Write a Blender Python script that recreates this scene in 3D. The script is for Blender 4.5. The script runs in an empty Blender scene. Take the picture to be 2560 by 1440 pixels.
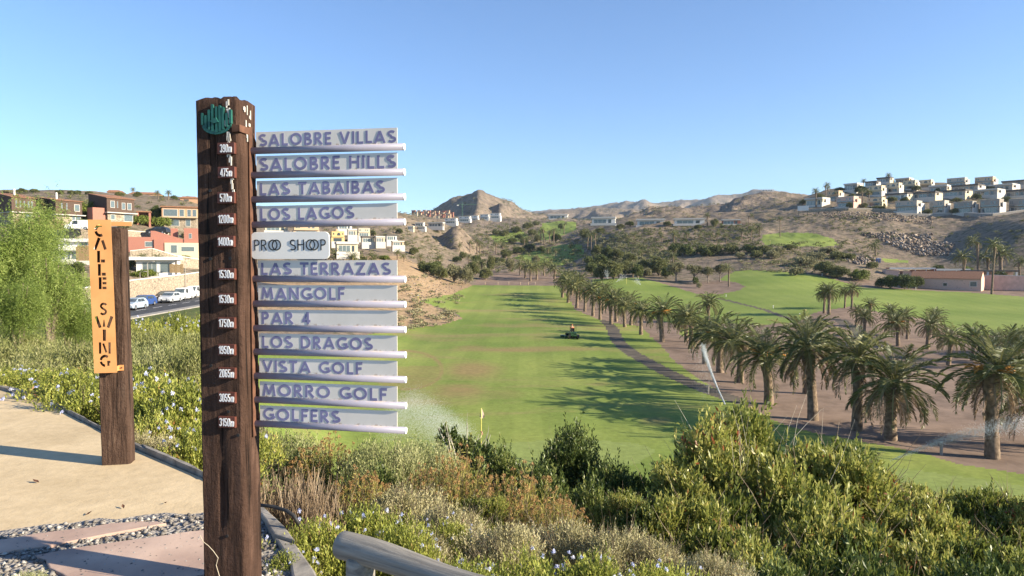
import bpy, bmesh, math, random
import numpy as np
from mathutils import Vector, Matrix
R = math.radians
SC = bpy.context.scene
COL = SC.collection
# ------------------------------------------------------------------ camera, sky, sun, exposure
F = 1700.0                      # focal length in pixels of the 2560 wide photograph
EYE = 1.6
PITCH = math.atan(65 / F)
cam = bpy.data.objects.new('camera', bpy.data.cameras.new('camera'))
COL.objects.link(cam)
cam.location = (0, 0, EYE)
cam.rotation_euler = (R(90) - PITCH, 0, 0)
cam.data.sensor_width = 36
cam.data.lens = 36 * F / 2560
cam.data.clip_start = 0.1
cam.data.clip_end = 20000
SC.camera = cam
SUN_EL, SUN_ROT = 21.0, 107.0   # sun from the right, a little behind the camera
world = bpy.data.worlds.new('World')
SC.world = world
world.use_nodes = True
wn = world.node_tree
sky = wn.nodes.new('ShaderNodeTexSky')
sky.sky_type = 'NISHITA'
sky.sun_disc = False
sky.sun_elevation = R(SUN_EL)
sky.sun_rotation = R(SUN_ROT)
sky.altitude = 100
sky.air_density = 1.0
sky.dust_density = 0.0
sky.ozone_density = 3.0
hs = wn.nodes.new('ShaderNodeMixRGB')
hs.blend_type = 'MULTIPLY'
hs.inputs[0].default_value = 1
hs.inputs[2].default_value = (.79, .935, 1.12, 1)
wn.links.new(sky.outputs[0], hs.inputs[1])
wn.links.new(hs.outputs[0], wn.nodes['Background'].inputs[0])
wn.nodes['Background'].inputs[1].default_value = 0.080
sl = bpy.data.lights.new('sun', 'SUN')
sl.energy = 5.0
sl.angle = R(0.5)
sl.color = (1.0, 0.88, 0.68)
so = bpy.data.objects.new('sun', sl)
COL.objects.link(so)
sdir = Vector((math.sin(R(SUN_ROT)) * math.cos(R(SUN_EL)), math.cos(R(SUN_ROT)) * math.cos(R(SUN_EL)), math.sin(R(SUN_EL))))
so.rotation_euler = sdir.to_track_quat('Z', 'Y').to_euler()
so.location = sdir * 60
SC.view_settings.view_transform = 'Standard'
SC.view_settings.look = 'None'
SC.view_settings.exposure = 1.36
SC.view_settings.gamma = 1
SC.cycles.volume_bounces = 0
SC.cycles.max_bounces = 6
SC.cycles.transparent_max_bounces = 12

# ------------------------------------------------------------------ helpers
def lin(r, g, b):
    f = lambda c: c / 12.92 if c <= .04045 else ((c + .055) / 1.055) ** 2.4
    return (f(r / 255), f(g / 255), f(b / 255), 1)

def ray(u, v):
    """direction (x, y=1, z) of the pixel u, v of the 2560 x 1440 photograph"""
    k = (720 - v) / F
    dy = math.cos(PITCH) + k * math.sin(PITCH)
    return ((u - 1280) / F / dy, (k * math.cos(PITCH) - math.sin(PITCH)) / dy)

def at(u, v, d):
    a, b = ray(u, v)
    return Vector((a * d, d, EYE + b * d))

def vz(v, d):
    return EYE + ray(1280, v)[1] * d

def tag(o, label=None, cat=None, group=None, kind=None):
    if label: o['label'] = label
    if cat: o['category'] = cat
    if group: o['group'] = group
    if kind: o['kind'] = kind
    return o

def link(o, parent=None):
    COL.objects.link(o)
    if parent is not None: o.parent = parent
    return o

def empty(name, loc=(0, 0, 0), rz=0.0, s=1.0):
    o = bpy.data.objects.new(name, None)
    o.location = loc
    o.rotation_euler = (0, 0, rz)
    o.scale = (s, s, s)
    o.empty_display_size = .2
    return link(o)

def copy_tree(o, parent=None):
    c = o.copy()
    link(c, parent)
    for ch in list(o.children):
        copy_tree(ch, c)
    return c

class NT:
    def __init__(s, name):
        s.m = bpy.data.materials.new(name)
        s.m.use_nodes = True
        s.t = s.m.node_tree
        s.b = s.t.nodes['Principled BSDF']
    def n(s, typ, **kw):
        x = s.t.nodes.new('ShaderNode' + typ)
        for k, v in kw.items():
            if k.startswith('i_'):
                x.inputs[k[2:].replace('_', ' ')].default_value = v
            else:
                setattr(x, k, v)
        return x
    def l(s, a, b):
        s.t.links.new(a, b)
    def coord(s, kind='Object', scale=None):
        c = s.n('TexCoord').outputs[kind] if kind != 'World' else s.n('NewGeometry').outputs['Position']
        if scale is None: return c
        m = s.n('Mapping')
        m.inputs['Scale'].default_value = scale if isinstance(scale, (tuple, list)) else (scale,) * 3
        s.l(c, m.inputs['Vector'])
        return m.outputs[0]
    def noise(s, co, scale, detail=4, rough=.55, dist=0):
        x = s.n('TexNoise')
        x.inputs['Scale'].default_value = scale
        x.inputs['Detail'].default_value = detail
        x.inputs['Roughness'].default_value = rough
        x.inputs['Distortion'].default_value = dist
        s.l(co, x.inputs['Vector'])
        return x.outputs['Fac']
    def ramp(s, fac, *stops):
        r = s.n('ValToRGB')
        e = r.color_ramp.elements
        while len(e) < len(stops): e.new(0.5)
        for el, (p, c) in zip(e, stops):
            el.position = p
            el.color = c if len(c) == 4 else (*c, 1)
        s.l(fac, r.inputs[0])
        return r.outputs[0]
    def mix(s, fac, a, b, mode='MIX'):
        x = s.n('MixRGB', blend_type=mode)
        for i, q in ((0, fac), (1, a), (2, b)):
            if hasattr(q, 'links'): s.l(q, x.inputs[i])
            else: x.inputs[i].default_value = q
        return x.outputs[0]
    def math(s, op, a, b=0.0):
        x = s.n('Math', operation=op)
        for i, q in ((0, a), (1, b)):
            if hasattr(q, 'links'): s.l(q, x.inputs[i])
            else: x.inputs[i].default_value = q
        return x.outputs[0]
    def bump(s, h, strength=.5, dist=.02):
        b = s.n('Bump')
        b.inputs['Strength'].default_value = strength
        b.inputs['Distance'].default_value = dist
        s.l(h, b.inputs['Height'])
        s.l(b.outputs[0], s.b.inputs['Normal'])
    def col(s, c, rough=.7, spec=.3, metal=0):
        if hasattr(c, 'links'): s.l(c, s.b.inputs['Base Color'])
        else: s.b.inputs['Base Color'].default_value = c
        s.b.inputs['Roughness'].default_value = rough
        s.b.inputs['Specular IOR Level'].default_value = spec
        s.b.inputs['Metallic'].default_value = metal
        return s.m

def var(name, c1, c2, scale=8, rough=.75, spec=.3, bump=.25, bd=.01, kind='Object', metal=0, detail=5, lo=.35, hi=.65):
    t = NT(name)
    co = t.coord(kind)
    n = t.noise(co, scale, detail)
    if bump: t.bump(n, bump, bd)
    return t.col(t.ramp(n, (lo, c1), (hi, c2)), rough, spec, metal)

def leafmat(name, stops, trans=.3, rough=.55, spec=.25, clump=0):
    """leaf colour from each leaf's own 'tint'; part of the light comes through the leaf"""
    t = NT(name)
    a = t.n('Attribute', attribute_name='tint')
    fac = a.outputs['Fac']
    if clump:
        nz = t.noise(t.coord('World'), clump, 2)
        fac = t.math('ADD', fac, t.math('MULTIPLY', t.math('SUBTRACT', nz, .5), .5))
    oi = t.n('ObjectInfo')
    fac = t.math('ADD', fac, t.math('MULTIPLY', t.math('SUBTRACT', oi.outputs['Random'], .5), .12))
    c = t.ramp(fac, *stops)
    t.col(c, rough, spec)
    tr = t.n('BsdfTranslucent')
    t.l(c, tr.inputs[0])
    mx = t.n('MixShader')
    mx.inputs[0].default_value = trans
    t.l(t.b.outputs[0], mx.inputs[1])
    t.l(tr.outputs[0], mx.inputs[2])
    t.l(mx.outputs[0], t.t.nodes['Material Output'].inputs[0])
    return t.m

def mesh_np(name, V, Fq, tint=None, smooth=False):
    V = np.asarray(V, dtype=np.float32)
    Fq = np.asarray(Fq, dtype=np.int32)
    k = Fq.shape[1]
    me = bpy.data.meshes.new(name)
    me.vertices.add(len(V))
    me.vertices.foreach_set('co', V.ravel())
    me.loops.add(len(Fq) * k)
    me.loops.foreach_set('vertex_index', Fq.ravel())
    me.polygons.add(len(Fq))
    me.polygons.foreach_set('loop_start', np.arange(0, len(Fq) * k, k, dtype=np.int32))
    if smooth: me.polygons.foreach_set('use_smooth', np.ones(len(Fq), dtype=bool))
    if tint is not None:
        a = me.attributes.new('tint', 'FLOAT', 'POINT')
        a.data.foreach_set('value', np.asarray(tint, dtype=np.float32))
    me.update(calc_edges=True)
    return me

def ob(name, me, m=None, parent=None):
    o = bpy.data.objects.new(name, me)
    if m is not None and not me.materials: me.materials.append(m)
    return link(o, parent)

class MB:
    """collects boxes, tubes, prisms and polygons and links them as ONE mesh"""
    def __init__(s):
        s.v, s.f = [], []
    def add(s, vs, fs, M=None):
        o = len(s.v)
        s.v += [tuple(M @ Vector(p)) if M is not None else tuple(p) for p in vs]
        s.f += [tuple(i + o for i in f) for f in fs]
        return s
    def box(s, x0, x1, y0, y1, z0, z1, M=None):
        return s.add([(x0, y0, z0), (x1, y0, z0), (x1, y1, z0), (x0, y1, z0), (x0, y0, z1), (x1, y0, z1), (x1, y1, z1), (x0, y1, z1)],
                     [(0, 3, 2, 1), (4, 5, 6, 7), (0, 1, 5, 4), (1, 2, 6, 5), (2, 3, 7, 6), (3, 0, 4, 7)], M)
    def tube(s, pts, rads, n=8, caps=True):
        pts = [Vector(p) for p in pts]
        if not hasattr(rads, '__len__'): rads = [rads] * len(pts)
        vs, fs = [], []
        ref = None
        for i, p in enumerate(pts):
            t = (pts[min(i + 1, len(pts) - 1)] - pts[max(i - 1, 0)]).normalized()
            if ref is None: ref = t.orthogonal().normalized()
            a = (ref - t * ref.dot(t)).normalized()
            ref = a
            b = t.cross(a)
            for k in range(n):
                w = 2 * math.pi * k / n
                vs.append(p + (a * math.cos(w) + b * math.sin(w)) * rads[i])
        for i in range(len(pts) - 1):
            for k in range(n):
                fs.append((i * n + k, i * n + (k + 1) % n, (i + 1) * n + (k + 1) % n, (i + 1) * n + k))
        if caps:
            fs.append(tuple(reversed(range(n))))
            fs.append(tuple(range((len(pts) - 1) * n, len(pts) * n)))
        return s.add(vs, fs)
    def prism(s, poly, y0, y1, M=None):
        """poly: (x, z) outline seen from the front (-y), extruded from y0 to y1"""
        n = len(poly)
        vs = [(x, y0, z) for x, z in poly] + [(x, y1, z) for x, z in poly]
        fs = [tuple(range(n)), tuple(reversed(range(n, 2 * n)))] + [(i, i + n, (i + 1) % n + n, (i + 1) % n) for i in range(n)]
        return s.add(vs, fs, M)
    def slab(s, poly, z0, z1, M=None):
        n = len(poly)
        vs = [(x, y, z0) for x, y in poly] + [(x, y, z1) for x, y in poly]
        fs = [tuple(reversed(range(n))), tuple(range(n, 2 * n))] + [(i, (i + 1) % n, (i + 1) % n + n, i + n) for i in range(n)]
        return s.add(vs, fs, M)
    def mesh(s, name, smooth=False, bevel=0, seg=2, fix=True):
        me = bpy.data.meshes.new(name)
        me.from_pydata(s.v, [], s.f)
        if fix or bevel:
            bm = bmesh.new()
            bm.from_mesh(me)
            bmesh.ops.recalc_face_normals(bm, faces=bm.faces)
            if bevel:
                es = [e for e in bm.edges if len(e.link_faces) == 2 and e.calc_face_angle(0) > R(35)]
                bmesh.ops.bevel(bm, geom=es, offset=bevel, segments=seg, affect='EDGES', profile=.5, clamp_overlap=True)
            bm.to_mesh(me)
            bm.free()
        if smooth:
            for p in me.polygons: p.use_smooth = True
        me.update()
        return me
    def build(s, name, m, parent=None, smooth=False, bevel=0, seg=2):
        return ob(name, s.mesh(name, smooth, bevel, seg), m, parent)

# value noise on numpy arrays
def _h(ix, iy, seed):
    n = (ix.astype(np.int64) * 374761393 + iy.astype(np.int64) * 668265263 + seed * 982451653) & 0x7fffffff
    n = ((n ^ (n >> 13)) * 1274126177) & 0x7fffffff
    return ((n ^ (n >> 16)) & 0xffff) / 65535.0
def vnoise(x, y, seed=0):
    ix, iy = np.floor(x), np.floor(y)
    fx, fy = x - ix, y - iy
    fx, fy = fx * fx * (3 - 2 * fx), fy * fy * (3 - 2 * fy)
    a = _h(ix, iy, seed) * (1 - fx) + _h(ix + 1, iy, seed) * fx
    b = _h(ix, iy + 1, seed) * (1 - fx) + _h(ix + 1, iy + 1, seed) * fx
    return (a * (1 - fy) + b * fy) * 2 - 1
def fbm(x, y, oct=5, seed=0, ridged=False):
    s = np.zeros_like(x); a = .5
    for i in range(oct):
        n = vnoise(x, y, seed + i * 17)
        s += a * ((1 - 2 * np.abs(n)) if ridged else n)
        x, y, a = x * 2.03 + 7.1, y * 2.03 - 3.7, a * .5
    return s

# ------------------------------------------------------------------ terrain
KN = {  # per picture column: (distance, row in the photograph) or (distance, None, height)
 -900: [(1.2, 0, -.12), (9, 0, -.12), (12, 0, -.5), (23, 0, -1.7), (50, 0, -3.4), (75, 0, -5), (86, 0, -5), (92, 0, -4.6), (95, 0, -1), (120, 625), (145, 560), (200, 500), (260, 470), (330, 500)],
 0:    [(1.2, 0, -.12), (8.5, 0, -.12), (10.5, 0, -.5), (23, 0, -1.7), (50, 0, -3.4), (75, 0, -5), (86, 0, -5), (92, 0, -4.6), (95, 0, -1), (118, 630), (145, 562), (200, 500), (260, 476), (330, 500)],
 200:  [(1.2, 0, -.12), (6.7, 0, -.12), (9, 0, -.5), (20, 0, -1.6), (50, 0, -3.5), (72, 0, -4.8), (82, 0, -4.8), (92, 0, -4.2), (96, 0, -1), (118, 650), (145, 568), (200, 500), (265, 476), (350, 500)],
 330:  [(1.2, 0, -.12), (5.7, 0, -.12), (7.5, 0, -.5), (16, 0, -1.4), (45, 0, -3.4), (68, 0, -4.7), (84, 0, -4.6), (97, 0, -4.3), (101, 0, -.8), (120, 660), (132, 635), (150, 568), (200, 510), (270, 487), (350, 505)],
 500:  [(1.2, 0, -.12), (5, 0, -.12), (7, 0, -.7), (14, 0, -1.7), (40, 0, -3.6), (70, 0, -4.6), (95, 0, -4.3), (114, 0, -4.1), (118, 0, -1), (150, 650), (165, 590), (200, 548), (290, 495), (360, 515)],
 640:  [(1.2, 0, -.12), (4.2, 0, -.16), (7, 0, -1.2), (12, 0, -2.6), (20, 0, -4.6), (35, 0, -6), (60, 0, -7), (100, 0, -6), (150, 690), (200, 620), (300, 545), (400, 515), (520, 540)],
 850:  [(1.2, 0, -.12), (3.0, 0, -.2), (5, 0, -1.1), (9, 0, -3), (15, 0, -5.7), (30, 0, -9), (60, 0, -9), (110, 770), (140, 715), (180, 655), (230, 620), (300, 585), (430, 520), (560, 540)],
 1000: [(1.2, 0, -.2), (2.5, 0, -.45), (5, 0, -1.5), (9, 0, -3.4), (15, 0, -6.2), (28, 0, -9.2), (60, 0, -9.3), (95, 847), (106, 820), (121, 775), (132, 745), (150, 715), (175, 668), (205, 650), (260, 625), (300, 603), (450, 535), (540, 528), (700, 545)],
 1100: [(1.2, 0, -.2), (2.5, 0, -.5), (5, 0, -1.6), (9, 0, -3.6), (15, 0, -6.5), (27, 0, -9.3), (70, 0, -9.3), (100, 835), (125, 790), (150, 756), (170, 735), (200, 703), (230, 684), (300, 645), (400, 615), (520, 566), (700, 545), (850, 540)],
 1180: [(1.2, 0, -.2), (2.5, 0, -.5), (5, 0, -1.6), (9, 0, -3.6), (15, 0, -6.5), (26, 0, -9.3), (70, 0, -9.4), (100, 834), (150, 767), (200, 716), (220, 706), (300, 672), (400, 640), (500, 585), (620, 558), (850, 545)],
 1300: [(1.2, 0, -.2), (2.5, 0, -.5), (5, 0, -1.6), (9, 0, -3.6), (15, 0, -6.5), (25, 0, -9.3), (70, 0, -9.5), (100, 834), (150, 767), (200, 716), (215, 709), (300, 674), (335, 661), (400, 642), (480, 607), (600, 567), (900, 550)],
 1420: [(1.2, 0, -.2), (2.5, 0, -.5), (5, 0, -1.6), (9, 0, -3.6), (15, 0, -6.5), (25, 0, -9.3), (70, 0, -9.5), (100, 834), (150, 770), (200, 716), (300, 674), (350, 654), (420, 616), (500, 592), (600, 572), (660, 553), (900, 548)],
 1550: [(1.2, 0, -.2), (2.5, 0, -.6), (5, 0, -1.7), (9, 0, -3.7), (15, 0, -6.6), (25, 0, -9.4), (70, 0, -9.6), (100, 836), (130, 797), (160, 755), (190, 717), (205, 699), (240, 682), (280, 642), (330, 602), (352, 575), (400, 562), (460, 550), (600, 545)],
 1750: [(1.2, 0, -.2), (2.5, 0, -.7), (5, 0, -1.9), (9, 0, -4), (15, 0, -6.8), (25, 0, -9.4), (60, 0, -9.6), (100, 836), (130, 791), (165, 747), (195, 716), (215, 696), (235, 673), (265, 632), (300, 602), (342, 570), (420, 545), (560, 535)],
 1950: [(1.2, 0, -.2), (2.5, 0, -.8), (5, 0, -2.1), (9, 0, -4.2), (15, 0, -7), (25, 0, -9.5), (60, 0, -9.6), (100, 832), (130, 785), (165, 737), (195, 700), (215, 677), (235, 652), (262, 616), (275, 609), (305, 585), (330, 560), (370, 525), (450, 510)],
 2100: [(1.2, 0, -.2), (2.5, 0, -.8), (5, 0, -2.2), (9, 0, -4.4), (15, 0, -7.2), (25, 0, -9.5), (60, 0, -9.6), (100, 834), (125, 784), (165, 737), (200, 706), (220, 670), (245, 647), (268, 620), (280, 602), (310, 560), (340, 525), (380, 505), (440, 466), (520, 480)],
 2350: [(1.2, 0, -.2), (2.5, 0, -.8), (5, 0, -2.2), (9, 0, -4.4), (15, 0, -7.2), (25, 0, -9.5), (60, 0, -9.7), (100, 838), (140, 777), (185, 726), (200, 717), (222, 692), (250, 654), (285, 600), (322, 548), (335, 532), (380, 500), (440, 462), (550, 480)],
 2450: [(1.2, 0, -.2), (2.5, 0, -.8), (5, 0, -2.2), (9, 0, -4.4), (15, 0, -7.2), (25, 0, -9.5), (60, 0, -9.7), (100, 838), (140, 777), (185, 727), (200, 716), (220, 688), (240, 640), (262, 578), (290, 548), (325, 538), (380, 500), (440, 462), (550, 480)],
 2560: [(1.2, 0, -.2), (2.5, 0, -.8), (5, 0, -2.2), (9, 0, -4.4), (15, 0, -7.2), (25, 0, -9.5), (60, 0, -9.7), (100, 838), (140, 777), (190, 722), (210, 690), (222, 640), (240, 562), (262, 540), (325, 528), (380, 498), (440, 462), (550, 485)],
 2850: [(1.2, 0, -.2), (2.5, 0, -.8), (5, 0, -2.2), (9, 0, -4.4), (15, 0, -7.2), (25, 0, -9.5), (60, 0, -9.7), (100, 838), (140, 777), (185, 722), (205, 660), (235, 530), (270, 470), (330, 440), (430, 425), (550, 450)],  # unseen hill beyond the right edge, added to cast shade on the slope
 3600: [(1.2, 0, -.2), (2.5, 0, -.8), (5, 0, -2.2), (9, 0, -4.4), (15, 0, -7.2), (25, 0, -9.5), (60, 0, -9.7), (100, 838), (140, 777), (185, 720), (205, 660), (235, 530), (270, 470), (330, 430), (430, 410), (550, 440)],  # outer end of the same added, unseen shading hill
}
RIDGES = [  # (distance, forward slope, backward slope, crest line)
 (1100, .30, .5, [(900, 575), (960, 560), (1000, 545), (1060, 534), (1080, 525), (1100, 511), (1130, 497), (1150, 491), (1165, 488), (1180, 480), (1195, 472), (1215, 480), (1240, 492), (1270, 505), (1300, 517), (1330, 530), (1370, 541), (1420, 552), (1460, 565)]),
 (3500, .22, .4, [(1100, 560), (1340, 527), (1400, 522), (1480, 514), (1520, 508), (1560, 503), (1600, 508), (1640, 506), (1700, 498), (1760, 500), (1790, 488), (1830, 484), (1850, 482), (1880, 474), (1900, 472), (1960, 480), (2050, 490), (2600, 500)]),
 (2000, .2, .4, [(1280, 550), (1340, 532), (1380, 528), (1440, 522), (1500, 518), (1560, 520), (1620, 524), (1700, 522), (1760, 530)]),
 (620, .33, .4, [(1430, 575), (1500, 556), (1560, 540), (1590, 528), (1620, 520), (1680, 517), (1740, 514), (1800, 512), (1820, 506), (1832, 495), (1850, 490), (1880, 482), (1920, 477), (1960, 478), (2000, 484), (2040, 487), (2080, 492), (2200, 520)]),
 (420, .42, .5, [(1010, 650), (1030, 630), (1060, 608), (1100, 588), (1130, 570), (1145, 566), (1165, 580), (1190, 606), (1215, 636), (1240, 680)]),
]
US = np.arange(-900, 3601, 5.0)
def _rows():
    d = [1.2]
    while d[-1] < 4400:
        x = d[-1]
        st = .22 if x < 8 else .4 if x < 28 else min(max(.3, 3.2 * x * x / (F * 10.6)), 1.7) if x < 520 else 5 if x < 1300 else 26
        d.append(x + st)
    return np.array(d)
DS = _rows()
def _terrain():
    keys = sorted(KN)
    LD = np.log(DS)
    prof = []
    for k in keys:
        dd = [q[0] for q in KN[k]]
        zz = [q[2] if len(q) == 3 else vz(q[1], q[0]) for q in KN[k]]
        dd += [900 if dd[-1] < 880 else dd[-1] + 60, 4500]; zz += [zz[-1] + (2 if dd[-2] > 600 else 0), 20]
        p = np.interp(LD, np.log(dd), zz)
        ker = np.array([1, 2, 3, 2, 1]) / 9.0
        q = p.copy(); q[2:-2] = np.convolve(p, ker, 'valid')
        prof.append(q)
    prof = np.array(prof)
    Z = np.empty((len(US), len(DS)))
    for i, u in enumerate(US):
        j = min(max(np.searchsorted(keys, u) - 1, 0), len(keys) - 2)
        t = min(max((u - keys[j]) / (keys[j + 1] - keys[j]), 0), 1)
        t = .5 * t + .5 * t * t * (3 - 2 * t)
        Z[i] = prof[j] * (1 - t) + prof[j + 1] * t
    U, D = np.meshgrid(US, DS, indexing='ij')
    X = (U - 1280) / F * D
    for it in range(3):          # soften the seams between the columns
        k = 9
        Zp = np.pad(Z, ((k, k), (0, 0)), mode='edge')
        cs = np.cumsum(np.vstack([np.zeros((1, Z.shape[1])), Zp]), axis=0)
        Z = (cs[2 * k + 1:] - cs[:-2 * k - 1]) / (2 * k + 1)
    for n_, (d0, sf, sb, pts) in enumerate(RIDGES):
        vc = np.interp(US, [p[0] for p in pts], [p[1] for p in pts], left=900, right=900)
        zc = np.array([vz(v, d0) for v in vc])[:, None]
        wob = fbm(U / 80.0, D / (d0 * .14), 3, 40 + n_) * d0 * .03 * np.clip(np.abs(D - d0) / (d0 * .1), 0, 1)
        rz = np.where(D < d0, zc - sf * (d0 - D), zc - sb * (D - d0)) + wob
        rz += fbm(X / (d0 * .035), D / (d0 * .05), 4, 60 + n_, True) * d0 * (.0045 if d0 > 1000 and d0 < 1500 else .0026) * np.clip(np.abs(D - d0) / (d0 * .06), .12, 1)
        Z = np.maximum(Z, rz)
    amp = np.interp(D, [3, 9, 25, 60, 160, 215, 300, 450, 1000, 4400], [0, .1, .06, .02, .05, .3, 1.6, 2.8, 5, 10])
    sc = np.interp(D, [30, 200, 500, 4400], [6, 14, 40, 200])
    Z += fbm(X / 16, D / 16, 5, 3) * amp
    far = np.clip((D - 240) / 60, 0, 1)
    Z += fbm(X / 7, D / 11, 3, 9, True) * .75 * far
    # the street on the left: a straight bench cut into the slope
    zr = -4.75 + .016 * (D - 75)
    w = np.clip((4.0 - np.maximum(np.abs(X + 48) - 5.5, 0)) / 4.0, 0, 1) * np.clip((D - 58) / 6, 0, 1) * np.clip((135 - D) / 6, 0, 1)
    Z = Z * (1 - w) + zr * w
    return U, D, X, Z
TU, TD, TX, TZ = _terrain()
def gz(x, y):
    y = max(y, 1.3)
    u = 1280 + F * x / y
    fi = min(max((u - US[0]) / 5.0, 0), len(US) - 1.001)
    j = min(max(int(np.searchsorted(DS, y)) - 1, 0), len(DS) - 2)
    i = int(fi); a = fi - i; b = (y - DS[j]) / (DS[j + 1] - DS[j])
    return float((TZ[i, j] * (1 - a) + TZ[i + 1, j] * a) * (1 - b) + (TZ[i, j + 1] * (1 - a) + TZ[i + 1, j + 1] * a) * b)
def hit(u, v, dmin=20, dmax=1200, dflt=None):
    """where the pixel's ray meets the terrain"""
    a, b = ray(u, v)
    i = int(round(min(max((1280 + F * a - US[0]) / 5.0, 0), len(US) - 1)))
    m = (DS >= dmin) & (DS <= dmax)
    dz = TZ[i][m] - (EYE + b * DS[m])
    k = np.nonzero(dz >= 0)[0]
    d = float(DS[m][k[0]]) if len(k) else (dflt or float(DS[m][np.argmax(dz)]))
    x = a * d
    return Vector((x, d, gz(x, d)))
# ------------------------------------------------------------------ ground materials
def hill_mat(name, dry, dark, veg, vs=1.0, vthr=(.50, .62), bd=.5, tracks=0):
    t = NT(name)
    co = t.coord('World')
    n1 = t.noise(co, .035 * vs, 6, .6)
    n2 = t.noise(co, .35 * vs, 6, .65)
    base = t.ramp(n1, (.35, dark), (.62, dry))
    base = t.mix(.55, base, t.ramp(n2, (.32, tuple(c * .55 for c in dark[:3])), (.5, tuple(c * .95 for c in dry[:3])), (.7, tuple(min(1, c * 1.35) for c in dry[:3]))))
    n3 = t.noise(co, .55 * vs, 5, .7)
    n4 = t.noise(co, .02 * vs, 3)
    s = t.math('ADD', t.math('MULTIPLY', n3, .8), t.math('MULTIPLY', n4, .25))
    base = t.mix(t.ramp(s, (vthr[0], (0, 0, 0)), (vthr[1], (1, 1, 1))), base, veg)
    t.bump(t.math('ADD', t.math('MULTIPLY', n2, 1.0), t.math('MULTIPLY', n3, .6)), .9, bd)
    return t.col(base, .95, .1)

def grass_mat(name, a, b, dry, thr=(.60, .74), stripe=.25):
    t = NT(name)
    co = t.coord('World')
    n1 = t.noise(co, .05, 5, .6)
    n2 = t.noise(co, 2.5, 4, .7)
    base = t.ramp(n1, (.35, a), (.65, b))
    m = t.n('Mapping'); t.l(co, m.inputs[0]); m.inputs['Rotation'].default_value = (0, 0, R(24)); m.inputs['Scale'].default_value = (.085, .004, 0)
    w = t.n('TexWave'); w.inputs['Scale'].default_value = 1.0; w.inputs['Distortion'].default_value = 1.2; w.inputs['Detail'].default_value = 2
    t.l(m.outputs[0], w.inputs['Vector'])
    base = t.mix(t.math('MULTIPLY', t.ramp(w.outputs['Fac'], (.4, (0, 0, 0)), (.6, (1, 1, 1))), stripe), base, tuple(c * .66 for c in a[:3]) + (1,))
    m2 = t.n('Mapping'); t.l(co, m2.inputs[0]); m2.inputs['Rotation'].default_value = (0, 0, R(-12)); m2.inputs['Scale'].default_value = (.035, .10, 1)
    n3 = t.noise(m2.outputs[0], 1.0, 7, .68, .4)
    base = t.mix(t.ramp(n3, (thr[0], (0, 0, 0)), (thr[1], (.75, .75, .75))), base, dry)
    wa = t.n('Attribute', attribute_name='wear').outputs['Fac']
    m3 = t.n('Mapping'); t.l(co, m3.inputs[0]); m3.inputs['Rotation'].default_value = (0, 0, R(-12)); m3.inputs['Scale'].default_value = (.25, 1.1, 1)
    wn_ = t.math('MULTIPLY', wa, t.math('ADD', t.noise(m3.outputs[0], 1.0, 6, .7, .5), .35))
    base = t.mix(t.ramp(wn_, (.25, (0, 0, 0)), (.75, (.95, .95, .95))), base, tuple(c * k for c, k in zip(dry[:3], (.92, .88, .85))) + (1,))
    base = t.mix(.5, base, t.ramp(n2, (.3, (.55, .55, .55)), (.7, (1.25, 1.25, 1.25))), 'MULTIPLY')
    t.bump(n2, .6, .03)
    return t.col(base, .9, .1)

M = {}
M['hill'] = hill_mat('dry_hillside_earth', (.252, .192, .137, 1), (.118, .092, .072, 1), (.085, .085, .045, 1), 1, (.53, .63))
M['far'] = hill_mat('bare_mountain_earth', (.235, .182, .135, 1), (.122, .10, .082, 1), (.10, .095, .06, 1), .22, (.55, .64), 4)
M['bank'] = hill_mat('sandy_bank_earth', (.36, .25, .15, 1), (.24, .165, .10, 1), (.15, .135, .06, 1), 1.6, (.57, .66), .25)
M['dirt'] = hill_mat('raked_brown_dirt', (.235, .168, .125, 1), (.165, .118, .09, 1), (.14, .105, .07, 1), 1.2, (.60, .8), .06)
M['slope'] = hill_mat('planted_slope_soil', (.12, .09, .06, 1), (.07, .055, .04, 1), (.06, .065, .025, 1), 2.5, (.45, .6), .12)
M['verge'] = hill_mat('weedy_ground', (.16, .15, .06, 1), (.10, .10, .045, 1), (.07, .10, .025, 1), 2.0, (.42, .6), .2)
M['grass'] = grass_mat('mown_fairway_grass', (.148, .208, .042, 1), (.258, .290, .073, 1), (.275, .215, .095, 1), (.53, .67), .17)
M['grass2'] = grass_mat('mown_grass_far', (.152, .210, .043, 1), (.235, .278, .070, 1), (.25, .22, .08, 1), (.66, .8), .12)
M['green'] = grass_mat('close_cut_green', (.20, .25, .07, 1), (.24, .28, .085, 1), (.25, .25, .08, 1), (.7, .9), .06)
M['cart'] = var('cart_path_asphalt', (.085, .072, .058, 1), (.14, .118, .092, 1), 1.2, .9, .1, kind='Object')  # tone lowered to hold the shade that lies on the path
M['road'] = var('street_asphalt', (.045, .046, .05, 1), (.075, .075, .08, 1), 1.5, .85, .2)

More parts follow.
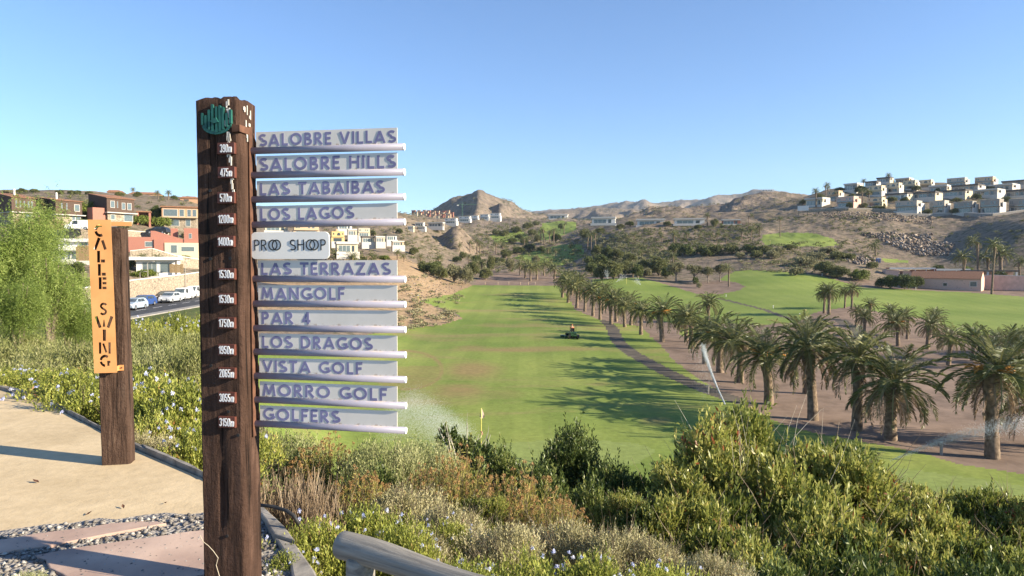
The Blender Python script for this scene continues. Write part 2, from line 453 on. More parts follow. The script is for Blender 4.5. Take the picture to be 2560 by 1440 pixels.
# ------------------------------------------------------------------ ground zones, one object each
def screen(X, D, Z):
    c, s = math.cos(PITCH), math.sin(PITCH)
    b = (Z - EYE) / D
    k = (b * c + s) / (c - b * s)
    return 1280 + F * X / D * (c + k * s), 720 - F * k
def inpoly(px, py, poly):
    r = np.zeros(px.shape, bool)
    n = len(poly)
    for i in range(n):
        x0, y0 = poly[i]; x1, y1 = poly[(i + 1) % n]
        if y0 == y1: continue
        c = ((y0 > py) != (y1 > py)) & (px < (x1 - x0) * (py - y0) / (y1 - y0) + x0)
        r ^= c
    return r
ZONES = [  # later ones win: (zone, dmin, dmax, outline in the photograph)
 ('bank', 95, 260, [(860, 640), (1000, 640), (1060, 668), (1110, 685), (1165, 705), (1185, 715), (1130, 738), (1050, 748), (1100, 775), (1160, 797), (1100, 815), (1000, 824), (700, 830), (600, 700)]),
 ('dirt', 30, 262, [(1180, 714), (1200, 690), (1250, 668), (1420, 668), (1500, 690), (1640, 700), (1700, 712), (1900, 690), (2600, 715), (3700, 730), (3700, 1500), (2500, 1500), (1400, 1000), (1400, 720)]),
 ('fairway', 30, 216, [(300, 905), (600, 870), (880, 845), (1000, 822), (1100, 813), (1160, 796), (1135, 780), (1100, 770), (1045, 752), (1130, 735), (1182, 713), (1398, 714), (1418, 740), (1440, 775), (1500, 800), (1540, 808), (1600, 815), (1655, 868), (1690, 905), (1760, 955), (1850, 1010), (1960, 1062), (2050, 1085), (2250, 1120), (2400, 1160), (2560, 1186), (2900, 1230), (2900, 1700), (300, 1700)]),
 ('grass_field', 100, 222, [(1480, 698), (1560, 694), (1600, 694), (1640, 704), (1700, 722), (1742, 735), (1800, 735), (1850, 726), (1862, 716), (1845, 707), (1800, 700), (1810, 690), (1850, 674), (1960, 679), (2050, 689), (2160, 720), (2260, 724), (2420, 731), (2560, 742), (3300, 760), (3300, 850), (2560, 850), (2400, 835), (2330, 800), (2200, 780), (2130, 765), (2040, 781), (1990, 806), (1900, 812), (1800, 808), (1700, 812), (1640, 800), (1600, 780), (1520, 765), (1490, 745), (1480, 715)]),
 ('grass_strip', 60, 110, [(1700, 800), (1800, 820), (1800, 850), (1700, 840)]),
 ('plateau_green', 235, 330, [(1903, 600), (1908, 587), (1960, 581), (2040, 583), (2085, 598), (2097, 612), (2060, 617), (1960, 615), (1915, 612)]),
 ('valley_green', 280, 470, [(1280, 645), (1340, 626), (1400, 612), (1452, 610), (1465, 640), (1440, 650), (1405, 664), (1340, 662)]),
 ('upper_fairway', 440, 760, [(1345, 583), (1358, 557), (1400, 552), (1440, 556), (1440, 575), (1408, 588), (1370, 600), (1345, 600)]),
 ('upper_fairway', 380, 600, [(1225, 590), (1300, 575), (1320, 588), (1310, 602), (1240, 607)]),
 ('small_green', 200, 280, [(2205, 645), (2270, 652), (2275, 658), (2210, 655)]),
 ('golf_green', 34, 52, [(1190, 1118), (1230, 1108), (1450, 1098), (1600, 1108), (1640, 1125), (1600, 1160), (1400, 1170), (1200, 1170)]),
 ('golf_green', 30, 46, [(2150, 1500), (2200, 1165), (2400, 1190), (2560, 1215), (2700, 1240), (2700, 1500)]),
]
PATHS = [  # cart paths: centre line in the photograph and width in metres
 [(1512, 802), (1530, 822), (1537, 838), (1548, 858), (1575, 882), (1620, 908), (1670, 935), (1730, 962), (1790, 985), (1860, 1010)],
 [(1742, 737), (1800, 748), (1860, 762), (1920, 779), (1990, 803), (2030, 812)],
 [(2100, 800), (2180, 850), (2240, 880), (2300, 905)],
]
PW = [1.9, 1.2, 2.2]
WEAR = [(1180, 925, 90, 26, 1.0), (1150, 975, 90, 22, .85), (1290, 875, 190, 7, .9), (1400, 872, 160, 9, .8), (1230, 812, 60, 8, .6), (1330, 810, 60, 10, .5), (1180, 868, 60, 6, .8), (1260, 985, 80, 18, .55), (1640, 1052, 60, 16, .7), (1450, 985, 60, 14, .5), (1350, 845, 90, 14, .5), (1060, 945, 60, 40, .6), (1500, 960, 40, 10, .5), (1290, 740, 30, 12, .45), (1120, 850, 120, 5, .5)]
zn = ['hillside', 'far_mountain', 'slope', 'weedy_ground', 'bank', 'dirt', 'fairway', 'grass_field', 'grass_strip', 'plateau_green', 'valley_green', 'upper_fairway', 'small_green', 'golf_green', 'cart_path', 'road']
zm = dict(zip(zn, ['hill', 'far', 'slope', 'verge', 'bank', 'dirt', 'grass', 'grass2', 'grass', 'grass2', 'grass2', 'grass2', 'grass2', 'green', 'cart', 'road']))
def build_ground():
    cx = lambda A: .25 * (A[:-1, :-1] + A[1:, :-1] + A[:-1, 1:] + A[1:, 1:])
    X, D, Z = cx(TX), cx(TD), cx(TZ)
    U, V = screen(X, D, Z)
    U = U + fbm(X / 1.5, D / 1.5, 3, 71) * 60 / np.maximum(D, 1) * 8
    V = V + fbm(X / 1.5 + 50, D / 1.5, 3, 73) * 20 / np.maximum(D, 1) * 4
    zone = np.zeros(X.shape, np.int16)
    zone[D > 560] = 1
    zone[(D < 40)] = 2
    zone[(D < 100) & (U < 560) & (D >= 9)] = 3
    for nm, d0, d1, poly in ZONES:
        if nm == 'bank': nm = 'sandy_bank'
        zone[(D >= d0) & (D <= d1) & inpoly(U, V, poly)] = (zn.index('bank') if nm == 'sandy_bank' else zn.index(nm))
    for pts, w in zip(PATHS, PW):
        P = [hit(u, v, 40, 240) for u, v in pts]
        for a, b in zip(P, P[1:]):
            ax, ay, bx, by = a.x, a.y, b.x, b.y
            L2 = (bx - ax) ** 2 + (by - ay) ** 2
            t = np.clip(((X - ax) * (bx - ax) + (D - ay) * (by - ay)) / L2, 0, 1)
            zone[np.hypot(X - ax - t * (bx - ax), D - ay - t * (by - ay)) < w / 2] = zn.index('cart_path')
    zone[(X > -51.6) & (X < -43.6) & (D > 56) & (D < 135)] = zn.index('road')
    nu, nd = TX.shape
    idx = np.arange(nu * nd).reshape(nu, nd)
    Q = np.stack([idx[:-1, :-1], idx[1:, :-1], idx[1:, 1:], idx[:-1, 1:]], -1).reshape(-1, 4)
    P = np.stack([TX, TD, TZ], -1).reshape(-1, 3)
    zf = zone.ravel()
    for k, nm in enumerate(zn):
        q = Q[zf == k]
        if not len(q): continue
        uq, inv = np.unique(q.ravel(), return_inverse=True)
        name = {'bank': 'sandy_ground', 'slope': 'slope_ground', 'hillside': 'hills'}.get(nm, nm)
        me = mesh_np(name, P[uq], inv.reshape(-1, 4), smooth=True)
        if nm == 'fairway':                     # worn, dry places where the turf is thin
            pv = P[uq]; uu, vv2 = screen(pv[:, 0], pv[:, 1], pv[:, 2])
            w = np.zeros(len(uq))
            for u0, v0, ru, rv, k in WEAR: w = np.maximum(w, k * np.exp(-((uu - u0) / ru) ** 2 - ((vv2 - v0) / rv) ** 2))
            # the curved edge of the old bunker bank
            r_ = np.hypot((uu - 1010) / 95, (vv2 - 925) / 48)
            w = np.maximum(w, .85 * np.exp(-((r_ - 1) / .09) ** 2) * (uu > 1000)); w = np.maximum(w, .62 * (r_ < 1) * (vv2 > 915))
            a = me.attributes.new('wear', 'FLOAT', 'POINT'); a.data.foreach_set('value', w.astype(np.float32))
        o = ob(name, me, M[zm[nm]])
        tag(o, kind='structure')
build_ground()

# ------------------------------------------------------------------ path, gravel, flagstones, kerb
KERB = [(-14, 14.5), (-11.0, 11.6), (-8.4, 9.6), (-6.3, 8.4), (-5.25, 7.66), (-4.55, 7.0), (-3.95, 6.45), (-3.2, 5.75), (-2.3, 5.0), (-1.64, 4.35), (-1.34, 3.95), (-1.0, 3.4), (-.62, 2.6), (-.2, 1.5), (.3, .2), (.9, -1.6)]
def concrete():
    t = NT('buff_stamped_concrete')
    co = t.coord('Object')
    n1 = t.noise(co, .9, 5, .6); n2 = t.noise(co, 9, 6, .65); n3 = t.noise(co, 30, 4, .7)
    c = t.ramp(n1, (.3, (.47, .36, .215, 1)), (.7, (.66, .52, .33, 1)))
    c = t.mix(.4, c, t.ramp(n2, (.3, (.7, .68, .64)), (.65, (1.1, 1.1, 1.1))), 'MULTIPLY')
    v = t.n('TexVoronoi'); v.inputs['Scale'].default_value = 3.2; t.l(co, v.inputs['Vector'])
    c = t.mix(t.ramp(t.math('ADD', v.outputs['Distance'], t.math('MULTIPLY', n3, .12)), (.085, (.7, .7, .7)), (.11, (0, 0, 0))), c, (.33, .25, .15, 1))
    t.bump(t.math('ADD', n2, t.math('MULTIPLY', n3, .4)), .45, .012)
    return t.col(c, .9, .15)
pk = KERB
poly = [(x - .02, y) for x, y in pk] + [(-3, -1.6), (-14, -1.6), (-20, 4), (-20, 14.5)]
def sheet(name, pts, z, m, tri=True):
    bm = bmesh.new()
    f = bm.faces.new([bm.verts.new((x, y, z)) for x, y in pts])
    if f.normal.z < 0: f.normal_flip()
    bmesh.ops.triangulate(bm, faces=bm.faces[:])
    me = bpy.data.meshes.new(name); bm.to_mesh(me); bm.free()
    return tag(ob(name, me, m), kind='structure')
sheet('path', poly, 0.0, concrete())
rnd = random.Random(5)
# gravel bed: crossing in front of the path
gl = [(-9.5, 2.6), (-5.2, 3.5), (-3.9, 3.75), (-3.2, 3.92), (-2.7, 4.12), (-2.2, 4.25), (-1.75, 4.3), (-1.52, 4.2), (-1.36, 3.93), (-1.02, 3.38), (-.66, 2.6), (-.24, 1.5), (.2, .2), (.5, -1.5), (-9.5, -1.5)]
fine = []
for i, (a, b) in enumerate(zip(gl, gl[1:] + gl[:1])):
    n = max(1, int(math.hypot(b[0] - a[0], b[1] - a[1]) / .12)) if i < 8 else 1
    for k in range(n):
        t_ = k / n
        j = (rnd.uniform(-.03, .03) if i < 7 else 0)
        fine.append((a[0] + (b[0] - a[0]) * t_, a[1] + (b[1] - a[1]) * t_ + j))
tg = NT('grey_gravel_bed')
co = tg.coord('Object'); vv = tg.n('TexVoronoi'); vv.inputs['Scale'].default_value = 42; tg.l(co, vv.inputs['Vector'])
tg.bump(vv.outputs['Distance'], .9, .015)
sheet('gravel_bed', fine, .006, tg.col(tg.ramp(tg.noise(co, 20, 4), (.3, (.20, .18, .16, 1)), (.7, (.36, .33, .30, 1))), .95, .1))
# loose stones
def stones(n, seed, spots, size):
    g = random.Random(seed); V, Q, T = [], [], []
    for i in range(n):
        x, y = spots(g)
        s = g.uniform(*size); a = g.uniform(0, 6.28); z = .006 + s * .3
        c, s_ = math.cos(a), math.sin(a)
        b = len(V)
        for dx, dy, dz in ((1, 0, 0), (0, .8, 0), (-1, 0, 0), (0, -.8, 0), (.1, .1, .75), (0, 0, -.6)):
            q = (dx + g.uniform(-.25, .25)) * s; w = (dy + g.uniform(-.25, .25)) * s
            V.append((x + q * c - w * s_, y + q * s_ + w * c, z + dz * s * g.uniform(.7, 1.1)))
        Q += [(b, b + 1, b + 4), (b + 1, b + 2, b + 4), (b + 2, b + 3, b + 4), (b + 3, b, b + 4), (b + 1, b, b + 5), (b + 2, b + 1, b + 5), (b + 3, b + 2, b + 5), (b, b + 3, b + 5)]
        T += [g.random()] * 6
    return V, Q, T
gp = [(p[0], p[1]) for p in gl]
def in_gravel(g):
    while True:
        x = g.uniform(-4.6, -.3); y = g.uniform(1.9, 4.25)
        if bool(inpoly(np.array([x]), np.array([y + .04]), gp)[0]): return x, y
V_, Q_, T_ = stones(9000, 3, in_gravel, (.008, .021))
tgs = NT('gravel_stone'); at_ = tgs.n('Attribute', attribute_name='tint')
tag(ob('gravel', mesh_np('gravel', V_, Q_, T_), tgs.col(tgs.ramp(at_.outputs['Fac'], (0, (.10, .088, .078, 1)), (.7, (.22, .20, .18, 1)), (1, (.42, .39, .35, 1))), .9, .2)), kind='stuff')
# pink flagstones set in the gravel, each a slab of its own
mflag = var('pink_sandstone', (.36, .25, .20, 1), (.52, .38, .30, 1), 2.2, .9, .15, .5, .02, detail=7)
FLAGS = [([(-2.55, 3.62), (-2.05, 3.86), (-1.72, 3.98), (-1.5, 3.92), (-1.42, 3.5), (-1.7, 3.28), (-2.2, 3.3)], 'pink flagstone behind the foot of the tall post'),
         ([(-3.25, 3.65), (-2.6, 3.98), (-2.25, 4.1), (-2.1, 4.05), (-2.6, 3.72), (-3.1, 3.48)], 'narrow pink flagstone along the buff concrete edge'),
         ([(-3.1, 3.2), (-2.45, 3.08), (-2.3, 2.7), (-2.9, 2.5), (-3.5, 2.75)], 'pink flagstone in the bottom left corner of the gravel'),
         ([(-2.1, 3.05), (-1.6, 3.12), (-1.35, 2.8), (-1.6, 2.45), (-2.05, 2.5)], 'pink flagstone at the left front of the tall post'),
         ([(-1.2, 3.2), (-.98, 3.05), (-.72, 2.5), (-1.1, 2.45), (-1.25, 2.8)], 'pink flagstone between the tall post and the kerb')]
for pts, lb in FLAGS:
    pp = []
    for a, b in zip(pts, pts[1:] + pts[:1]):
        for k in range(4):
            q = k / 4
            pp.append((a[0] + (b[0] - a[0]) * q + rnd.uniform(-.02, .02), a[1] + (b[1] - a[1]) * q + rnd.uniform(-.02, .02)))
    tag(MB().slab(pp, -.03, .022).build('flagstone', mflag, bevel=.006), lb, 'flagstone', 'flagstones in the gravel')
# kerb of separate stones
mk = var('grey_kerb_stone', (.16, .145, .13, 1), (.33, .30, .26, 1), 7, .9, .15, .6, .015, detail=7)
kerb = empty('kerb', (0, 0, 0))
tag(kerb, 'curved kerb of grey stone blocks along the planted slope', 'kerb')
acc = []
for a, b in zip(KERB, KERB[1:]):
    n = max(1, int(math.hypot(b[0] - a[0], b[1] - a[1]) / .06))
    acc += [(a[0] + (b[0] - a[0]) * k / n, a[1] + (b[1] - a[1]) * k / n) for k in range(n)]
acc.append(KERB[-1])
def offset(p, i, w):
    a, b = p[max(i - 2, 0)], p[min(i + 2, len(p) - 1)]
    dx, dy = b[0] - a[0], b[1] - a[1]; L = math.hypot(dx, dy)
    return (p[i][0] - dy / L * -w * -1 * -1, p[i][1] + dx / L * w)
i = 0
while i < len(acc) - 6:
    j = min(i + rnd.randint(6, 10), len(acc) - 1)
    ins = [offset(acc, k, 0.0) for k in range(i, j)] + [acc[j] if False else offset(acc, j, 0.0)]
    out = [offset(acc, k, .18) for k in range(i, j + 1)]
    # small joint at the end of the stone
    def sh(q0, q1, t): return (q0[0] + (q1[0] - q0[0]) * t, q0[1] + (q1[1] - q0[1]) * t)
    ins[-1] = sh(ins[-1], ins[-2], .18); out[-1] = sh(out[-1], out[-2], .18)
    MB().slab(ins + out[::-1], -.25, .03 + rnd.uniform(0, .018)).build('kerb_stone', mk, kerb, bevel=.012)
    i = j
# ------------------------------------------------------------------ lettering: strokes laid one over another, a hair apart
def arc(cx, cy, rx, ry, a0, a1, n=12):
    return [(cx + rx * math.cos(R(a0 + (a1 - a0) * i / n)), cy + ry * math.sin(R(a0 + (a1 - a0) * i / n))) for i in range(n + 1)]
def glyphs(w):
    h = w / 2
    O = arc(.47, .5, .47 - h, .5 - h, 0, 360, 28)
    bowl = lambda y0, y1, x1: [(h, y1 - h * .8), (x1 * .5, y1 - h * .8)] + arc(x1 * .5, (y0 + y1) / 2, x1 * .5 - h, (y1 - y0) / 2 - h * .8, 90, -90, 10) + [(h, y0 + h * .8)]
    S = arc(.3, .735, .27 - h * .4, .265 - h, 35, 270, 12)[:-1] + arc(.3, .26, .29 - h * .4, .265 - h, 90, -145, 12)
    G = {
     'A': (.84, [[(h * .7, 0), (.42, 1 - h * .4)], [(.84 - h * .7, 0), (.42, 1 - h * .4)], [(.2, .27), (.64, .27)]]),
     'B': (.62, [[(h, 0), (h, 1)], bowl(.48, 1, .56), bowl(0, .55, .62)]),
     'C': (.72, [arc(.5, .5, .5 - h, .5 - h, 55, 305, 20)]),
     'D': (.78, [[(h, 0), (h, 1)], [(h, 1 - h * .8), (.3, 1 - h * .8)] + arc(.3, .5, .48 - h, .5 - h * .8, 90, -90, 14) + [(h, h * .8)]]),
     'E': (.52, [[(h, 0), (h, 1)], [(h, 1 - h * .75), (.5, 1 - h * .75)], [(h, .52), (.46, .52)], [(h, h * .75), (.52, h * .75)]]),
     'F': (.5, [[(h, 0), (h, 1)], [(h, 1 - h * .75), (.5, 1 - h * .75)], [(h, .5), (.45, .5)]]),
     'G': (.8, [arc(.5, .5, .5 - h, .5 - h, 52, 330, 20), [(.5, .42), (.8, .42)], [(.8 - h, .42), (.8 - h, .1)]]),
     'H': (.72, [[(h, 0), (h, 1)], [(.72 - h, 0), (.72 - h, 1)], [(h, .5), (.72 - h, .5)]]),
     'I': (w, [[(h, 0), (h, 1)]]),
     'L': (.5, [[(h, 0), (h, 1)], [(h, h * .75), (.5, h * .75)]]),
     'M': (.92, [[(h * .8, 0), (.2, 1)], [(.2, .96), (.46, .15)], [(.72, .96), (.46, .15)], [(.92 - h * .8, 0), (.72, 1)]]),
     'N': (.76, [[(h, 0), (h, 1)], [(h, .95), (.76 - h, .05)], [(.76 - h, 0), (.76 - h, 1)]]),
     'O': (.94, [O]),
     'P': (.56, [[(h, 0), (h, 1)], bowl(.4, 1, .56)]),
     'R': (.64, [[(h, 0), (h, 1)], bowl(.42, 1, .58), [(.24, .46), (.64 - h * .5, 0)]]),
     'S': (.6, [S]),
     'T': (.62, [[(.31, 0), (.31, 1)], [(0, 1 - h * .75), (.62, 1 - h * .75)]]),
     'V': (.78, [[(h * .7, 1), (.39, h * .4)], [(.78 - h * .7, 1), (.39, h * .4)]]),
     'Z': (.66, [[(0, 1 - h * .75), (.64, 1 - h * .75)], [(.56, .94), (.1, .06)], [(0, h * .75), (.66, h * .75)]]),
     '4': (.62, [[(.44, 0), (.44, 1)], [(.42, .98), (h, .28)], [(.02, .26), (.62, .26)]]),
     ' ': (.3, []),
    }
    return G
def digits(w):
    h = w / 2
    W = .4
    ring = [(h, .25)] + arc(W / 2, .2 , W / 2 - h, .2 - h * .6, 180, 360, 8) + arc(W / 2, .8, W / 2 - h, .2 - h * .6, 0, 180, 8) + [(h, .25)]
    return {
     '0': (W, [ring]),
     '1': (.26, [[(.26 - h, 0), (.26 - h, 1)], [(0, .76), (.26 - h, .9)]]),
     '2': (W, [arc(W / 2, .78, W / 2 - h, .22 - h * .6, 180, -20, 9) + [(h * 1.1, .12)], [(0, h * .7), (W, h * .7)]]),
     '3': (W, [arc(W / 2, .76, W / 2 - h, .24 - h * .6, 170, -80, 9), arc(W / 2, .26, W / 2 - h, .26 - h * .6, 80, -170, 9)]),
     '4': (W, [[(W - h * 1.6, 0), (W - h * 1.6, 1)], [(W - h * 1.8, .98), (h * .6, .3)], [(0, .26), (W, .26)]]),
     '5': (W, [[(W * .95, 1 - h * .7), (h * .9, 1 - h * .7)], [(h, 1), (h, .5)], arc(W / 2, .31, W / 2 - h, .3 - h * .6, 130, -170, 11)]),
     '6': (W, [arc(W / 2, .3, W / 2 - h, .3 - h * .6, 0, 360, 14), [(h, .3), (h, .75)] + arc(W / 2, .78, W / 2 - h, .22 - h * .6, 180, 10, 8)]),
     '7': (W, [[(0, 1 - h * .7), (W, 1 - h * .7)], [(W - h, .95), (W * .35, 0)]]),
     '9': (W, [arc(W / 2, .7, W / 2 - h, .3 - h * .6, 0, 360, 14), [(W - h, .7), (W - h, .25)] + arc(W / 2, .22, W / 2 - h, .22 - h * .6, 0, -170, 8)]),
     'm': (.5, [[(h, 0), (h, .66)], [(h, .45)] + arc(.25 - h * .1, .5, .13, .16 - h * .4, 180, 0, 6)[:7] + [(.25 + .02, 0)], [(.27, .45)] + arc(.38, .5, .11, .16 - h * .4, 180, 0, 6) + [(.5 - h, 0)]]),
    }
def stroke(mb, pts, w, y, dep):
    """ribbon of width w in the x-z plane (front at -y), extruded by dep"""
    n = len(pts)
    closed = n > 3 and math.hypot(pts[0][0] - pts[-1][0], pts[0][1] - pts[-1][1]) < 1e-6
    L, Rr = [], []
    for i in range(n):
        a = pts[i - 1] if i else (pts[-2] if closed else pts[0])
        b = pts[i + 1] if i < n - 1 else (pts[1] if closed else pts[-1])
        d1 = Vector((pts[i][0] - a[0], pts[i][1] - a[1])); d2 = Vector((b[0] - pts[i][0], b[1] - pts[i][1]))
        if d1.length < 1e-9: d1 = d2
        if d2.length < 1e-9: d2 = d1
        d1.normalize(); d2.normalize()
        nn = Vector((-(d1 + d2).y, (d1 + d2).x))
        if nn.length < 1e-6: nn = Vector((-d1.y, d1.x))
        nn.normalize()
        k = min(1 / max(nn.dot(Vector((-d1.y, d1.x))), .5), 1.5) * w / 2
        L.append((pts[i][0] + nn.x * k, pts[i][1] + nn.y * k)); Rr.append((pts[i][0] - nn.x * k, pts[i][1] - nn.y * k))
    vs = [(p[0], y - dep, p[1]) for p in L] + [(p[0], y - dep, p[1]) for p in Rr] + [(p[0], y, p[1]) for p in L] + [(p[0], y, p[1]) for p in Rr]
    fs = []
    for i in range(n - 1):
        fs += [(i, n + i, n + i + 1, i + 1), (2 * n + i, i, i + 1, 2 * n + i + 1), (n + i, 3 * n + i, 3 * n + i + 1, n + i + 1)]
    if not closed: fs += [(0, 2 * n, 3 * n, n), (n - 1, 2 * n - 1, 4 * n - 1, 3 * n - 1)]
    mb.add(vs, fs)
def write(text, font, w, x0, z0, hgt, xs=1.0, gap=.14, y=0.0, dep=.0008, fit=None, wob=0):
    """text as one mesh; returns (MB, width)"""
    tot = sum(font[c][0] for c in text) + gap * (len(text) - 1)
    if fit: xs = fit / (tot * hgt)
    mb = MB(); x = 0; k = 0
    g = random.Random(len(text) * 7 + 3)
    for c in text:
        wd, st = font[c]
        dz = g.uniform(-wob, wob)
        for s in st:
            stroke(mb, [(x0 + (x + p[0]) * hgt * xs, z0 + (p[1] + dz) * hgt) for p in s], w * hgt * (.5 + .5 * xs), y, dep + .00012 * (k % 9))
            k += 1
        x += wd + gap
    return mb, tot * hgt * xs

# ------------------------------------------------------------------ weathered timber
def timber(name, a, b, c):
    t = NT(name)
    co = t.coord('Object')
    m = t.n('Mapping'); m.inputs['Scale'].default_value = (16, 16, 1.6); t.l(co, m.inputs[0])
    n1 = t.noise(m.outputs[0], 1.6, 8, .7, .6)
    m2 = t.n('Mapping'); m2.inputs['Scale'].default_value = (34, 34, 1.1); t.l(co, m2.inputs[0])
    n2 = t.noise(m2.outputs[0], 1.0, 5, .6, .8)
    n3 = t.noise(co, 5, 5, .6)
    base = t.ramp(n1, (.3, a), (.55, b), (.75, c))
    base = t.mix(t.ramp(n2, (.60, (0, 0, 0)), (.68, (1, 1, 1))), base, (.012, .009, .008, 1))
    base = t.mix(.5, base, t.ramp(n3, (.3, (.6, .6, .6)), (.7, (1.3, 1.3, 1.3))), 'MULTIPLY')
    hgt = t.math('SUBTRACT', t.math('ADD', n1, t.math('MULTIPLY', t.noise(co, 28, 5, .65), .9)), t.math('MULTIPLY', t.ramp(n2, (.58, (0, 0, 0)), (.68, (1, 1, 1))), .8))
    t.bump(hgt, 1.0, .014)
    return t.col(base, .85, .15)
M['timber'] = timber('creosoted_timber', (.030, .017, .012, 1), (.068, .038, .027, 1), (.120, .070, .050, 1))
M['timber_grey'] = timber('weathered_timber', (.036, .021, .015, 1), (.080, .048, .034, 1), (.15, .10, .072, 1))
M['rust'] = var('rusty_steel', (.065, .030, .018, 1), (.15, .070, .042, 1), 14, .8, .3, .4, .004)
def panel_mat():
    t = NT('grey_painted_panel')
    co = t.coord('Object')
    n = t.noise(co, 6, 5, .6); n2 = t.noise(co, 45, 5, .7)
    c = t.ramp(n, (.3, (.60, .565, .515, 1)), (.7, (.70, .66, .61, 1)))
    g = t.n('TexCoord')
    sx = t.n('SeparateXYZ'); t.l(g.outputs['Object'], sx.inputs[0])
    low = t.ramp(sx.outputs['Z'], (.0, (1, 1, 1)), (.012, (0, 0, 0)))
    c = t.mix(t.math('MULTIPLY', low, t.ramp(n2, (.5, (0, 0, 0)), (.62, (.9, .9, .9)))), c, (.26, .15, .08, 1))
    return t.col(c, .45, .4)
M['panel'] = panel_mat()
M['lilac'] = var('lilac_letter_film', (.155, .15, .27, 1), (.205, .20, .345, 1), 9, .5, .3, 0)
M['bar'] = var('lilac_painted_tube', (.36, .35, .50, 1), (.46, .44, .58, 1), 10, .4, .4, .1, .002)
def bar_mat():
    t = NT('lilac_tube_paint')
    co = t.coord('Object'); n = t.noise(co, 14, 6, .7)
    sx = t.n('SeparateXYZ'); t.l(t.n('NewGeometry').outputs['Normal'], sx.inputs[0])
    c = t.ramp(t.noise(co, 5, 4), (.3, (.215, .21, .275, 1)), (.7, (.265, .26, .325, 1)))
    dirt = t.math('MULTIPLY', t.ramp(sx.outputs['Z'], (.45, (0, 0, 0)), (.95, (1, 1, 1))), t.ramp(n, (.45, (0, 0, 0)), (.6, (.8, .8, .8))))
    c = t.mix(dirt, c, (.42, .33, .27, 1))
    return t.col(c, .38, .45)
M['bar'] = bar_mat()
M['cap'] = var('white_end_cap', (.72, .71, .73, 1), (.82, .81, .82, 1), 12, .5, .3, 0)
M['plate'] = var('brown_number_plate', (.085, .026, .018, 1), (.12, .040, .028, 1), 9, .5, .35, 0)
M['white'] = var('white_lettering', (.78, .77, .76, 1), (.86, .85, .84, 1), 20, .55, .3, 0)
M['black'] = var('black_lettering', (.012, .012, .014, 1), (.02, .02, .022, 1), 20, .5, .3, 0)
M['droppings'] = var('dried_droppings', (.50, .45, .38, 1), (.74, .70, .63, 1), 20, .9, .2, 0)
M['cactus'] = var('green_painted_steel', (.012, .085, .07, 1), (.022, .125, .10, 1), 14, .5, .4, .1, .003)

# ------------------------------------------------------------------ the tall direction post
PC = Vector((-1.268, 3.18, 0))                       # its front right corner on the ground
PA = math.atan2(-.17, .985)                          # yaw: local x runs along the arms, local y away from the viewer
WX, WY = .228, .156
PTOP = 2.36
post = empty('direction_signpost', (PC.x, PC.y, 0), PA)
tag(post, 'tall brown timber signpost with eleven lilac lettered arms and metre plates', 'signpost')
def ploc(u, v):
    """local x, z on the front face seen at pixel u, v"""
    a, b = ray(u, v)
    n = Vector((-math.sin(PA), math.cos(PA)))        # local y in world
    d = (PC.x * n.x + PC.y * n.y) / (a * n.x + n.y)
    w = Vector((a * d - PC.x, d - PC.y))
    return w.x * math.cos(PA) + w.y * math.sin(PA), EYE + b * d
def beam(w, dp, h, seed, ragged=.02, nx=12, ny=8, nz=110, z0=-.3, amp=.004):
    """a square sawn beam with worn edges and a ragged top, front right corner at the origin"""
    bev = .013
    ring = []
    for i in range(nx + 1): ring.append((-w + bev + (w - 2 * bev) * (0 if i == 0 else 1 if i == nx else .02 + .96 * (i - 1) / (nx - 2)), 0))
    for i in range(1, ny + 1): ring.append((0, bev + (dp - 2 * bev) * i / ny) if i > 1 else (0, bev))
    for i in range(nx + 1): ring.append((-bev - (w - 2 * bev) * i / nx, dp))
    for i in range(ny): ring.append((-w, dp - bev - (dp - 2 * bev) * i / ny))
    rx = np.array([p[0] for p in ring]); ry = np.array([p[1] for p in ring])
    n = len(ring)
    cx, cy = -w / 2, dp / 2
    V = []
    zs = [z0 + (h - z0) * (k / nz) for k in range(nz + 1)]
    g = np.hypot(rx - cx, ry - cy)
    ang = np.arctan2(ry - cy, rx - cx)
    for z in zs:
        dn = fbm(ang * 9 + seed, np.full(n, z * 2.0), 4, seed) * amp * .6 + fbm(ang * 30, np.full(n, z * 9), 3, seed + 5) * amp * .7
        # long drying cracks
        for a0, wd, zz0, zz1, dep in CRACKS.get(seed, []):
            a1 = a0 + .04 * math.sin(z * 6 + a0) + .02 * math.sin(z * 17)
            dn -= dep * np.exp(-((ang - a1) / wd) ** 2) * (1 if zz0 < z < zz1 else 0)
        V.append(np.stack([rx + (rx - cx) / g * dn, ry + (ry - cy) / g * dn, np.full(n, z)], -1))
    V = np.array(V)
    top = V[-1].copy()
    top[:, 2] += fbm(top[:, 0] * 40, top[:, 1] * 40, 3, seed + 9) * ragged - .004
    V[-1] = top
    Fq = [(k * n + i, k * n + (i + 1) % n, (k + 1) * n + (i + 1) % n, (k + 1) * n + i) for k in range(nz) for i in range(n)]
    P = V.reshape(-1, 3)
    # closed top: inner rings sink and rise like end grain
    base = len(P); rings = [nz * n]
    extra = []
    for q, f in enumerate((.8, .5, .2)):
        e = V[-1].copy(); e[:, 0] = cx + (e[:, 0] - cx) * f; e[:, 1] = cy + (e[:, 1] - cy) * f
        e[:, 2] = h + fbm(e[:, 0] * 40, e[:, 1] * 40, 3, seed + 9) * ragged * 1.3 + .008
        extra.append(e)
        rings.append(base + q * n)
    P = np.vstack([P] + extra)
    for a, b in zip(rings, rings[1:]):
        Fq += [(a + i, a + (i + 1) % n, b + (i + 1) % n, b + i) for i in range(n)]
    last = rings[-1]
    me = bpy.data.meshes.new('beam')
    me.from_pydata([tuple(p) for p in P], [], [tuple(f) for f in Fq] + [tuple(last + i for i in range(n))])
    for p in me.polygons: p.use_smooth = True
    me.update()
    return me
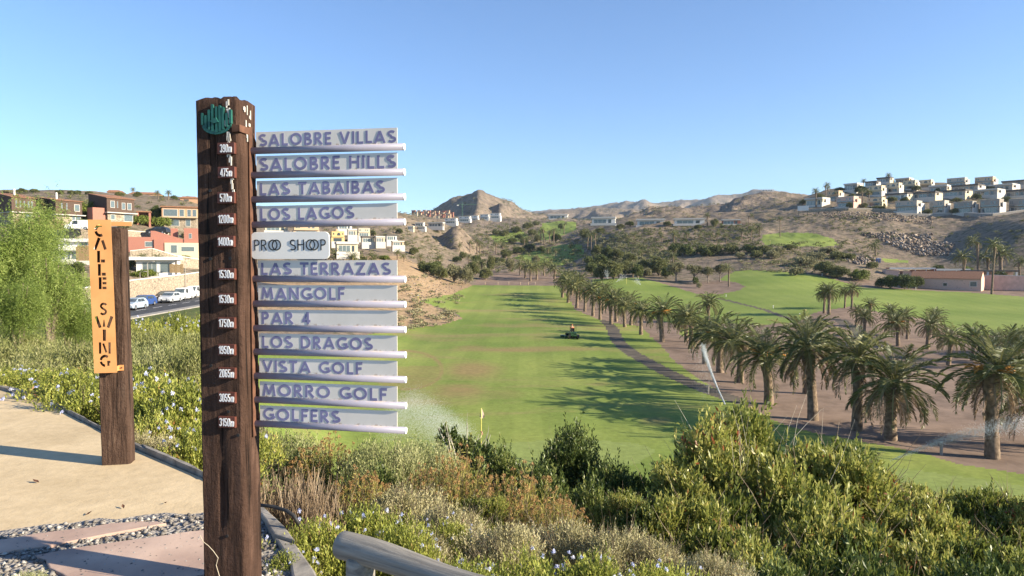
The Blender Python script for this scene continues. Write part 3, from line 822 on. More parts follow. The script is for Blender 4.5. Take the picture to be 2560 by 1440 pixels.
CRACKS = {11: [(-1.62, .035, -.3, 1.45, .02), (-1.47, .03, .9, 2.1, .018), (-1.75, .03, 1.9, 2.45, .02), (-.42, .06, -.3, .95, .016), (-1.15, .025, 1.5, 2.2, .010), (.1, .05, .2, 1.4, .008)],
          21: [(-1.7, .05, -.3, 1.9, .016), (-1.45, .04, -.3, 1.6, .02), (-1.25, .05, .2, 1.9, .014), (-1.9, .04, .0, 1.2, .012), (-1.05, .04, .4, 1.9, .012)]}
ob('post', beam(WX, WY, PTOP, 11, .012), M['timber'], post)
# bolt holes
hm = MB()
for u, v in ((526, 477), (576, 646), (572, 1029), (596, 1088), (528, 914), (568, 1340), (527, 647)):
    x, z = ploc(u, v)
    hm.tube([(x, -.0045, z), (x, .002, z)], .0075, 10)
hm.build('bolt_hole', M['black'], post)
# bird droppings streak near the top
dm = MB(); g = random.Random(4)
for u0, v0, v1, k in ((570, 245, 335, 26), (575, 330, 400, 14), (583, 430, 480, 8), (573, 340, 372, 8)):
    for i in range(k):
        x, z = ploc(u0 + g.gauss(0, 3.5), g.uniform(v0, v1)); s = g.uniform(.0015, .005); L = g.uniform(.006, .03)
        dm.box(x - s, x + s, -.0062, -.003, z - L, z)
for i in range(12):
    yy = g.uniform(.03, .1); z = PTOP - g.uniform(.01, .16); dm.box(.002, .0062, yy, yy + g.uniform(.003, .009), z - g.uniform(.01, .05), z)
dm.build('bird_droppings', M['droppings'], post)
# green cactus emblem
em = MB()
x0, zt = ploc(505, 264); x1, zb = ploc(584, 335)
W_ = x1 - x0; H_ = zt - zb
fing = [(.03, .70), (.14, .62), (.25, .80), (.36, .98), (.49, .90), (.60, .93), (.70, .88), (.82, .66), (.94, .78)]
def capsule(xa, za, xb, zb_, r, n=6):
    return [(xa - r, za), (xa + r, za)] + [(xb + r * math.cos(R(180 * k / n)), zb_ + r * math.sin(R(180 * k / n))) for k in range(n + 1)]
for k, (fx, top) in enumerate(fing):
    xx = x0 + W_ * fx
    bot = zb + H_ * (.06 + .9 * abs(fx - .48) ** 1.5)
    em.prism(capsule(xx, bot, xx, zb + H_ * top, W_ * .036), -.009 - .0003 * k, .004)
bowl = [(x0 + W_ * .05, zb + H_ * .34)] + [(x0 + W_ * (.48 + .47 * math.cos(R(a))), zb + H_ * (.34 + .34 * math.sin(R(a)))) for a in range(190, 351, 10)] + [(x0 + W_ * .95, zb + H_ * .34), (x0 + W_ * .75, zb + H_ * .14), (x0 + W_ * .5, zb + H_ * .17), (x0 + W_ * .25, zb + H_ * .14)]
em.prism(bowl, -.0075, .004)
em.prism([(x0 + W_ * .30, zb + H_ * .44), (x0 + W_ * .50, zb + H_ * .56), (x0 + W_ * .58, zb + H_ * .40), (x0 + W_ * .44, zb + H_ * .36)], -.016, -.007)   # the small bird
em.build('cactus_emblem', M['cactus'], post)
# metre plates
D_ = digits(.125)
for txt, u, v in (('390m', 569, 372), ('475m', 570, 432), ('570m', 569, 495), ('1200m', 569, 548), ('1400m', 568, 604), ('1530m', 570, 685), ('1530m', 570, 747), ('1750m', 570, 807), ('1950m', 570, 874), ('2065m', 571, 932), ('3055m', 571, 993), ('3150m', 571, 1054)):
    cxx, cz = ploc(u, v)
    hw, hh = .0435, .0262
    pl = MB().box(cxx - hw, cxx + hw, -.015, .006, cz - hh, cz + hh).build('distance_plate', M['plate'], post, bevel=.0015, seg=1)
    w_ = .074 if len(txt) == 5 else .058
    mb, _ = write(txt, D_, .125, cxx - w_ / 2, cz - .0185, .037, gap=.07, y=-.0152, dep=.0012, fit=w_)
    mb.build('lettering', M['white'], pl)
# rusty bracket with triangular gussets
bx = MB()
zt_, zb_ = vz(318, 3.27), vz(1090, 3.27)
bx.box(.004, .010, .072, .098, zb_, zt_)
bx.box(-.030, .010, -.008, -.004, vz(332, 3.2), vz(314, 3.2))
bx.box(.004, .0095, -.008, .075, vz(332, 3.2), vz(314, 3.2))
bx.build('bracket', M['rust'], post, bevel=.001, seg=1)
SIGNS = [('SALOBRE VILLAS', 377, 367, 335, 322, 990, 37), ('SALOBRE HILLS', 438, 430, 396, 384, 990, 37), ('LAS TABAIBAS', 499, 492, 456, 447, 962, 38), ('LOS LAGOS', 562, 555, 517, 510, 886, 37),
         ('LAS TERRAZAS', 697, 698, 653, 653, 977, 33), ('MANGOLF', 759, 761, 715, 716, 863, 34), ('PAR 4', 820, 824, 776, 779, 777, 33), ('LOS DRAGOS', 879, 887, 836, 842, 932, 35),
         ('VISTA GOLF', 939, 949, 896, 905, 907, 35), ('MORRO GOLF', 998, 1014, 955, 969, 968, 36), ('GOLFERS', 1058, 1076, 1016, 1031, 851, 36)]
FB = glyphs(.185)
yb = .095
def larm(u, v):
    """local x, z on the plane of the arms"""
    a, b = ray(u, v)
    nx, ny = -math.sin(PA), math.cos(PA)
    d = (PC.x * nx + PC.y * ny + yb) / (a * nx + ny)
    wx, wy = a * d - PC.x, d - PC.y
    return wx * math.cos(PA) + wy * math.sin(PA), EYE + b * d
for txt, vl, vr, tl, tr, ue, hp in SIGNS:
    xl, zl = larm(634, vl); xr, zr = larm(1008, vr)
    xr = .770; rad = .0162
    tilt = math.atan2(zr - zl, xr - xl)
    arm = empty('sign_arm', (0, yb, zl)); arm.parent = post
    arm.rotation_euler = (0, -tilt, 0)
    br = MB().tube([(.0, 0, 0), (xr - .004, 0, 0)], rad, 20).build('tube', M['bar'], arm, smooth=False)
    for p in br.data.polygons:
        if len(p.vertices) == 4: p.use_smooth = True
    MB().tube([(xr - .004, 0, 0), (xr, 0, 0)], rad * .985, 20).build('end_cap', M['cap'], arm)
    xe, zte = larm(993, tr)
    H = (zte - zr) - rad * .6
    px = larm(641, 500)[0] + .004
    pn = MB().box(0, xe - px, -.002, .002, 0, H).build('panel', M['panel'], arm)
    pn.location = (px, 0, rad * .92)
    x_end = larm(ue, vl)[0] - px
    lx = larm(650, 500)[0] - px + .002
    mb, _ = write(txt, FB, .185, px + lx, rad + .0045, H - .0165, gap=.16, y=-.0022, dep=.0006, fit=x_end - lx, wob=.02)
    lt = mb.build('lettering', M['lilac'], arm)
    MB().prism([(.011, .015), (.032, .015), (.011, .085)], .010, .014).build('gusset', M['rust'], arm)
# the round cornered white board
xl, zc = larm(632, 613); xr = larm(827, 613)[0]; zt2 = larm(730, 580)[1]; zb2 = larm(730, 648)[1]
def rrect(x0, x1, z0, z1, r, n=6):
    P = []
    for cx_, cz_, a0 in ((x1 - r, z1 - r, 0), (x0 + r, z1 - r, 90), (x0 + r, z0 + r, 180), (x1 - r, z0 + r, 270)):
        P += [(cx_ + r * math.cos(R(a0 + 90 * k / n)), cz_ + r * math.sin(R(a0 + 90 * k / n))) for k in range(n + 1)]
    return P
M['board'] = var('white_enamel_board', (.76, .73, .68, 1), (.82, .79, .74, 1), 5, .4, .45, 0)
bd = empty('sign_board', (0, 0, 0)); bd.parent = post
MB().prism(rrect(xl, xr, zb2, zt2, .024), yb - .016, yb - .010).build('board', M['board'], bd, bevel=.001, seg=1)
GT = glyphs(.1)
GT['O'] = (1.32, [arc(.47, .5, .43, .46, 0, 360, 30), arc(.85, .5, .43, .46, 0, 360, 30)])
GT['P'] = (.52, [[(.04, 0), (.04, 1)], [(.04, .96), (.26, .96)] + arc(.26, .72, .23, .24, 90, -90, 10) + [(.04, .48)]])
GT['R'] = (.56, [[(.04, 0), (.04, 1)], [(.04, .96), (.26, .96)] + arc(.26, .72, .23, .24, 90, -90, 10) + [(.04, .48)], [(.24, .48), (.55, 0)]])
GT['H'] = (.66, [[(.04, 0), (.04, 1)], [(.62, 0), (.62, 1)], [(.04, .53), (.62, .53)]])
GT[' '] = (.55, [])
xa, xb_ = larm(641, 613)[0], larm(818, 613)[0]
mb, _ = write('PRO SHOP', GT, .1, xa, zc - .0255, .051, gap=.2, y=yb - .0162, dep=.0012, fit=xb_ - xa)
mb.build('lettering', M['black'], bd)

# ------------------------------------------------------------------ the street name post
SA = R(11)
dS = 5.33
pS = at(325, 1165, dS)
sp = empty('street_name_post', (pS.x, pS.y, 0), SA)
tag(sp, 'short dark sleeper post carrying an orange street name sheet at the path edge', 'signpost')
SW, SD = .213, .13
TOPZ = vz(572, dS)
ob('post', beam(SW, SD, TOPZ, 21, .012, z0=-.25), M['timber_grey'], sp)
for ch in sp.children: ch.rotation_euler = (0, R(-.5), 0)
M['orange'] = var('orange_sheet_steel', (.50, .235, .085, 1), (.60, .30, .115, 1), 3.2, .5, .35, .05, .003)
def sloc(u, v, y):
    a, b = ray(u, v)
    nx, ny = -math.sin(SA), math.cos(SA)
    d = (pS.x * nx + pS.y * ny + y) / (a * nx + ny)
    wx, wy = a * d - pS.x, d - pS.y
    return wx * math.cos(SA) + wy * math.sin(SA), EYE + b * d
yf = -.055
TLx, TZ0 = sloc(219, 549, yf); TRx, _ = sloc(277, 549, yf); BLx, BZ0 = sloc(236, 933, yf); BRx, _ = sloc(293, 933, yf)
def stencil():
    """front sheet with the letters cut through: (x, z) holes in the sheet, from the photograph's letter rows"""
    h = []
    def q(cu, cv, pts, sx=15, sz=15):
        out = []
        for px, pz in pts:
            x, z = sloc(cu + px * sx, cv - pz * sz, yf); out.append((x, z))
        h.append(out)
    def band(cu, cv, pts, w, sx=15, sz=15):
        L, Q = [], []
        for i, p in enumerate(pts):
            a = pts[max(i - 1, 0)]; b = pts[min(i + 1, len(pts) - 1)]
            dx, dz = b[0] - a[0], b[1] - a[1]; l = math.hypot(dx, dz)
            L.append((p[0] - dz / l * w / 2, p[1] + dx / l * w / 2)); Q.append((p[0] + dz / l * w / 2, p[1] - dx / l * w / 2))
        q(cu, cv, L + Q[::-1], sx, sz)
    w = .46
    band(248, 576, arc(.15, 0, .7, .8, 62, 172, 8), w, 16, 16); band(248, 576, arc(.15, 0, .7, .8, 190, 300, 8), w, 16, 16)       # C
    band(250, 609, [(-.86, -1), (-.12, .95)], .5); band(250, 609, [(.38, .55), (.9, -1)], .5)                                     # A
    for cu, cv in ((253, 642), (255, 675)):                                                                                       # L L
        q(cu, cv, [(-.75, -.95), (-.75, 1), (-.2, 1), (-.2, -.95)], 14); q(cu, cv, [(-.08, -.95), (-.08, -.45), (.7, -.45), (.7, -.95)], 14)
    q(257, 708, [(-.75, -1), (-.75, 1), (-.2, 1), (-.2, -1)], 14)                                                                 # E
    for z0, z1 in ((.58, 1), (-.2, .2), (-1, -.58)): q(257, 708, [(-.08, z0), (-.08, z1), (.68, z1), (.68, z0)], 14)
    band(258, 772, arc(.08, .45, .47, .40, 25, 215, 10) + arc(-.02, -.50, .47, .40, 42, -150, 10), .38)   # S
    band(260, 805, [(-1.25, .95), (-.6, -.95)], .5, 16); band(260, 805, [(1.25, .95), (.6, -.95)], .5, 16); q(260, 805, [(-.24, -.8), (-.07, .4), (.07, .4), (.24, -.8)], 16)   # W
    q(261, 838, [(-.28, -.95), (-.28, .95), (.28, .95), (.28, -.95)])                                                             # I
    q(262, 870, [(-1, -.95), (-1, .95), (-.58, .95), (-.58, -.95)]); band(262, 870, [(-.27, .75), (.27, -.75)], .38); q(262, 870, [(.58, -.95), (.58, .95), (1, .95), (1, -.95)])   # N
    band(262, 902, arc(.05, 0, .72, .8, 50, 172, 8), .44); band(262, 902, arc(.05, 0, .72, .8, 190, 272, 8), .44); q(262, 902, [(.38, -.85), (.38, .02), (.95, .02), (.95, -.35), (.8, -.35), (.8, -.85)])   # G
    return h
def cut_sheet(outer, holes, th):
    cu = bpy.data.curves.new('sheet', 'CURVE'); cu.dimensions = '2D'; cu.fill_mode = 'BOTH'; cu.extrude = th / 2
    for P in [outer] + holes:
        s = cu.splines.new('POLY'); s.points.add(len(P) - 1)
        for p, (x, z) in zip(s.points, P): p.co = (x, z, 0, 1)
        s.use_cyclic_u = True
    o = bpy.data.objects.new('tmp', cu); COL.objects.link(o)
    dg = bpy.context.evaluated_depsgraph_get()
    me = bpy.data.meshes.new_from_object(o.evaluated_get(dg))
    bpy.data.objects.remove(o)
    return me
outer = [(BLx, BZ0), (BRx, BZ0), (TRx, TZ0), (TLx, TZ0)]
sh_ = ob('name_sheet', cut_sheet(outer, stencil(), .004), M['orange'], sp)
sh_.location = (0, yf, 0); sh_.rotation_euler = (R(90), 0, 0)
# folded back flange, rear leg and the bolted tab
fl = MB()
fl.add([(TRx - .002, yf, TZ0), (TRx + .004, SD + .02, TZ0), (TRx + .004, SD + .02, TZ0 - .20), (TRx - .002, yf, TZ0 - .20)], [(0, 1, 2, 3)])
fl = MB()
fl.box(TLx, TLx + .004, yf + .002, SD + .04, TZ0 - .035, TZ0 - .002)
fl.box(TLx + .004, TRx + .075, SD + .036, SD + .04, TZ0 - .035, TZ0 - .002)
fl.box(BRx - .004, BRx, yf + .002, -.004, BZ0 + .01, BZ0 + .05)
fl.box(BRx, BRx + .03, -.008, -.003, BZ0 + .008, BZ0 + .052)
fl.build('fold', M['orange'], sp)
MB().tube([(BRx + .016, -.014, BZ0 + .03), (BRx + .016, -.006, BZ0 + .03)], .007, 8).build('bolt', M['rust'], sp)

# ------------------------------------------------------------------ log rail at the bottom of the picture
def log_mat():
    t = NT('silvered_log')
    co = t.coord('Object')
    m = t.n('Mapping'); m.inputs['Scale'].default_value = (1.5, 26, 26); t.l(co, m.inputs[0])
    n1 = t.noise(m.outputs[0], 1.5, 8, .65, .5)
    m2 = t.n('Mapping'); m2.inputs['Scale'].default_value = (.9, 22, 22); t.l(co, m2.inputs[0])
    n2 = t.noise(m2.outputs[0], 1.0, 3, .5, .6)
    c = t.ramp(n1, (.3, (.13, .12, .108, 1)), (.52, (.25, .23, .20, 1)), (.75, (.37, .345, .30, 1)))
    cr = t.ramp(n2, (.64, (0, 0, 0)), (.67, (1, 1, 1)))
    c = t.mix(cr, c, (.03, .028, .026, 1))
    t.bump(t.math('SUBTRACT', n1, cr), .6, .01)
    return t.col(c, .8, .2)
M['log'] = log_mat()
la = at(868, 1366, 2.62); lb = at(1215, 1478, 2.28)
dv = (lb - la); Ln = dv.length
ra = empty('log_rail', (la.x, la.y, la.z), math.atan2(dv.y, dv.x))
tag(ra, 'weathered grey log rail on a round post at the kerb', 'rail fence')
n_ = 30
pts, rr = [], []
for k in range(n_ + 1):
    t_ = k / n_
    pts.append((-.03 + t_ * Ln * 1.9, .006 * math.sin(t_ * 7), t_ * 1.9 * dv.z + .004 * math.sin(t_ * 11))); rr.append(.051 + .003 * math.sin(t_ * 9 + 1))
lg = MB().tube(pts, rr, 24).build('rail', M['log'], ra, bevel=.006)
for p in lg.data.polygons: p.use_smooth = len(p.vertices) == 4
pg = MB().tube([(.07, 0, -la.z - .2), (.07, .0, -.045), (.07, 0, -.02)], [.058, .055, .05], 20).build('rail_post', M['log'], ra)
for p in pg.data.polygons: p.use_smooth = len(p.vertices) == 4
pg2 = MB().tube([(Ln * 1.8, 0, -la.z - .2), (Ln * 1.8, 0, 1.8 * dv.z - .04)], [.058, .055], 20).build('rail_post', M['log'], ra)
# ------------------------------------------------------------------ foliage
def nrm(a):
    return a / np.maximum(np.linalg.norm(a, axis=-1, keepdims=True), 1e-9)
def leaf_quads(P, Dv, L, W, rng, roll=None, fold=.0):
    """diamond shaped leaves: base P, direction Dv, length L, width W"""
    n = len(P)
    r = rng.normal(size=(n, 3)) if roll is None else roll
    S = nrm(np.cross(Dv, r))
    L = np.broadcast_to(np.asarray(L, float), (n,))[:, None]; W = np.broadcast_to(np.asarray(W, float), (n,))[:, None]
    Nn = np.cross(Dv, S)
    V = np.stack([P, P + Dv * L * .5 + S * W * .5 + Nn * L * fold, P + Dv * L, P + Dv * L * .5 - S * W * .5 + Nn * L * fold], 1)
    return V.reshape(-1, 3), np.arange(4 * n).reshape(n, 4)
def rdirs(rng, n):
    return nrm(rng.normal(size=(n, 3)))

def bush_foliage(seed, size, nblob, nsprig, nl, L, W, sL, up=.5, spread=.8, blob=(.30, .48), flat=.0, curl=.35, tintj=.12, inner=.72, lift=0.):
    """sprigs of leaves carried on a lobed crown; size = half widths and height"""
    rng = np.random.default_rng(seed)
    sx, sy, sz = size
    a = rng.uniform(0, 2 * np.pi, nblob); r = np.sqrt(rng.uniform(0, 1, nblob)) * .68; hz = rng.uniform(.22, .72, nblob) * (1 - (.2 if sx > 1.5 and L < .2 else .45) * r)
    C = np.stack([np.cos(a) * r * sx, np.sin(a) * r * sy, hz * sz], -1)
    br = rng.uniform(*blob, nblob)
    k = rng.choice(nblob, nsprig, p=br ** 2 / np.sum(br ** 2))
    dv = rdirs(rng, nsprig)
    dv[:, 2] = np.where(dv[:, 2] < -.35, -dv[:, 2], dv[:, 2])
    ext = np.where(rng.uniform(0, 1, nsprig) < .09, rng.uniform(1.05, 1.4, nsprig), rng.uniform(inner, 1.0, nsprig))     # some shoots stand out
    P = C[k] + dv * (br[k] * ext)[:, None] * np.array([sx, sy, sz * .8])
    P[:, 2] = np.maximum(P[:, 2], .02 * sz)
    SD = nrm(dv * spread + np.array([0, 0, up]) + rng.normal(size=(nsprig, 3)) * .3)
    tb = rng.normal(.5, .12, nsprig) + rng.normal(0, .10, nblob)[k]
    t = (np.arange(nl) + .6) / nl
    base = P[:, None, :] + SD[:, None, :] * (sL * rng.uniform(.6, 1.2, nsprig))[:, None, None] * t[None, :, None]
    perp = nrm(np.cross(np.repeat(SD[:, None, :], nl, 1), rng.normal(size=(nsprig, nl, 3))))
    LD = nrm(SD[:, None, :] * (1 - curl) + perp * (curl + .25))
    n = nsprig * nl
    V, Q = leaf_quads(base.reshape(-1, 3), LD.reshape(-1, 3), L * rng.uniform(.6, 1.15, n), W * rng.uniform(.7, 1.15, n), rng, fold=.06)
    T = np.clip(np.repeat(tb, nl) + rng.normal(0, tintj, n), 0, 1)
    return V, Q, np.repeat(T, 4), (C, br)

def twigs(seed, size, n, r=.006, jitter=.18, bare=0, outx=1.0):
    rng = random.Random(seed); mb = MB()
    sx, sy, sz = size
    for i in range(n):
        a = rng.uniform(0, 6.28); q = rng.uniform(.2, .9)
        e = Vector((math.cos(a) * q * sx * outx, math.sin(a) * q * sy * outx, sz * rng.uniform(.55, 1.0 + bare) * (1.05 - .35 * q)))
        s = Vector((rng.uniform(-.12, .12) * sx, rng.uniform(-.12, .12) * sy, 0))
        m1 = s.lerp(e, .35) + Vector((rng.uniform(-1, 1), rng.uniform(-1, 1), rng.uniform(-.3, .6))) * jitter * sx * .6
        m2 = s.lerp(e, .7) + Vector((rng.uniform(-1, 1), rng.uniform(-1, 1), rng.uniform(-.3, .6))) * jitter * sx * .5
        mb.tube([s, m1, m2, e], [r * 1.6, r * 1.2, r * .8, r * .3], 4, caps=False)
        for q_ in range(3 if bare else 1):
            f = m1.lerp(m2, rng.random()) if rng.random() < .5 else m2.lerp(e, rng.random())
            g2 = f + (e - m1) * rng.uniform(.25, .5) + Vector((rng.uniform(-1, 1), rng.uniform(-1, 1), rng.uniform(-.2, .8))) * jitter * sx
            mb.tube([f, f.lerp(g2, .5) + Vector((rng.uniform(-1, 1), rng.uniform(-1, 1), 0)) * jitter * .2 * sx, g2], [r * .7, r * .5, r * .2], 3, caps=False)
    return mb

G3 = lambda *c: tuple((p, q) for p, q in c)
M['leaf_lentisk'] = leafmat('leathery_green_leaf', G3((.15, (.055, .078, .016, 1)), (.40, (.17, .20, .04, 1)), (.64, (.33, .335, .08, 1)), (.90, (.50, .46, .15, 1)), (.985, (.28, .09, .04, 1))), .38, .42, .35)
M['leaf_dark'] = leafmat('dark_green_leaf', G3((.15, (.034, .055, .014, 1)), (.5, (.11, .15, .036, 1)), (.85, (.26, .27, .085, 1))), .22, .4, .35)
M['leaf_plumbago'] = leafmat('fresh_light_green_leaf', G3((.12, (.10, .115, .025, 1)), (.45, (.27, .30, .055, 1)), (.75, (.42, .42, .10, 1)), (.95, (.48, .38, .12, 1)), (.99, (.30, .12, .05, 1))), .38, .5, .25)
M['leaf_dry'] = leafmat('grey_beige_dry_leaf', G3((.1, (.19, .175, .08, 1)), (.45, (.41, .375, .20, 1)), (.8, (.58, .53, .34, 1)), (.97, (.34, .19, .11, 1))), .25, .8, .1)
M['leaf_olive'] = leafmat('grey_olive_leaf', G3((.1, (.12, .135, .05, 1)), (.5, (.285, .305, .125, 1)), (.9, (.47, .46, .24, 1))), .3, .7, .15)
M['leaf_umbel'] = leafmat('yellow_green_feathery_leaf', G3((.1, (.14, .135, .03, 1)), (.5, (.33, .30, .08, 1)), (.9, (.46, .39, .14, 1))), .35, .6, .15)
M['umbel'] = leafmat('dry_orange_flower_head', G3((.1, (.24, .125, .05, 1)), (.5, (.40, .245, .105, 1)), (.9, (.54, .37, .19, 1))), .25, .8, .1)
M['flower'] = leafmat('pale_blue_petal', G3((.1, (.42, .46, .74, 1)), (.5, (.58, .61, .82, 1)), (.9, (.76, .77, .88, 1))), .35, .6, .1)
M['leaf_pepper'] = leafmat('feathery_light_green_leaf', G3((.1, (.085, .125, .025, 1)), (.5, (.21, .28, .06, 1)), (.9, (.37, .43, .13, 1))), .4, .55, .2)
M['leaf_grass'] = leafmat('pale_green_grass', G3((.1, (.13, .145, .045, 1)), (.5, (.26, .27, .10, 1)), (.9, (.40, .38, .19, 1))), .35, .7, .1)
M['twig'] = var('grey_brown_twig', (.14, .105, .07, 1), (.27, .22, .16, 1), 20, .9, .1, 0)
M['twig_pale'] = var('pale_bare_twig', (.36, .32, .26, 1), (.52, .48, .41, 1), 20, .9, .1, 0)
M['reed'] = leafmat('dry_brown_stalk', G3((.1, (.12, .085, .05, 1)), (.5, (.28, .205, .135, 1)), (.9, (.42, .34, .25, 1))), .1, .9, .1)

PROTO = {}
def proto(name, parts):
    PROTO[name] = parts
def mk_bush(key, seed, size, leaf, twig, ntw, **kw):
    V, Q, T, (C, br) = bush_foliage(seed, size, **kw)
    me = mesh_np(key + '_foliage', V, Q, T); me.materials.append(M[leaf])
    parts = [('foliage', me)]
    if ntw:
        tm = twigs(seed + 1, size, ntw, **(dict(r=.0045, bare=0) | TW.get(key, {}))).mesh(key + '_branches', smooth=True, fix=False); tm.materials.append(M[twig])
        parts.append(('branches', tm))
    proto(key, parts)
    return C, br
TW = {'bigbush': dict(r=.006, bare=.0, jitter=.17), 'bigbush2': dict(r=.009, bare=.02, jitter=.2), 'dryshrub': dict(r=.004, bare=.05), 'sprout': dict(r=.012, bare=.0)}
mk_bush('bigbush', 1, (2.3, 1.7, 2.0), 'leaf_lentisk', 'twig_pale', 80, nblob=30, nsprig=3300, nl=9, L=.10, W=.036, sL=.2, up=.45, blob=(.14, .30), inner=.66)
mk_bush('bigbush2', 2, (1.9, 1.5, 1.5), 'leaf_lentisk', 'twig', 26, nblob=26, nsprig=2500, nl=9, L=.095, W=.034, sL=.18, up=.5, blob=(.15, .31), inner=.66)
mk_bush('darkbush', 3, (1.0, .9, 1.5), 'leaf_dark', 'twig', 22, nblob=18, nsprig=1500, nl=10, L=.075, W=.027, sL=.2, up=.7, blob=(.2, .38), inner=.68)
mk_bush('sprout', 4, (.8, .7, 1.15), 'leaf_dark', 'twig_pale', 12, nblob=9, nsprig=420, nl=9, L=.075, W=.034, sL=.16, up=.8, blob=(.15, .28), inner=.6)
mk_bush('dryshrub', 5, (.75, .7, .6), 'leaf_dry', 'twig', 60, nblob=16, nsprig=1900, nl=8, L=.034, W=.013, sL=.13, up=.7, blob=(.2, .36), inner=.75)
mk_bush('dryshrub2', 6, (.9, .8, .9), 'leaf_olive', 'twig', 60, nblob=18, nsprig=1900, nl=9, L=.044, W=.014, sL=.19, up=.9, blob=(.2, .36), inner=.7)
mk_bush('wild', 9, (1.0, .9, .7), 'leaf_grass', 'twig', 20, nblob=16, nsprig=1500, nl=8, L=.075, W=.016, sL=.28, up=1.2, blob=(.22, .4), inner=.6)
mk_bush('plumbago', 7, (.75, .7, .62), 'leaf_plumbago', 'twig', 26, nblob=14, nsprig=1500, nl=9, L=.042, W=.017, sL=.15, up=1.0, blob=(.22, .40), inner=.68)
mk_bush('plumbago2', 8, (.8, .65, .55), 'leaf_plumbago', 'twig', 26, nblob=14, nsprig=1300, nl=9, L=.045, W=.018, sL=.17, up=1.1, blob=(.22, .40), inner=.66)
def flowers(seed, size, n, s=.021):
    rng = np.random.default_rng(seed)
    sx, sy, sz = size
    a = rng.uniform(0, 2 * np.pi, n); r = np.sqrt(rng.uniform(0, 1, n)) * .95
    C = np.stack([np.cos(a) * r * sx, np.sin(a) * r * sy, sz * (1.05 - .5 * r ** 2) * rng.uniform(.78, 1.05, n)], -1)
    m = 34
    D_ = rdirs(rng, n * m); D_[:, 2] = np.abs(D_[:, 2]) - .15
    P = np.repeat(C, m, 0) + D_ * s * rng.uniform(.5, 1.1, n * m)[:, None]
    V, Q = leaf_quads(P, nrm(rng.normal(size=(n * m, 3))), s * .72, s * .55, rng)
    return V, Q, np.repeat(np.clip(np.repeat(rng.normal(.5, .15, n), m) + rng.normal(0, .12, n * m), 0, 1), 4)
for key, sd, sz_, n in (('plumbago', 31, (.72, .68, .66), 20), ('plumbago2', 32, (.78, .62, .60), 28)):
    V, Q, T = flowers(sd, sz_, n)
    me = mesh_np(key + '_flowers', V, Q, T); me.materials.append(M['flower'])
    PROTO[key].append(('flowers', me))
# feathery shrub with flat orange flower heads
def umbel_shrub(seed, size, nst):
    rng = np.random.default_rng(seed); sx, sy, sz = size
    V1, Q1, T1, V2, Q2, T2 = [], [], [], [], [], []
    mb = MB(); o1 = o2 = 0
    for i in range(nst):
        a = rng.uniform(0, 6.28); r = math.sqrt(rng.uniform(0, 1)); h = sz * (1.05 - .35 * r * r) * rng.uniform(.75, 1.05)
        e = np.array([math.cos(a) * r * sx, math.sin(a) * r * sy, h]); s = np.array([e[0] * .35, e[1] * .35, 0])
        mid = s * .4 + e * .6 + np.array([0, 0, .06 * sz])
        mb.tube([Vector(s), Vector(mid), Vector(e)], [.004, .0032, .002], 3, caps=False)
        n = 30
        t = rng.uniform(.3, .95, n)[:, None]
        P = s * (1 - t) ** 2 + 2 * mid * t * (1 - t) + e * t ** 2
        Dv = nrm(rng.normal(size=(n, 3)) * .8 + np.array([0, 0, .9]))
        v, q = leaf_quads(P, Dv, rng.uniform(.05, .10, n), .010, rng); V1.append(v); Q1.append(q + o1); o1 += len(v); T1.append(np.repeat(np.clip(rng.normal(.5, .2, n), 0, 1), 4))
        n = 44
        rr = np.sqrt(rng.uniform(0, 1, n)) * rng.uniform(.018, .034); aa = rng.uniform(0, 6.28, n)
        P = e + np.stack([np.cos(aa) * rr, np.sin(aa) * rr, .018 - rr * .5 + rng.normal(0, .005, n)], -1)
        v, q = leaf_quads(P, nrm(rng.normal(size=(n, 3)) + np.array([0, 0, .6])),   .013, .009, rng); V2.append(v); Q2.append(q + o2); o2 += len(v); T2.append(np.repeat(np.clip(rng.normal(.5, .2, n), 0, 1), 4))
    f = mesh_np('umbel_foliage', np.vstack(V1), np.vstack(Q1), np.concatenate(T1)); f.materials.append(M['leaf_umbel'])
    h = mesh_np('umbel_heads', np.vstack(V2), np.vstack(Q2), np.concatenate(T2)); h.materials.append(M['umbel'])
    st = mb.mesh('umbel_stems', smooth=True, fix=False); st.materials.append(M['twig'])
    proto('umbel', [('foliage', f), ('flower_heads', h), ('branches', st)])
umbel_shrub(51, (.62, .58, .95), 150)
def stalks(key, seed, size, n, mat, w=.007, lean=.25, h0=.5):
    rng = np.random.default_rng(seed); sx, sy, sz = size
    P = np.stack([rng.uniform(-1, 1, n) * sx, rng.uniform(-1, 1, n) * sy, np.zeros(n)], -1)
    Dv = nrm(np.stack([rng.normal(0, lean, n), rng.normal(0, lean, n), np.ones(n)], -1))
    L = sz * rng.uniform(h0, 1.0, n)[:, None]
    S = nrm(np.cross(Dv, rng.normal(size=(n, 3)))) * w * rng.uniform(.6, 1.4, n)[:, None]
    bend = nrm(rng.normal(size=(n, 3))) * sz * .07
    V = np.stack([P - S, P + S, P + Dv * L * .5 + S * .9 + bend, P + Dv * L * .5 - S * .9 + bend, P + Dv * L + S * .35, P + Dv * L - S * .35], 1).reshape(-1, 3)
    b = np.arange(n)[:, None] * 6
    Q = np.concatenate([b + np.array([0, 1, 2, 3]), b + np.array([3, 2, 4, 5])])
    me = mesh_np(key, V, Q, np.repeat(np.clip(rng.normal(.5, .2, n), 0, 1), 6)); me.materials.append(M[mat])
    proto(key, [('stalks', me)])
stalks('reeds', 61, (.62, .45, .62), 520, 'reed', lean=.4)
stalks('grasstuft', 62, (.8, .6, .7), 1100, 'leaf_grass', w=.006, lean=.35)

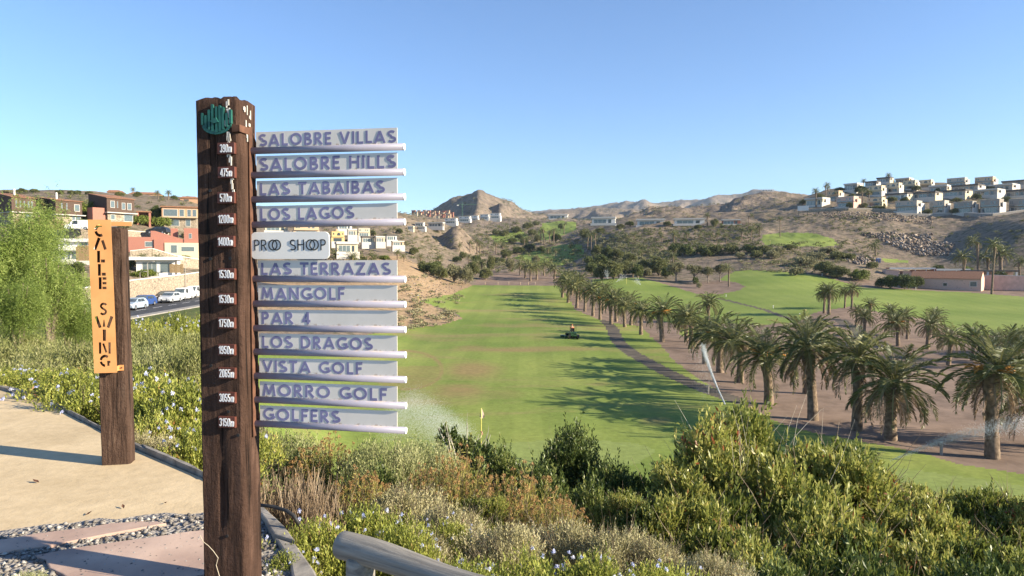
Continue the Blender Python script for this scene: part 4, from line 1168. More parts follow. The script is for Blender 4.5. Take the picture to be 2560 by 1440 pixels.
def place(key, loc, s=1.0, rz=0.0, label=None, cat='shrub', group=None, name='shrub', sz=None):
    o = empty(name, loc, rz, s)
    if sz: o.scale = (s, s, s * sz)
    for nm, me in PROTO[key]:
        ob(nm, me, None, o)
    return tag(o, label, cat, group)

rg = random.Random(12)
LBL = {'bigbush': 'tall leathery bush with bare twigs', 'bigbush2': 'rounded leathery green bush', 'darkbush': 'dark green upright bush',
       'sprout': 'open young tree with pale branches', 'dryshrub': 'low beige dry twiggy shrub', 'dryshrub2': 'grey olive twiggy shrub', 'wild': 'pale green wild tuft',
       'plumbago': 'light green blue flowered plumbago', 'plumbago2': 'spreading blue flowered plumbago', 'umbel': 'feathery orange headed shrub', 'reeds': 'clump of dry brown stalks', 'grasstuft': 'pale grass tuft'}
GRP = {'bigbush': 'leathery green bushes on the slope', 'bigbush2': 'leathery green bushes on the slope', 'darkbush': 'dark green bushes on the slope', 'dryshrub': 'beige dry shrubs', 'dryshrub2': 'grey olive shrubs', 'wild': 'wild tufts behind the hedge',
       'plumbago': 'plumbago bushes', 'plumbago2': 'plumbago bushes', 'umbel': 'shrubs with orange flower heads', 'reeds': 'dry stalks', 'grasstuft': 'grass tufts'}
NAME = {'bigbush': 'leathery_bush', 'bigbush2': 'leathery_bush', 'darkbush': 'dark_bush', 'sprout': 'young_tree', 'dryshrub': 'dry_shrub', 'dryshrub2': 'olive_shrub', 'wild': 'wild_tuft', 'plumbago': 'plumbago_bush', 'plumbago2': 'plumbago_bush', 'umbel': 'flowering_shrub', 'reeds': 'dry_stalks', 'grasstuft': 'grass_tuft'}
HT = {'bigbush': 2.0, 'bigbush2': 1.55, 'darkbush': 1.5, 'sprout': 1.2, 'dryshrub': .62, 'dryshrub2': .95, 'wild': .8, 'plumbago': .66, 'plumbago2': .6, 'umbel': 1.02, 'reeds': .6, 'grasstuft': .65}
HW = {'bigbush': 2.2, 'bigbush2': 1.85, 'darkbush': 1.0, 'sprout': .8, 'dryshrub': .75, 'dryshrub2': .9, 'wild': 1.0, 'plumbago': .75, 'plumbago2': .8, 'umbel': .65, 'reeds': .62, 'grasstuft': .8}
PLANTS = [  # kind, column, top row, distance, width in pixels, where it stands
 # hedge behind the path on the left
 ('plumbago2', -60, 905, 9.6, 330, 'at the left end of the hedge behind the path'), ('plumbago', 60, 915, 8.9, 300, 'behind the far bend of the path'),
 ('plumbago2', 165, 925, 8.2, 300, 'left of the orange name sheet along the kerb'), ('plumbago', 245, 935, 7.6, 280, 'directly behind the orange name sheet'),
 ('plumbago2', 330, 925, 8.4, 300, 'right behind the short name post'), ('plumbago', 420, 930, 8.0, 300, 'between the name post and the tall post, rear row'),
 ('plumbago2', 500, 950, 7.2, 300, 'just left of the tall post, rear row'), ('plumbago', 395, 1010, 6.7, 250, 'between the two posts above the kerb'), ('plumbago2', 480, 1065, 5.9, 250, 'beside the kerb at the left edge of the tall post'),
 ('dryshrub', 360, 1070, 6.2, 150, 'at the foot of the short name post'), ('plumbago', 590, 1060, 6.6, 260, 'behind the tall post'),
 # wild growth behind the hedge
 ('wild', 30, 850, 13, 260, 'below the pepper tree at the left edge'), ('wild', 150, 855, 12, 260, 'below the pepper tree, beside the name sheet'), ('wild', 60, 830, 19, 220, 'deeper below the pepper tree'),
 ('dryshrub2', 250, 850, 12.5, 240, 'behind the name post'), ('dryshrub2', 360, 845, 13, 220, 'right of the name post behind the hedge'), ('wild', 440, 855, 11.5, 240, 'behind the hedge left of the tall post'),
 ('wild', 420, 820, 20, 210, 'below the bright verge by the street'), ('dryshrub2', 490, 815, 21, 190, 'below the street verge beside the tall post'), ('wild', 350, 815, 24, 190, 'below the street verge right of the name post'),
 ('plumbago', 370, 790, 31, 150, 'on the verge nearest the street, left'), ('plumbago2', 450, 785, 33, 150, 'on the verge nearest the street, middle'), ('plumbago', 500, 780, 35, 150, 'on the verge nearest the street, behind the tall post'),
 ('wild', 250, 820, 26, 180, 'between the pepper tree and the name post'), ('plumbago2', 300, 795, 30, 130, 'on the verge behind the name sheet'),
 # right of the tall post
 ('dryshrub2', 700, 1065, 8.2, 260, 'below the lowest arm beside the tall post'), ('umbel', 820, 1085, 7.4, 230, 'below the middle of the lowest arm'), ('darkbush', 770, 1120, 7.8, 190, 'below the lowest arm, near the tall post'), ('dryshrub2', 950, 1085, 7.2, 260, 'below the end of the lowest arm'),
 ('dryshrub2', 1050, 1090, 7.6, 230, 'left of the open young tree'), ('reeds', 705, 1170, 5.2, 190, 'right beside the tall post'), ('reeds', 775, 1200, 5.0, 150, 'between the tall post and the log rail'),
 ('umbel', 900, 1170, 5.8, 210, 'above the plumbago by the log rail'), ('darkbush', 960, 1160, 6.6, 170, 'between the beige shrubs, middle of the slope'), ('dryshrub', 1010, 1200, 5.4, 230, 'in the middle of the slope'),
 ('plumbago', 760, 1290, 3.9, 300, 'beside the kerb next to the log rail'), ('plumbago2', 890, 1270, 4.2, 330, 'behind the end of the log rail'), ('plumbago', 990, 1300, 3.9, 270, 'above the log rail'),
 ('plumbago2', 720, 1390, 3.5, 200, 'lowest on the kerb'), ('plumbago', 1330, 1375, 3.3, 330, 'at the bottom edge right of the log rail'), ('plumbago2', 1500, 1385, 3.3, 330, 'at the bottom edge under the beige shrubs'),
 ('plumbago', 1680, 1400, 3.35, 300, 'at the bottom edge in front of the big bush'), ('plumbago2', 1150, 1400, 3.2, 300, 'just above the log rail near the bottom edge'), ('dryshrub', 1790, 1370, 3.9, 200, 'at the bottom edge beside the leftmost big bush'),
 ('dryshrub', 1140, 1250, 4.7, 260, 'left of the orange headed shrub'), ('dryshrub', 1250, 1300, 4.2, 260, 'above the log rail in the middle'), ('bigbush2', 1210, 1230, 5.6, 170, 'small, among the beige shrubs in the middle'), ('plumbago', 1110, 1290, 4.4, 200, 'between the beige shrubs above the log rail'), ('dryshrub', 1400, 1290, 4.5, 280, 'below the orange headed shrub'),
 ('dryshrub', 1530, 1305, 4.3, 260, 'right of the others in the bottom row'), ('dryshrub', 1650, 1340, 4.2, 230, 'against the big bush'), ('dryshrub', 1060, 1320, 4.1, 220, 'just above the end of the log rail'),
 ('umbel', 1150, 1120, 6.3, 230, 'below the open young tree'), ('umbel', 1310, 1165, 6.0, 270, 'in the middle of the slope'), ('umbel', 1390, 1230, 5.4, 200, 'lower right of its kind'), ('umbel', 1060, 1160, 6.2, 160, 'leftmost of its kind'),
 ('sprout', 1155, 1015, 9.5, 190, 'in front of the putting green left of the flag'),
 ('darkbush', 1420, 1055, 9.5, 210, 'right of the flag, tallest of the dark ones'), ('darkbush', 1250, 1115, 9.2, 190, 'just right of the flag'), ('darkbush', 1340, 1150, 8.2, 220, 'behind the orange headed shrub'),
 ('darkbush', 1540, 1150, 8.4, 220, 'left of the big bush'), ('darkbush', 1480, 1200, 7.2, 240, 'lower, between the orange shrub and the big bush'), ('darkbush', 1590, 1250, 6.4, 230, 'lowest of the dark ones'), ('bigbush2', 1560, 1215, 6.6, 200, 'small, in front of the dark ones'),
 # the big leathery bushes on the right
 ('bigbush', 1880, 1000, 8.6, 620, 'in the middle of the right half'), ('bigbush2', 2080, 1065, 8.4, 480, 'right of the one with bare twigs'), ('bigbush2', 1720, 1120, 8.0, 400, 'left of the one with bare twigs'),
 ('bigbush2', 1960, 1180, 7.0, 620, 'below the one with bare twigs'), ('bigbush2', 1760, 1230, 6.2, 460, 'beside the beige shrubs'), ('bigbush2', 2240, 1215, 7.4, 460, 'below the strip of green on the right'),
 ('bigbush2', 2420, 1215, 7.6, 420, 'right of centre at the right edge'), ('bigbush2', 2560, 1195, 7.4, 380, 'cut by the right edge'), ('bigbush2', 2160, 1290, 6.0, 560, 'lower row, middle'), ('bigbush2', 2400, 1310, 6.0, 540, 'lower row, right'),
 ('bigbush2', 1950, 1320, 5.2, 520, 'lower row, left'), ('bigbush2', 2560, 1330, 5.6, 460, 'lower row, at the right edge'), ('darkbush', 2180, 1370, 5.0, 420, 'at the bottom edge under the big bushes'), ('darkbush', 2420, 1380, 4.9, 420, 'at the bottom right corner'),
 ('darkbush', 1960, 1390, 4.6, 300, 'at the bottom edge left of the others'), ('bigbush2', 2330, 1190, 9.4, 330, 'rear, in front of the green strip'), ('bigbush2', 2500, 1210, 9.4, 360, 'rear, at the right edge'),
]
SMALL = []
for key, u, vt, d, wpx, where in PLANTS:
    p = at(u, vt, d)
    s = wpx * d / F / (2 * HW[key])
    ztop = p.z
    g0 = gz(p.x, p.y) - .05
    h = HT[key] * s
    z0 = min(ztop - h, g0 + .3) if key in ('bigbush', 'bigbush2', 'darkbush', 'sprout') else ztop - h
    szs = max(.6, min(2.2, (ztop - max(g0, ztop - h * 1.7)) / h))
    loc = (p.x, p.y, ztop - h * szs)
    place(key, loc, s, rg.uniform(0, 6.28), LBL[key] + ' ' + where, 'tree' if key == 'sprout' else 'grass' if key in ('grasstuft', 'wild') else 'stalks' if key == 'reeds' else 'shrub', GRP.get(key), NAME[key], szs)
# a low mass of dry plants that covers the soil between the shrubs
def ground_cover(name, key, n, seed, umin, umax, dmin, dmax, smin, smax, label=None, kerb=None):
    g = np.random.default_rng(seed)
    me = [m for nm, m in PROTO[key]][0]
    nv = len(me.vertices)
    co = np.empty(nv * 3, np.float32); me.vertices.foreach_get('co', co); co = co.reshape(-1, 4, 3)
    tt = np.empty(nv, np.float32); me.attributes['tint'].data.foreach_get('value', tt); tt = tt.reshape(-1, 4)
    V, T = [], []
    for i in range(n):
        u = g.uniform(umin, umax); d = math.exp(g.uniform(math.log(dmin), math.log(dmax)))
        x = (u - 1280) / F * d
        if kerb is not None and inside_paving(x, d): continue
        z = gz(x, d) - .04
        k = g.choice(len(co), 380, replace=False)
        s = g.uniform(smin, smax); a = g.uniform(0, 6.28); c, q = math.cos(a), math.sin(a)
        P = co[k] * s * np.array([1, 1, .8])
        V.append(np.stack([P[..., 0] * c - P[..., 1] * q + x, P[..., 0] * q + P[..., 1] * c + d, P[..., 2] + z], -1).reshape(-1, 3))
        T.append((tt[k] + g.normal(0, .1)).reshape(-1))
    V = np.vstack(V); T = np.clip(np.concatenate(T), 0, 1)
    o = ob(name, mesh_np(name, V, np.arange(len(V)).reshape(-1, 4), T), me.materials[0])
    return tag(o, label, None, None, 'stuff')
pav = np.array(poly)
def inside_paving(x, y):
    return bool(inpoly(np.array([x, x + .25, x + .1]), np.array([y, y, y - .3]), [(a, b) for a, b in poly]).any()) or bool(inpoly(np.array([x]), np.array([y]), [(a + .3, b + .15) for a, b in poly])[0])
ground_cover('dry_undergrowth', 'dryshrub2', 150, 81, 560, 1750, 4.0, 17, .4, .7, kerb=1)
ground_cover('dark_undergrowth', 'darkbush', 200, 84, 560, 1750, 4.5, 17, .35, .6, kerb=1)  # dark leaves chosen to put shade into the gaps between shrubs
ground_cover('green_undergrowth', 'bigbush2', 300, 82, 1150, 2900, 4.2, 22, .4, .8, kerb=1)
ground_cover('verge_undergrowth', 'wild', 520, 83, -300, 640, 9.5, 62, .6, 1.1, kerb=1)
place('dryshrub2', (-2.28, 3.1, 0), .16, 1.0, 'tiny grey weed growing in the gravel by the flagstones', 'weed', None, 'weed')

# ------------------------------------------------------------------ pepper tree on the left
def pepper(key, seed, rad, h, nst, nl):
    rng = np.random.default_rng(seed)
    mb = MB(); V, Q, T = [], [], []; o = 0
    tips = []
    for b in range(9):
        a = b * 2.4 + rng.uniform(-.3, .3); r = rng.uniform(.25, .8)
        e = np.array([math.cos(a) * r * rad, math.sin(a) * r * rad, h * rng.uniform(.72, .98) * (1.02 - .28 * r)])
        m = np.array([e[0] * .35, e[1] * .35, h * .5])
        mb.tube([Vector((0, 0, 0)), Vector((e[0] * .08, e[1] * .08, h * .22)), Vector(m), Vector(e)], [.10, .08, .05, .014], 6, caps=False)
        tips += [(m * (1 - t) + e * t) for t in (.35, .55, .75, .9, 1.0)]
    tips = np.array(tips)
    n = nst
    k = rng.integers(0, len(tips), n)
    P0 = tips[k] + rng.normal(size=(n, 3)) * np.array([rad * .17, rad * .17, h * .06])
    out = nrm(np.stack([P0[:, 0], P0[:, 1], np.full(n, .1)], -1))
    L = rng.uniform(.35, 1.0, n) * h * .30
    t = np.linspace(0, 1, nl)[None, :, None]
    pts = P0[:, None, :] + out[:, None, :] * (t * .28 * rng.uniform(.5, 1.3, n)[:, None, None]) + np.array([0, 0, 1]) * (.10 * np.sin(t * 2.2) - t ** 1.25 * L[:, None, None])
    pts[..., 2] = np.maximum(pts[..., 2], .15)
    pts = pts.reshape(-1, 3)
    m = len(pts)
    Dv = nrm(rng.normal(size=(m, 3)) * np.array([1, 1, .5]) + np.array([0, 0, -.75]))
    V, Q = leaf_quads(pts, Dv, rng.uniform(.08, .15, m), .017, rng)
    tb = np.clip(np.repeat(rng.normal(.5, .14, n) + rng.normal(0, .16, len(tips))[k], nl) + rng.normal(0, .1, m), 0, 1)
    f = mesh_np(key + '_foliage', V, Q, np.repeat(tb, 4)); f.materials.append(M['leaf_pepper'])
    tr = mb.mesh(key + '_trunk', smooth=True, fix=False); tr.materials.append(M['twig'])
    proto(key, [('foliage', f), ('trunk', tr)])
pepper('pepper', 91, 2.3, 5.6, 2700, 20)
pepper('pepper_small', 92, 1.5, 4.4, 1600, 18)
for key, u, vt, d, hgt, lb in (('pepper', 22, 462, 23, 5.6, 'feathery drooping pepper tree at the left edge of the photo'), ('pepper_small', 118, 612, 21.5, 4.4, 'feathery drooping pepper tree right of the tallest one'), ('pepper_small', 45, 680, 19, 4.4, 'lower pepper tree in front of the two taller ones'), ('pepper_small', -60, 520, 21, 4.4, 'pepper tree cut by the left edge of the photo')):
    p = at(u, vt, d); g0 = gz(p.x, p.y) - .1
    place(key, (p.x, p.y, g0), (p.z - g0) / hgt, rg.uniform(0, 6), lb, 'tree', 'pepper trees by the path', 'pepper_tree')
for u, vt, d, sc_ in ((200, 745, 22, .62), (165, 690, 24, .8)):
    p = at(u, vt, d); g0 = gz(p.x, p.y) - .1
    place('pepper_small', (p.x, p.y, g0), (p.z - g0) / 4.4, rg.uniform(0, 6), 'small pepper tree close behind the name sheet' if u == 200 else 'pepper tree between the white villa and the name sheet', 'tree', 'pepper trees by the path', 'pepper_tree')

# ------------------------------------------------------------------ date palms
M['frond'] = leafmat('date_palm_frond', G3((.1, (.038, .054, .016, 1)), (.5, (.108, .125, .04, 1)), (.9, (.30, .28, .11, 1))), .2, .45, .35)
M['dead_frond'] = leafmat('dead_palm_frond', G3((.1, (.11, .075, .045, 1)), (.5, (.25, .175, .11, 1)), (.9, (.40, .31, .21, 1))), .15, .8, .1)
M['trunk'] = var('palm_trunk_bark', (.10, .072, .05, 1), (.27, .20, .14, 1), 5, .9, .15, .8, .05, detail=7)
M['dates'] = var('orange_date_stalk', (.45, .19, .04, 1), (.60, .30, .07, 1), 5, .7, .2, 0)
def fronds(rng, n, e_lo, e_hi, L, nl, ll, lw, droop, zc, r0, tint0, per=2):
    Vs, Qs, Ts = [], [], []; o = 0
    for i in range(n):
        az = i * 2.39996 + rng.uniform(-.25, .25); q = (i + .5) / n
        e0 = e_hi + (e_lo - e_hi) * q + rng.uniform(-.12, .12)
        Lf = L * rng.uniform(.85, 1.1) * (1 - .25 * max(0, (e0 - 1.0)))
        m = 14
        t = np.linspace(0, 1, m)
        el = e0 - droop * t ** 1.4 * (1.1 - .35 * math.sin(max(e0, 0)))
        hd = np.array([math.cos(az), math.sin(az)])
        st = Lf / (m - 1)
        R_ = np.concatenate([[0], np.cumsum(np.cos(el[:-1]) * st)]) + r0; Zz = np.concatenate([[0], np.cumsum(np.sin(el[:-1]) * st)]) + zc + rng.uniform(-.12, .12)
        tw = rng.uniform(-.25, .25) * t ** 2
        C = np.stack([hd[0] * R_ - hd[1] * tw, hd[1] * R_ + hd[0] * tw, Zz], -1)
        Tg = nrm(np.gradient(C, axis=0)); S = nrm(np.cross(Tg, np.array([0, 0, 1.0]))); U = np.cross(S, Tg)
        w = np.linspace(.035, .008, m)[:, None]
        v = np.stack([C - S * w, C + S * w], 1).reshape(-1, 3)
        k = np.arange(m - 1)[:, None] * 2
        Vs.append(v); Qs.append(np.concatenate([k + np.array([0, 1, 3, 2])]) + o); o += len(v); Ts.append(np.full(len(v), min(1, tint0 + .3)))
        tt = np.repeat(np.linspace(.12, .99, nl), 2); sd = np.tile([1.0, -1.0], nl)
        ix = tt * (m - 1); i0 = np.minimum(ix.astype(int), m - 2); fr = (ix - i0)[:, None]
        P = C[i0] * (1 - fr) + C[i0 + 1] * fr; tg = Tg[i0]; s_ = S[i0]; u_ = U[i0]
        fwd = .45 + .5 * tt[:, None]
        Dv = nrm(s_ * sd[:, None] * (1.1 - .55 * tt[:, None]) + tg * fwd + u_ * rng.uniform(.1, .5) + np.array([0, 0, -.22]) + rng.normal(size=P.shape) * .09)
        ln = ll * np.sin(np.clip(tt * 2.9 + .25, 0, 3.14)) ** .6 * rng.uniform(.85, 1.1, len(tt))
        v, qd = leaf_quads(P, Dv, ln, lw, rng, roll=np.cross(Dv, u_) + rng.normal(size=P.shape) * .25)
        Vs.append(v); Qs.append(qd + o); o += len(v)
        Ts.append(np.repeat(np.clip(rng.normal(tint0, .1) + rng.normal(0, .07, len(tt)) + .22 * (tt > .93), 0, 1), 4))
    return np.vstack(Vs), np.vstack(Qs), np.concatenate(Ts)
def palm_proto(key, seed, n=54, nl=36, trunk=3.0, tr=.30, L=2.6, dead=14, fruit=0, thin=1.0):
    rng = np.random.default_rng(seed)
    V, Q, T = fronds(rng, n, -.6, 1.45, L, nl, .46 * L / 2.6, .045 * thin, 1.3, trunk + .25, .12, .5)
    cr = mesh_np(key + '_crown', V, Q, T); cr.materials.append(M['frond'])
    parts = [('crown', cr)]
    if dead:
        V, Q, T = fronds(rng, dead, -1.05, -.35, L * .86, int(nl * .8), .34, .05, .75, trunk + .02, .2, .5)
        dm_ = mesh_np(key + '_dead', V, Q, T); dm_.materials.append(M['dead_frond']); parts.append(('dead_fronds', dm_))
    mb = MB(); g = random.Random(seed)
    pts, rr = [], []
    lean = (g.uniform(-.1, .1), g.uniform(-.1, .1))
    nz = int(max(10, trunk * 8))
    for k in range(nz + 1):
        t = k / nz
        z = -.5 + (trunk + .55) * t
        pts.append((lean[0] * t * t * 2 * math.sin(t * 1.5), lean[1] * t, z))
        rr.append(tr * ((1.12 - .3 * min(1, t * 2.2)) + (.34 if t > .86 else .34 * max(0, (t - .72) / .14)) + .04 * (k % 2)))
    mb.tube(pts, rr, 12)
    tm = mb.mesh(key + '_trunk', smooth=True, fix=False); tm.materials.append(M['trunk']); parts.append(('trunk', tm))
    if fruit:
        fb = MB()
        for k in range(fruit):
            a = k * 1.9 + seed; p0 = Vector((math.cos(a) * .25, math.sin(a) * .25, trunk + .3))
            for j in range(14):
                b = a + g.uniform(-.5, .5); q = p0 + Vector((math.cos(b), math.sin(b), g.uniform(-.3, .35))) * g.uniform(.5, .85)
                fb.tube([p0, p0.lerp(q, .6) + Vector((0, 0, .1)), q], [.03, .022, .03], 4, caps=True)
        fm = fb.mesh(key + '_dates', smooth=True, fix=False); fm.materials.append(M['dates']); parts.append(('date_stalks', fm))
    proto(key, parts)
palm_proto('palm_a', 101, trunk=3.1, dead=16, fruit=3)
palm_proto('palm_b', 102, n=56, trunk=2.7, dead=6)
palm_proto('palm_c', 103, n=48, trunk=3.5, dead=24)
palm_proto('palm_d', 104, n=52, trunk=2.3, dead=0, fruit=4)
palm_proto('palm_far', 105, n=44, nl=16, trunk=3.4, dead=8, thin=1.9)
palm_proto('palm_far2', 106, n=40, nl=16, trunk=5.6, tr=.3, L=2.2, dead=6, thin=1.9)
palm_proto('palm_thin', 107, n=30, nl=16, trunk=9.0, tr=.17, L=1.7, dead=6, thin=1.9)
TRK = {'palm_a': 3.1, 'palm_b': 2.7, 'palm_c': 3.5, 'palm_d': 2.3, 'palm_far': 3.4, 'palm_far2': 5.6, 'palm_thin': 9.0}
PRAD = {'palm_a': 2.45, 'palm_b': 2.5, 'palm_c': 2.45, 'palm_d': 2.5, 'palm_far': 2.35, 'palm_far2': 2.0, 'palm_thin': 1.5}
LOOK = {'palm_a': 'orange fruited date palm', 'palm_b': 'round headed date palm', 'palm_c': 'brown skirted date palm', 'palm_d': 'short date palm', 'palm_far': 'small distant date palm', 'palm_far2': 'slim taller date palm', 'palm_thin': 'very tall thin trunked fan palm'}
ORD = ['first', 'second', 'third', 'fourth', 'fifth', 'sixth', 'seventh', 'eighth', 'ninth', 'tenth', 'eleventh', 'twelfth', 'thirteenth', 'fourteenth', 'fifteenth', 'sixteenth', 'seventeenth', 'eighteenth', 'nineteenth', 'twentieth', 'twenty-first', 'twenty-second', 'twenty-third', 'twenty-fourth', 'twenty-fifth', 'twenty-sixth', 'twenty-seventh', 'twenty-eighth', 'twenty-ninth', 'thirtieth']
PALMS = {  # group: [(kind, column, row of the trunk foot, crown width in pixels, row of the crown's middle)]
 'near palms by the dirt slope': [('palm_a', 2480, 1147, 265, 945), ('palm_c', 2590, 1120, 250, 990), ('palm_c', 2226, 1102, 235, 955), ('palm_b', 2141, 1076, 215, 915), ('palm_c', 2033, 1050, 205, 885), ('palm_b', 2016, 985, 150, 850),
   ('palm_d', 1922, 1012, 195, 890), ('palm_b', 1850, 958, 165, 855), ('palm_d', 1800, 932, 150, 842), ('palm_b', 1762, 912, 110, 835)],
 'palm row along the cart path': [('palm_b', 1727, 872, 95, 800), ('palm_a', 1716, 857, 85, 795), ('palm_d', 1656, 856, 105, 788), ('palm_b', 1602, 838, 85, 780), ('palm_d', 1577, 814, 75, 758),
   ('palm_b', 1771, 806, 78, 762), ('palm_d', 1528, 811, 80, 757), ('palm_d', 1540, 805, 70, 752), ('palm_b', 1482, 792, 72, 735), ('palm_d', 1462, 780, 66, 728), ('palm_b', 1562, 818, 70, 764), ('palm_d', 1500, 800, 66, 745), ('palm_b', 1420, 757, 60, 712), ('palm_b', 1442, 770, 68, 720),
   ('palm_b', 1406, 744, 62, 702), ('palm_b', 1450, 752, 62, 705), ('palm_b', 1430, 738, 56, 696), ('palm_b', 1508, 775, 64, 730), ],
 'palms at the head of the fairway': [('palm_far', 1313, 696, 44, 668), ('palm_far', 1326, 703, 44, 673), ('palm_far', 1342, 701, 46, 672), ('palm_far', 1386, 697, 46, 672), ('palm_far', 1360, 690, 40, 664), ('palm_far', 1300, 688, 36, 662)],
 'the palms in dirt between fairways': [('palm_b', 2072, 787, 76, 735), ('palm_d', 2060, 784, 62, 732), ('palm_b', 2112, 771, 44, 732), ('palm_c', 2129, 773, 50, 727), ('palm_d', 2177, 806, 54, 763), ('palm_b', 2161, 846, 72, 798), ('palm_d', 2140, 822, 48, 782),
   ('palm_b', 2222, 822, 62, 784), ('palm_a', 2245, 866, 84, 812), ('palm_b', 2268, 848, 66, 792), ('palm_c', 2318, 876, 82, 818), ('palm_b', 2334, 846, 66, 795), ('palm_b', 2371, 916, 96, 846), ('palm_d', 2430, 905, 92, 850), ('palm_b', 2492, 888, 70, 848),
   ('palm_d', 2536, 885, 86, 845), ('palm_b', 2552, 915, 92, 865), ('palm_d', 2470, 925, 84, 870), ('palm_b', 2590, 900, 92, 850)],
 'palms around the pink farmhouse': [('palm_far2', 2407, 705, 60, 644), ('palm_thin', 2479, 737, 52, 625), ('palm_far2', 2446, 690, 46, 606), ('palm_far2', 2502, 690, 62, 648), ('palm_far', 2549, 705, 46, 655), ('palm_far', 2189, 641, 36, 614), ('palm_far2', 2470, 682, 46, 655), ('palm_far', 2446, 713, 24, 695)],
 'palms on the upper slope': [('palm_thin', 1950, 592, 17, 545), ('palm_far', 1853, 604, 22, 578), ('palm_far', 1877, 604, 24, 578), ('palm_far', 1899, 592, 26, 568), ('palm_far', 1815, 609, 19, 590), ('palm_thin', 1872, 566, 16, 540), ('palm_far2', 1684, 613, 28, 585), ('palm_far', 1717, 602, 20, 586),
   ('palm_far', 1748, 600, 18, 588), ('palm_far', 1776, 602, 20, 586), ('palm_far', 1793, 602, 20, 586), ('palm_far2', 1768, 566, 22, 540), ('palm_far', 1655, 608, 18, 590), ('palm_far', 1585, 605, 18, 588)],
 'palms among the valley trees': [('palm_far', 1822, 717, 34, 668), ('palm_far', 1683, 660, 26, 640), ('palm_far', 1547, 697, 24, 664), ('palm_far', 1582, 694, 28, 665), ('palm_far2', 1352, 612, 16, 580), ('palm_far2', 1360, 612, 18, 578), ('palm_far2', 1374, 612, 18, 582), ('palm_far2', 1384, 613, 20, 578), ('palm_far2', 1410, 585, 12, 562),
   ('palm_far', 1389, 645, 20, 628), ('palm_far', 1370, 637, 18, 624), ('palm_far2', 1468, 630, 16, 590), ('palm_far2', 1478, 630, 18, 588), ('palm_far2', 1489, 632, 18, 585), ('palm_far2', 1485, 665, 18, 640), ('palm_far2', 1311, 620, 15, 600), ('palm_far2', 1175, 632, 20, 608),
   ('palm_far2', 1192, 634, 22, 604), ('palm_far2', 1200, 640, 22, 612), ('palm_far2', 1240, 636, 20, 612), ('palm_far2', 1256, 634, 20, 614), ('palm_far2', 1148, 630, 16, 616), ('palm_far2', 1218, 590, 12, 582), ('palm_far', 1190, 688, 30, 660), ('palm_far', 1204, 684, 30, 660), ('palm_far', 1172, 662, 22, 642)],
 'palms beside the left villas': [('palm_far2', 994, 668, 22, 630), ('palm_far', 1010, 655, 22, 642), ('palm_far', 846, 660, 46, 644), ('palm_far', 880, 662, 44, 648), ('palm_far', 930, 662, 40, 648), ('palm_far', 825, 640, 40, 622), ('palm_far', 1052, 665, 26, 642), ('palm_far', 1098, 668, 30, 648), ('palm_far', 357, 672, 34, 648), ('palm_far', 394, 672, 36, 648), ('palm_far', 962, 600, 16, 588), ('palm_far', 985, 585, 14, 572)],
 'palms on the left skyline': [('palm_far2', 396, 497, 17, 482), ('palm_far2', 421, 500, 19, 485), ('palm_far', 333, 487, 16, 476)],
 'palms among the hillside villas': [('palm_far2', 2064, 488, 20, 466), ('palm_far2', 2040, 518, 24, 480), ('palm_far2', 2070, 500, 14, 468), ('palm_far2', 2158, 462, 16, 447), ('palm_far2', 2221, 460, 18, 438), ('palm_far2', 2157, 510, 20, 480), ('palm_far2', 2172, 503, 22, 480), ('palm_far2', 2088, 505, 12, 486)],
}
DHINT = {'palms on the left skyline': (230, 330), 'palms among the hillside villas': (330, 460), 'palms beside the left villas': (100, 330), 'palms on the upper slope': (200, 420), 'palms among the valley trees': (170, 640), 'palms around the pink farmhouse': (170, 300)}
for grp, lst in PALMS.items():
    lst = sorted(lst, key=lambda q: q[1])
    d0, d1 = DHINT.get(grp, (33, 262))
    for k, (kind, u, vb, wpx, vc) in enumerate(lst):
        p = hit(u, vb, d0, d1)
        d = p.y
        s = wpx * d / F / (2 * PRAD[kind]) * (rg.uniform(.98, 1.1) if 'row' in grp or 'near' in grp else rg.uniform(.88, 1.02))
        o = empty('date_palm' if kind != 'palm_thin' else 'fan_palm', (p.x, p.y, p.z - .1), rg.uniform(0, 6.28), s)
        o.rotation_euler[0], o.rotation_euler[1] = rg.uniform(-.05, .05), rg.uniform(-.05, .05)
        # trunk height from the row of the crown's middle
        hc = (vb - vc) * d / F * rg.uniform(.93, 1.1)
        sz = max(.55, min(1.9, hc / (TRK[kind] * s)))
        for nm, me in PROTO[kind]:
            c = ob(nm, me, None, o)
            if nm == 'trunk': c.scale = (1, 1, sz)
            else: c.location = (0, 0, TRK[kind] * (sz - 1))
            if nm == 'crown' or nm == 'dead_fronds': c.rotation_euler = (rg.uniform(-.16, .16), rg.uniform(-.16, .16), rg.uniform(0, 6.28))
        where = 'leftmost' if k == 0 else 'rightmost' if k == len(lst) - 1 else ORD[k] + ' from the left'
        tag(o, f'{LOOK[kind]}, {where} among {grp}', 'palm tree', grp)

# ------------------------------------------------------------------ broadleaf trees and bushes of the middle distance
M['crown_dark'] = leafmat('evergreen_crown', G3((.1, (.03, .045, .014, 1)), (.5, (.085, .11, .032, 1)), (.9, (.18, .19, .06, 1))), .18, .6, .2)
M['crown_grey'] = leafmat('grey_green_crown', G3((.1, (.09, .092, .045, 1)), (.5, (.21, .20, .105, 1)), (.9, (.36, .33, .19, 1))), .25, .7, .15)
M['crown_lime'] = leafmat('yellow_green_crown', G3((.1, (.06, .08, .014, 1)), (.5, (.15, .19, .035, 1)), (.9, (.27, .30, .07, 1))), .3, .6, .2)
M['crown_mid'] = leafmat('olive_green_crown', G3((.1, (.055, .065, .02, 1)), (.5, (.145, .155, .055, 1)), (.9, (.26, .25, .10, 1))), .22, .6, .2)
M['bark'] = var('grey_bark', (.14, .11, .085, 1), (.30, .25, .20, 1), 6, .9, .15, .4, .03)
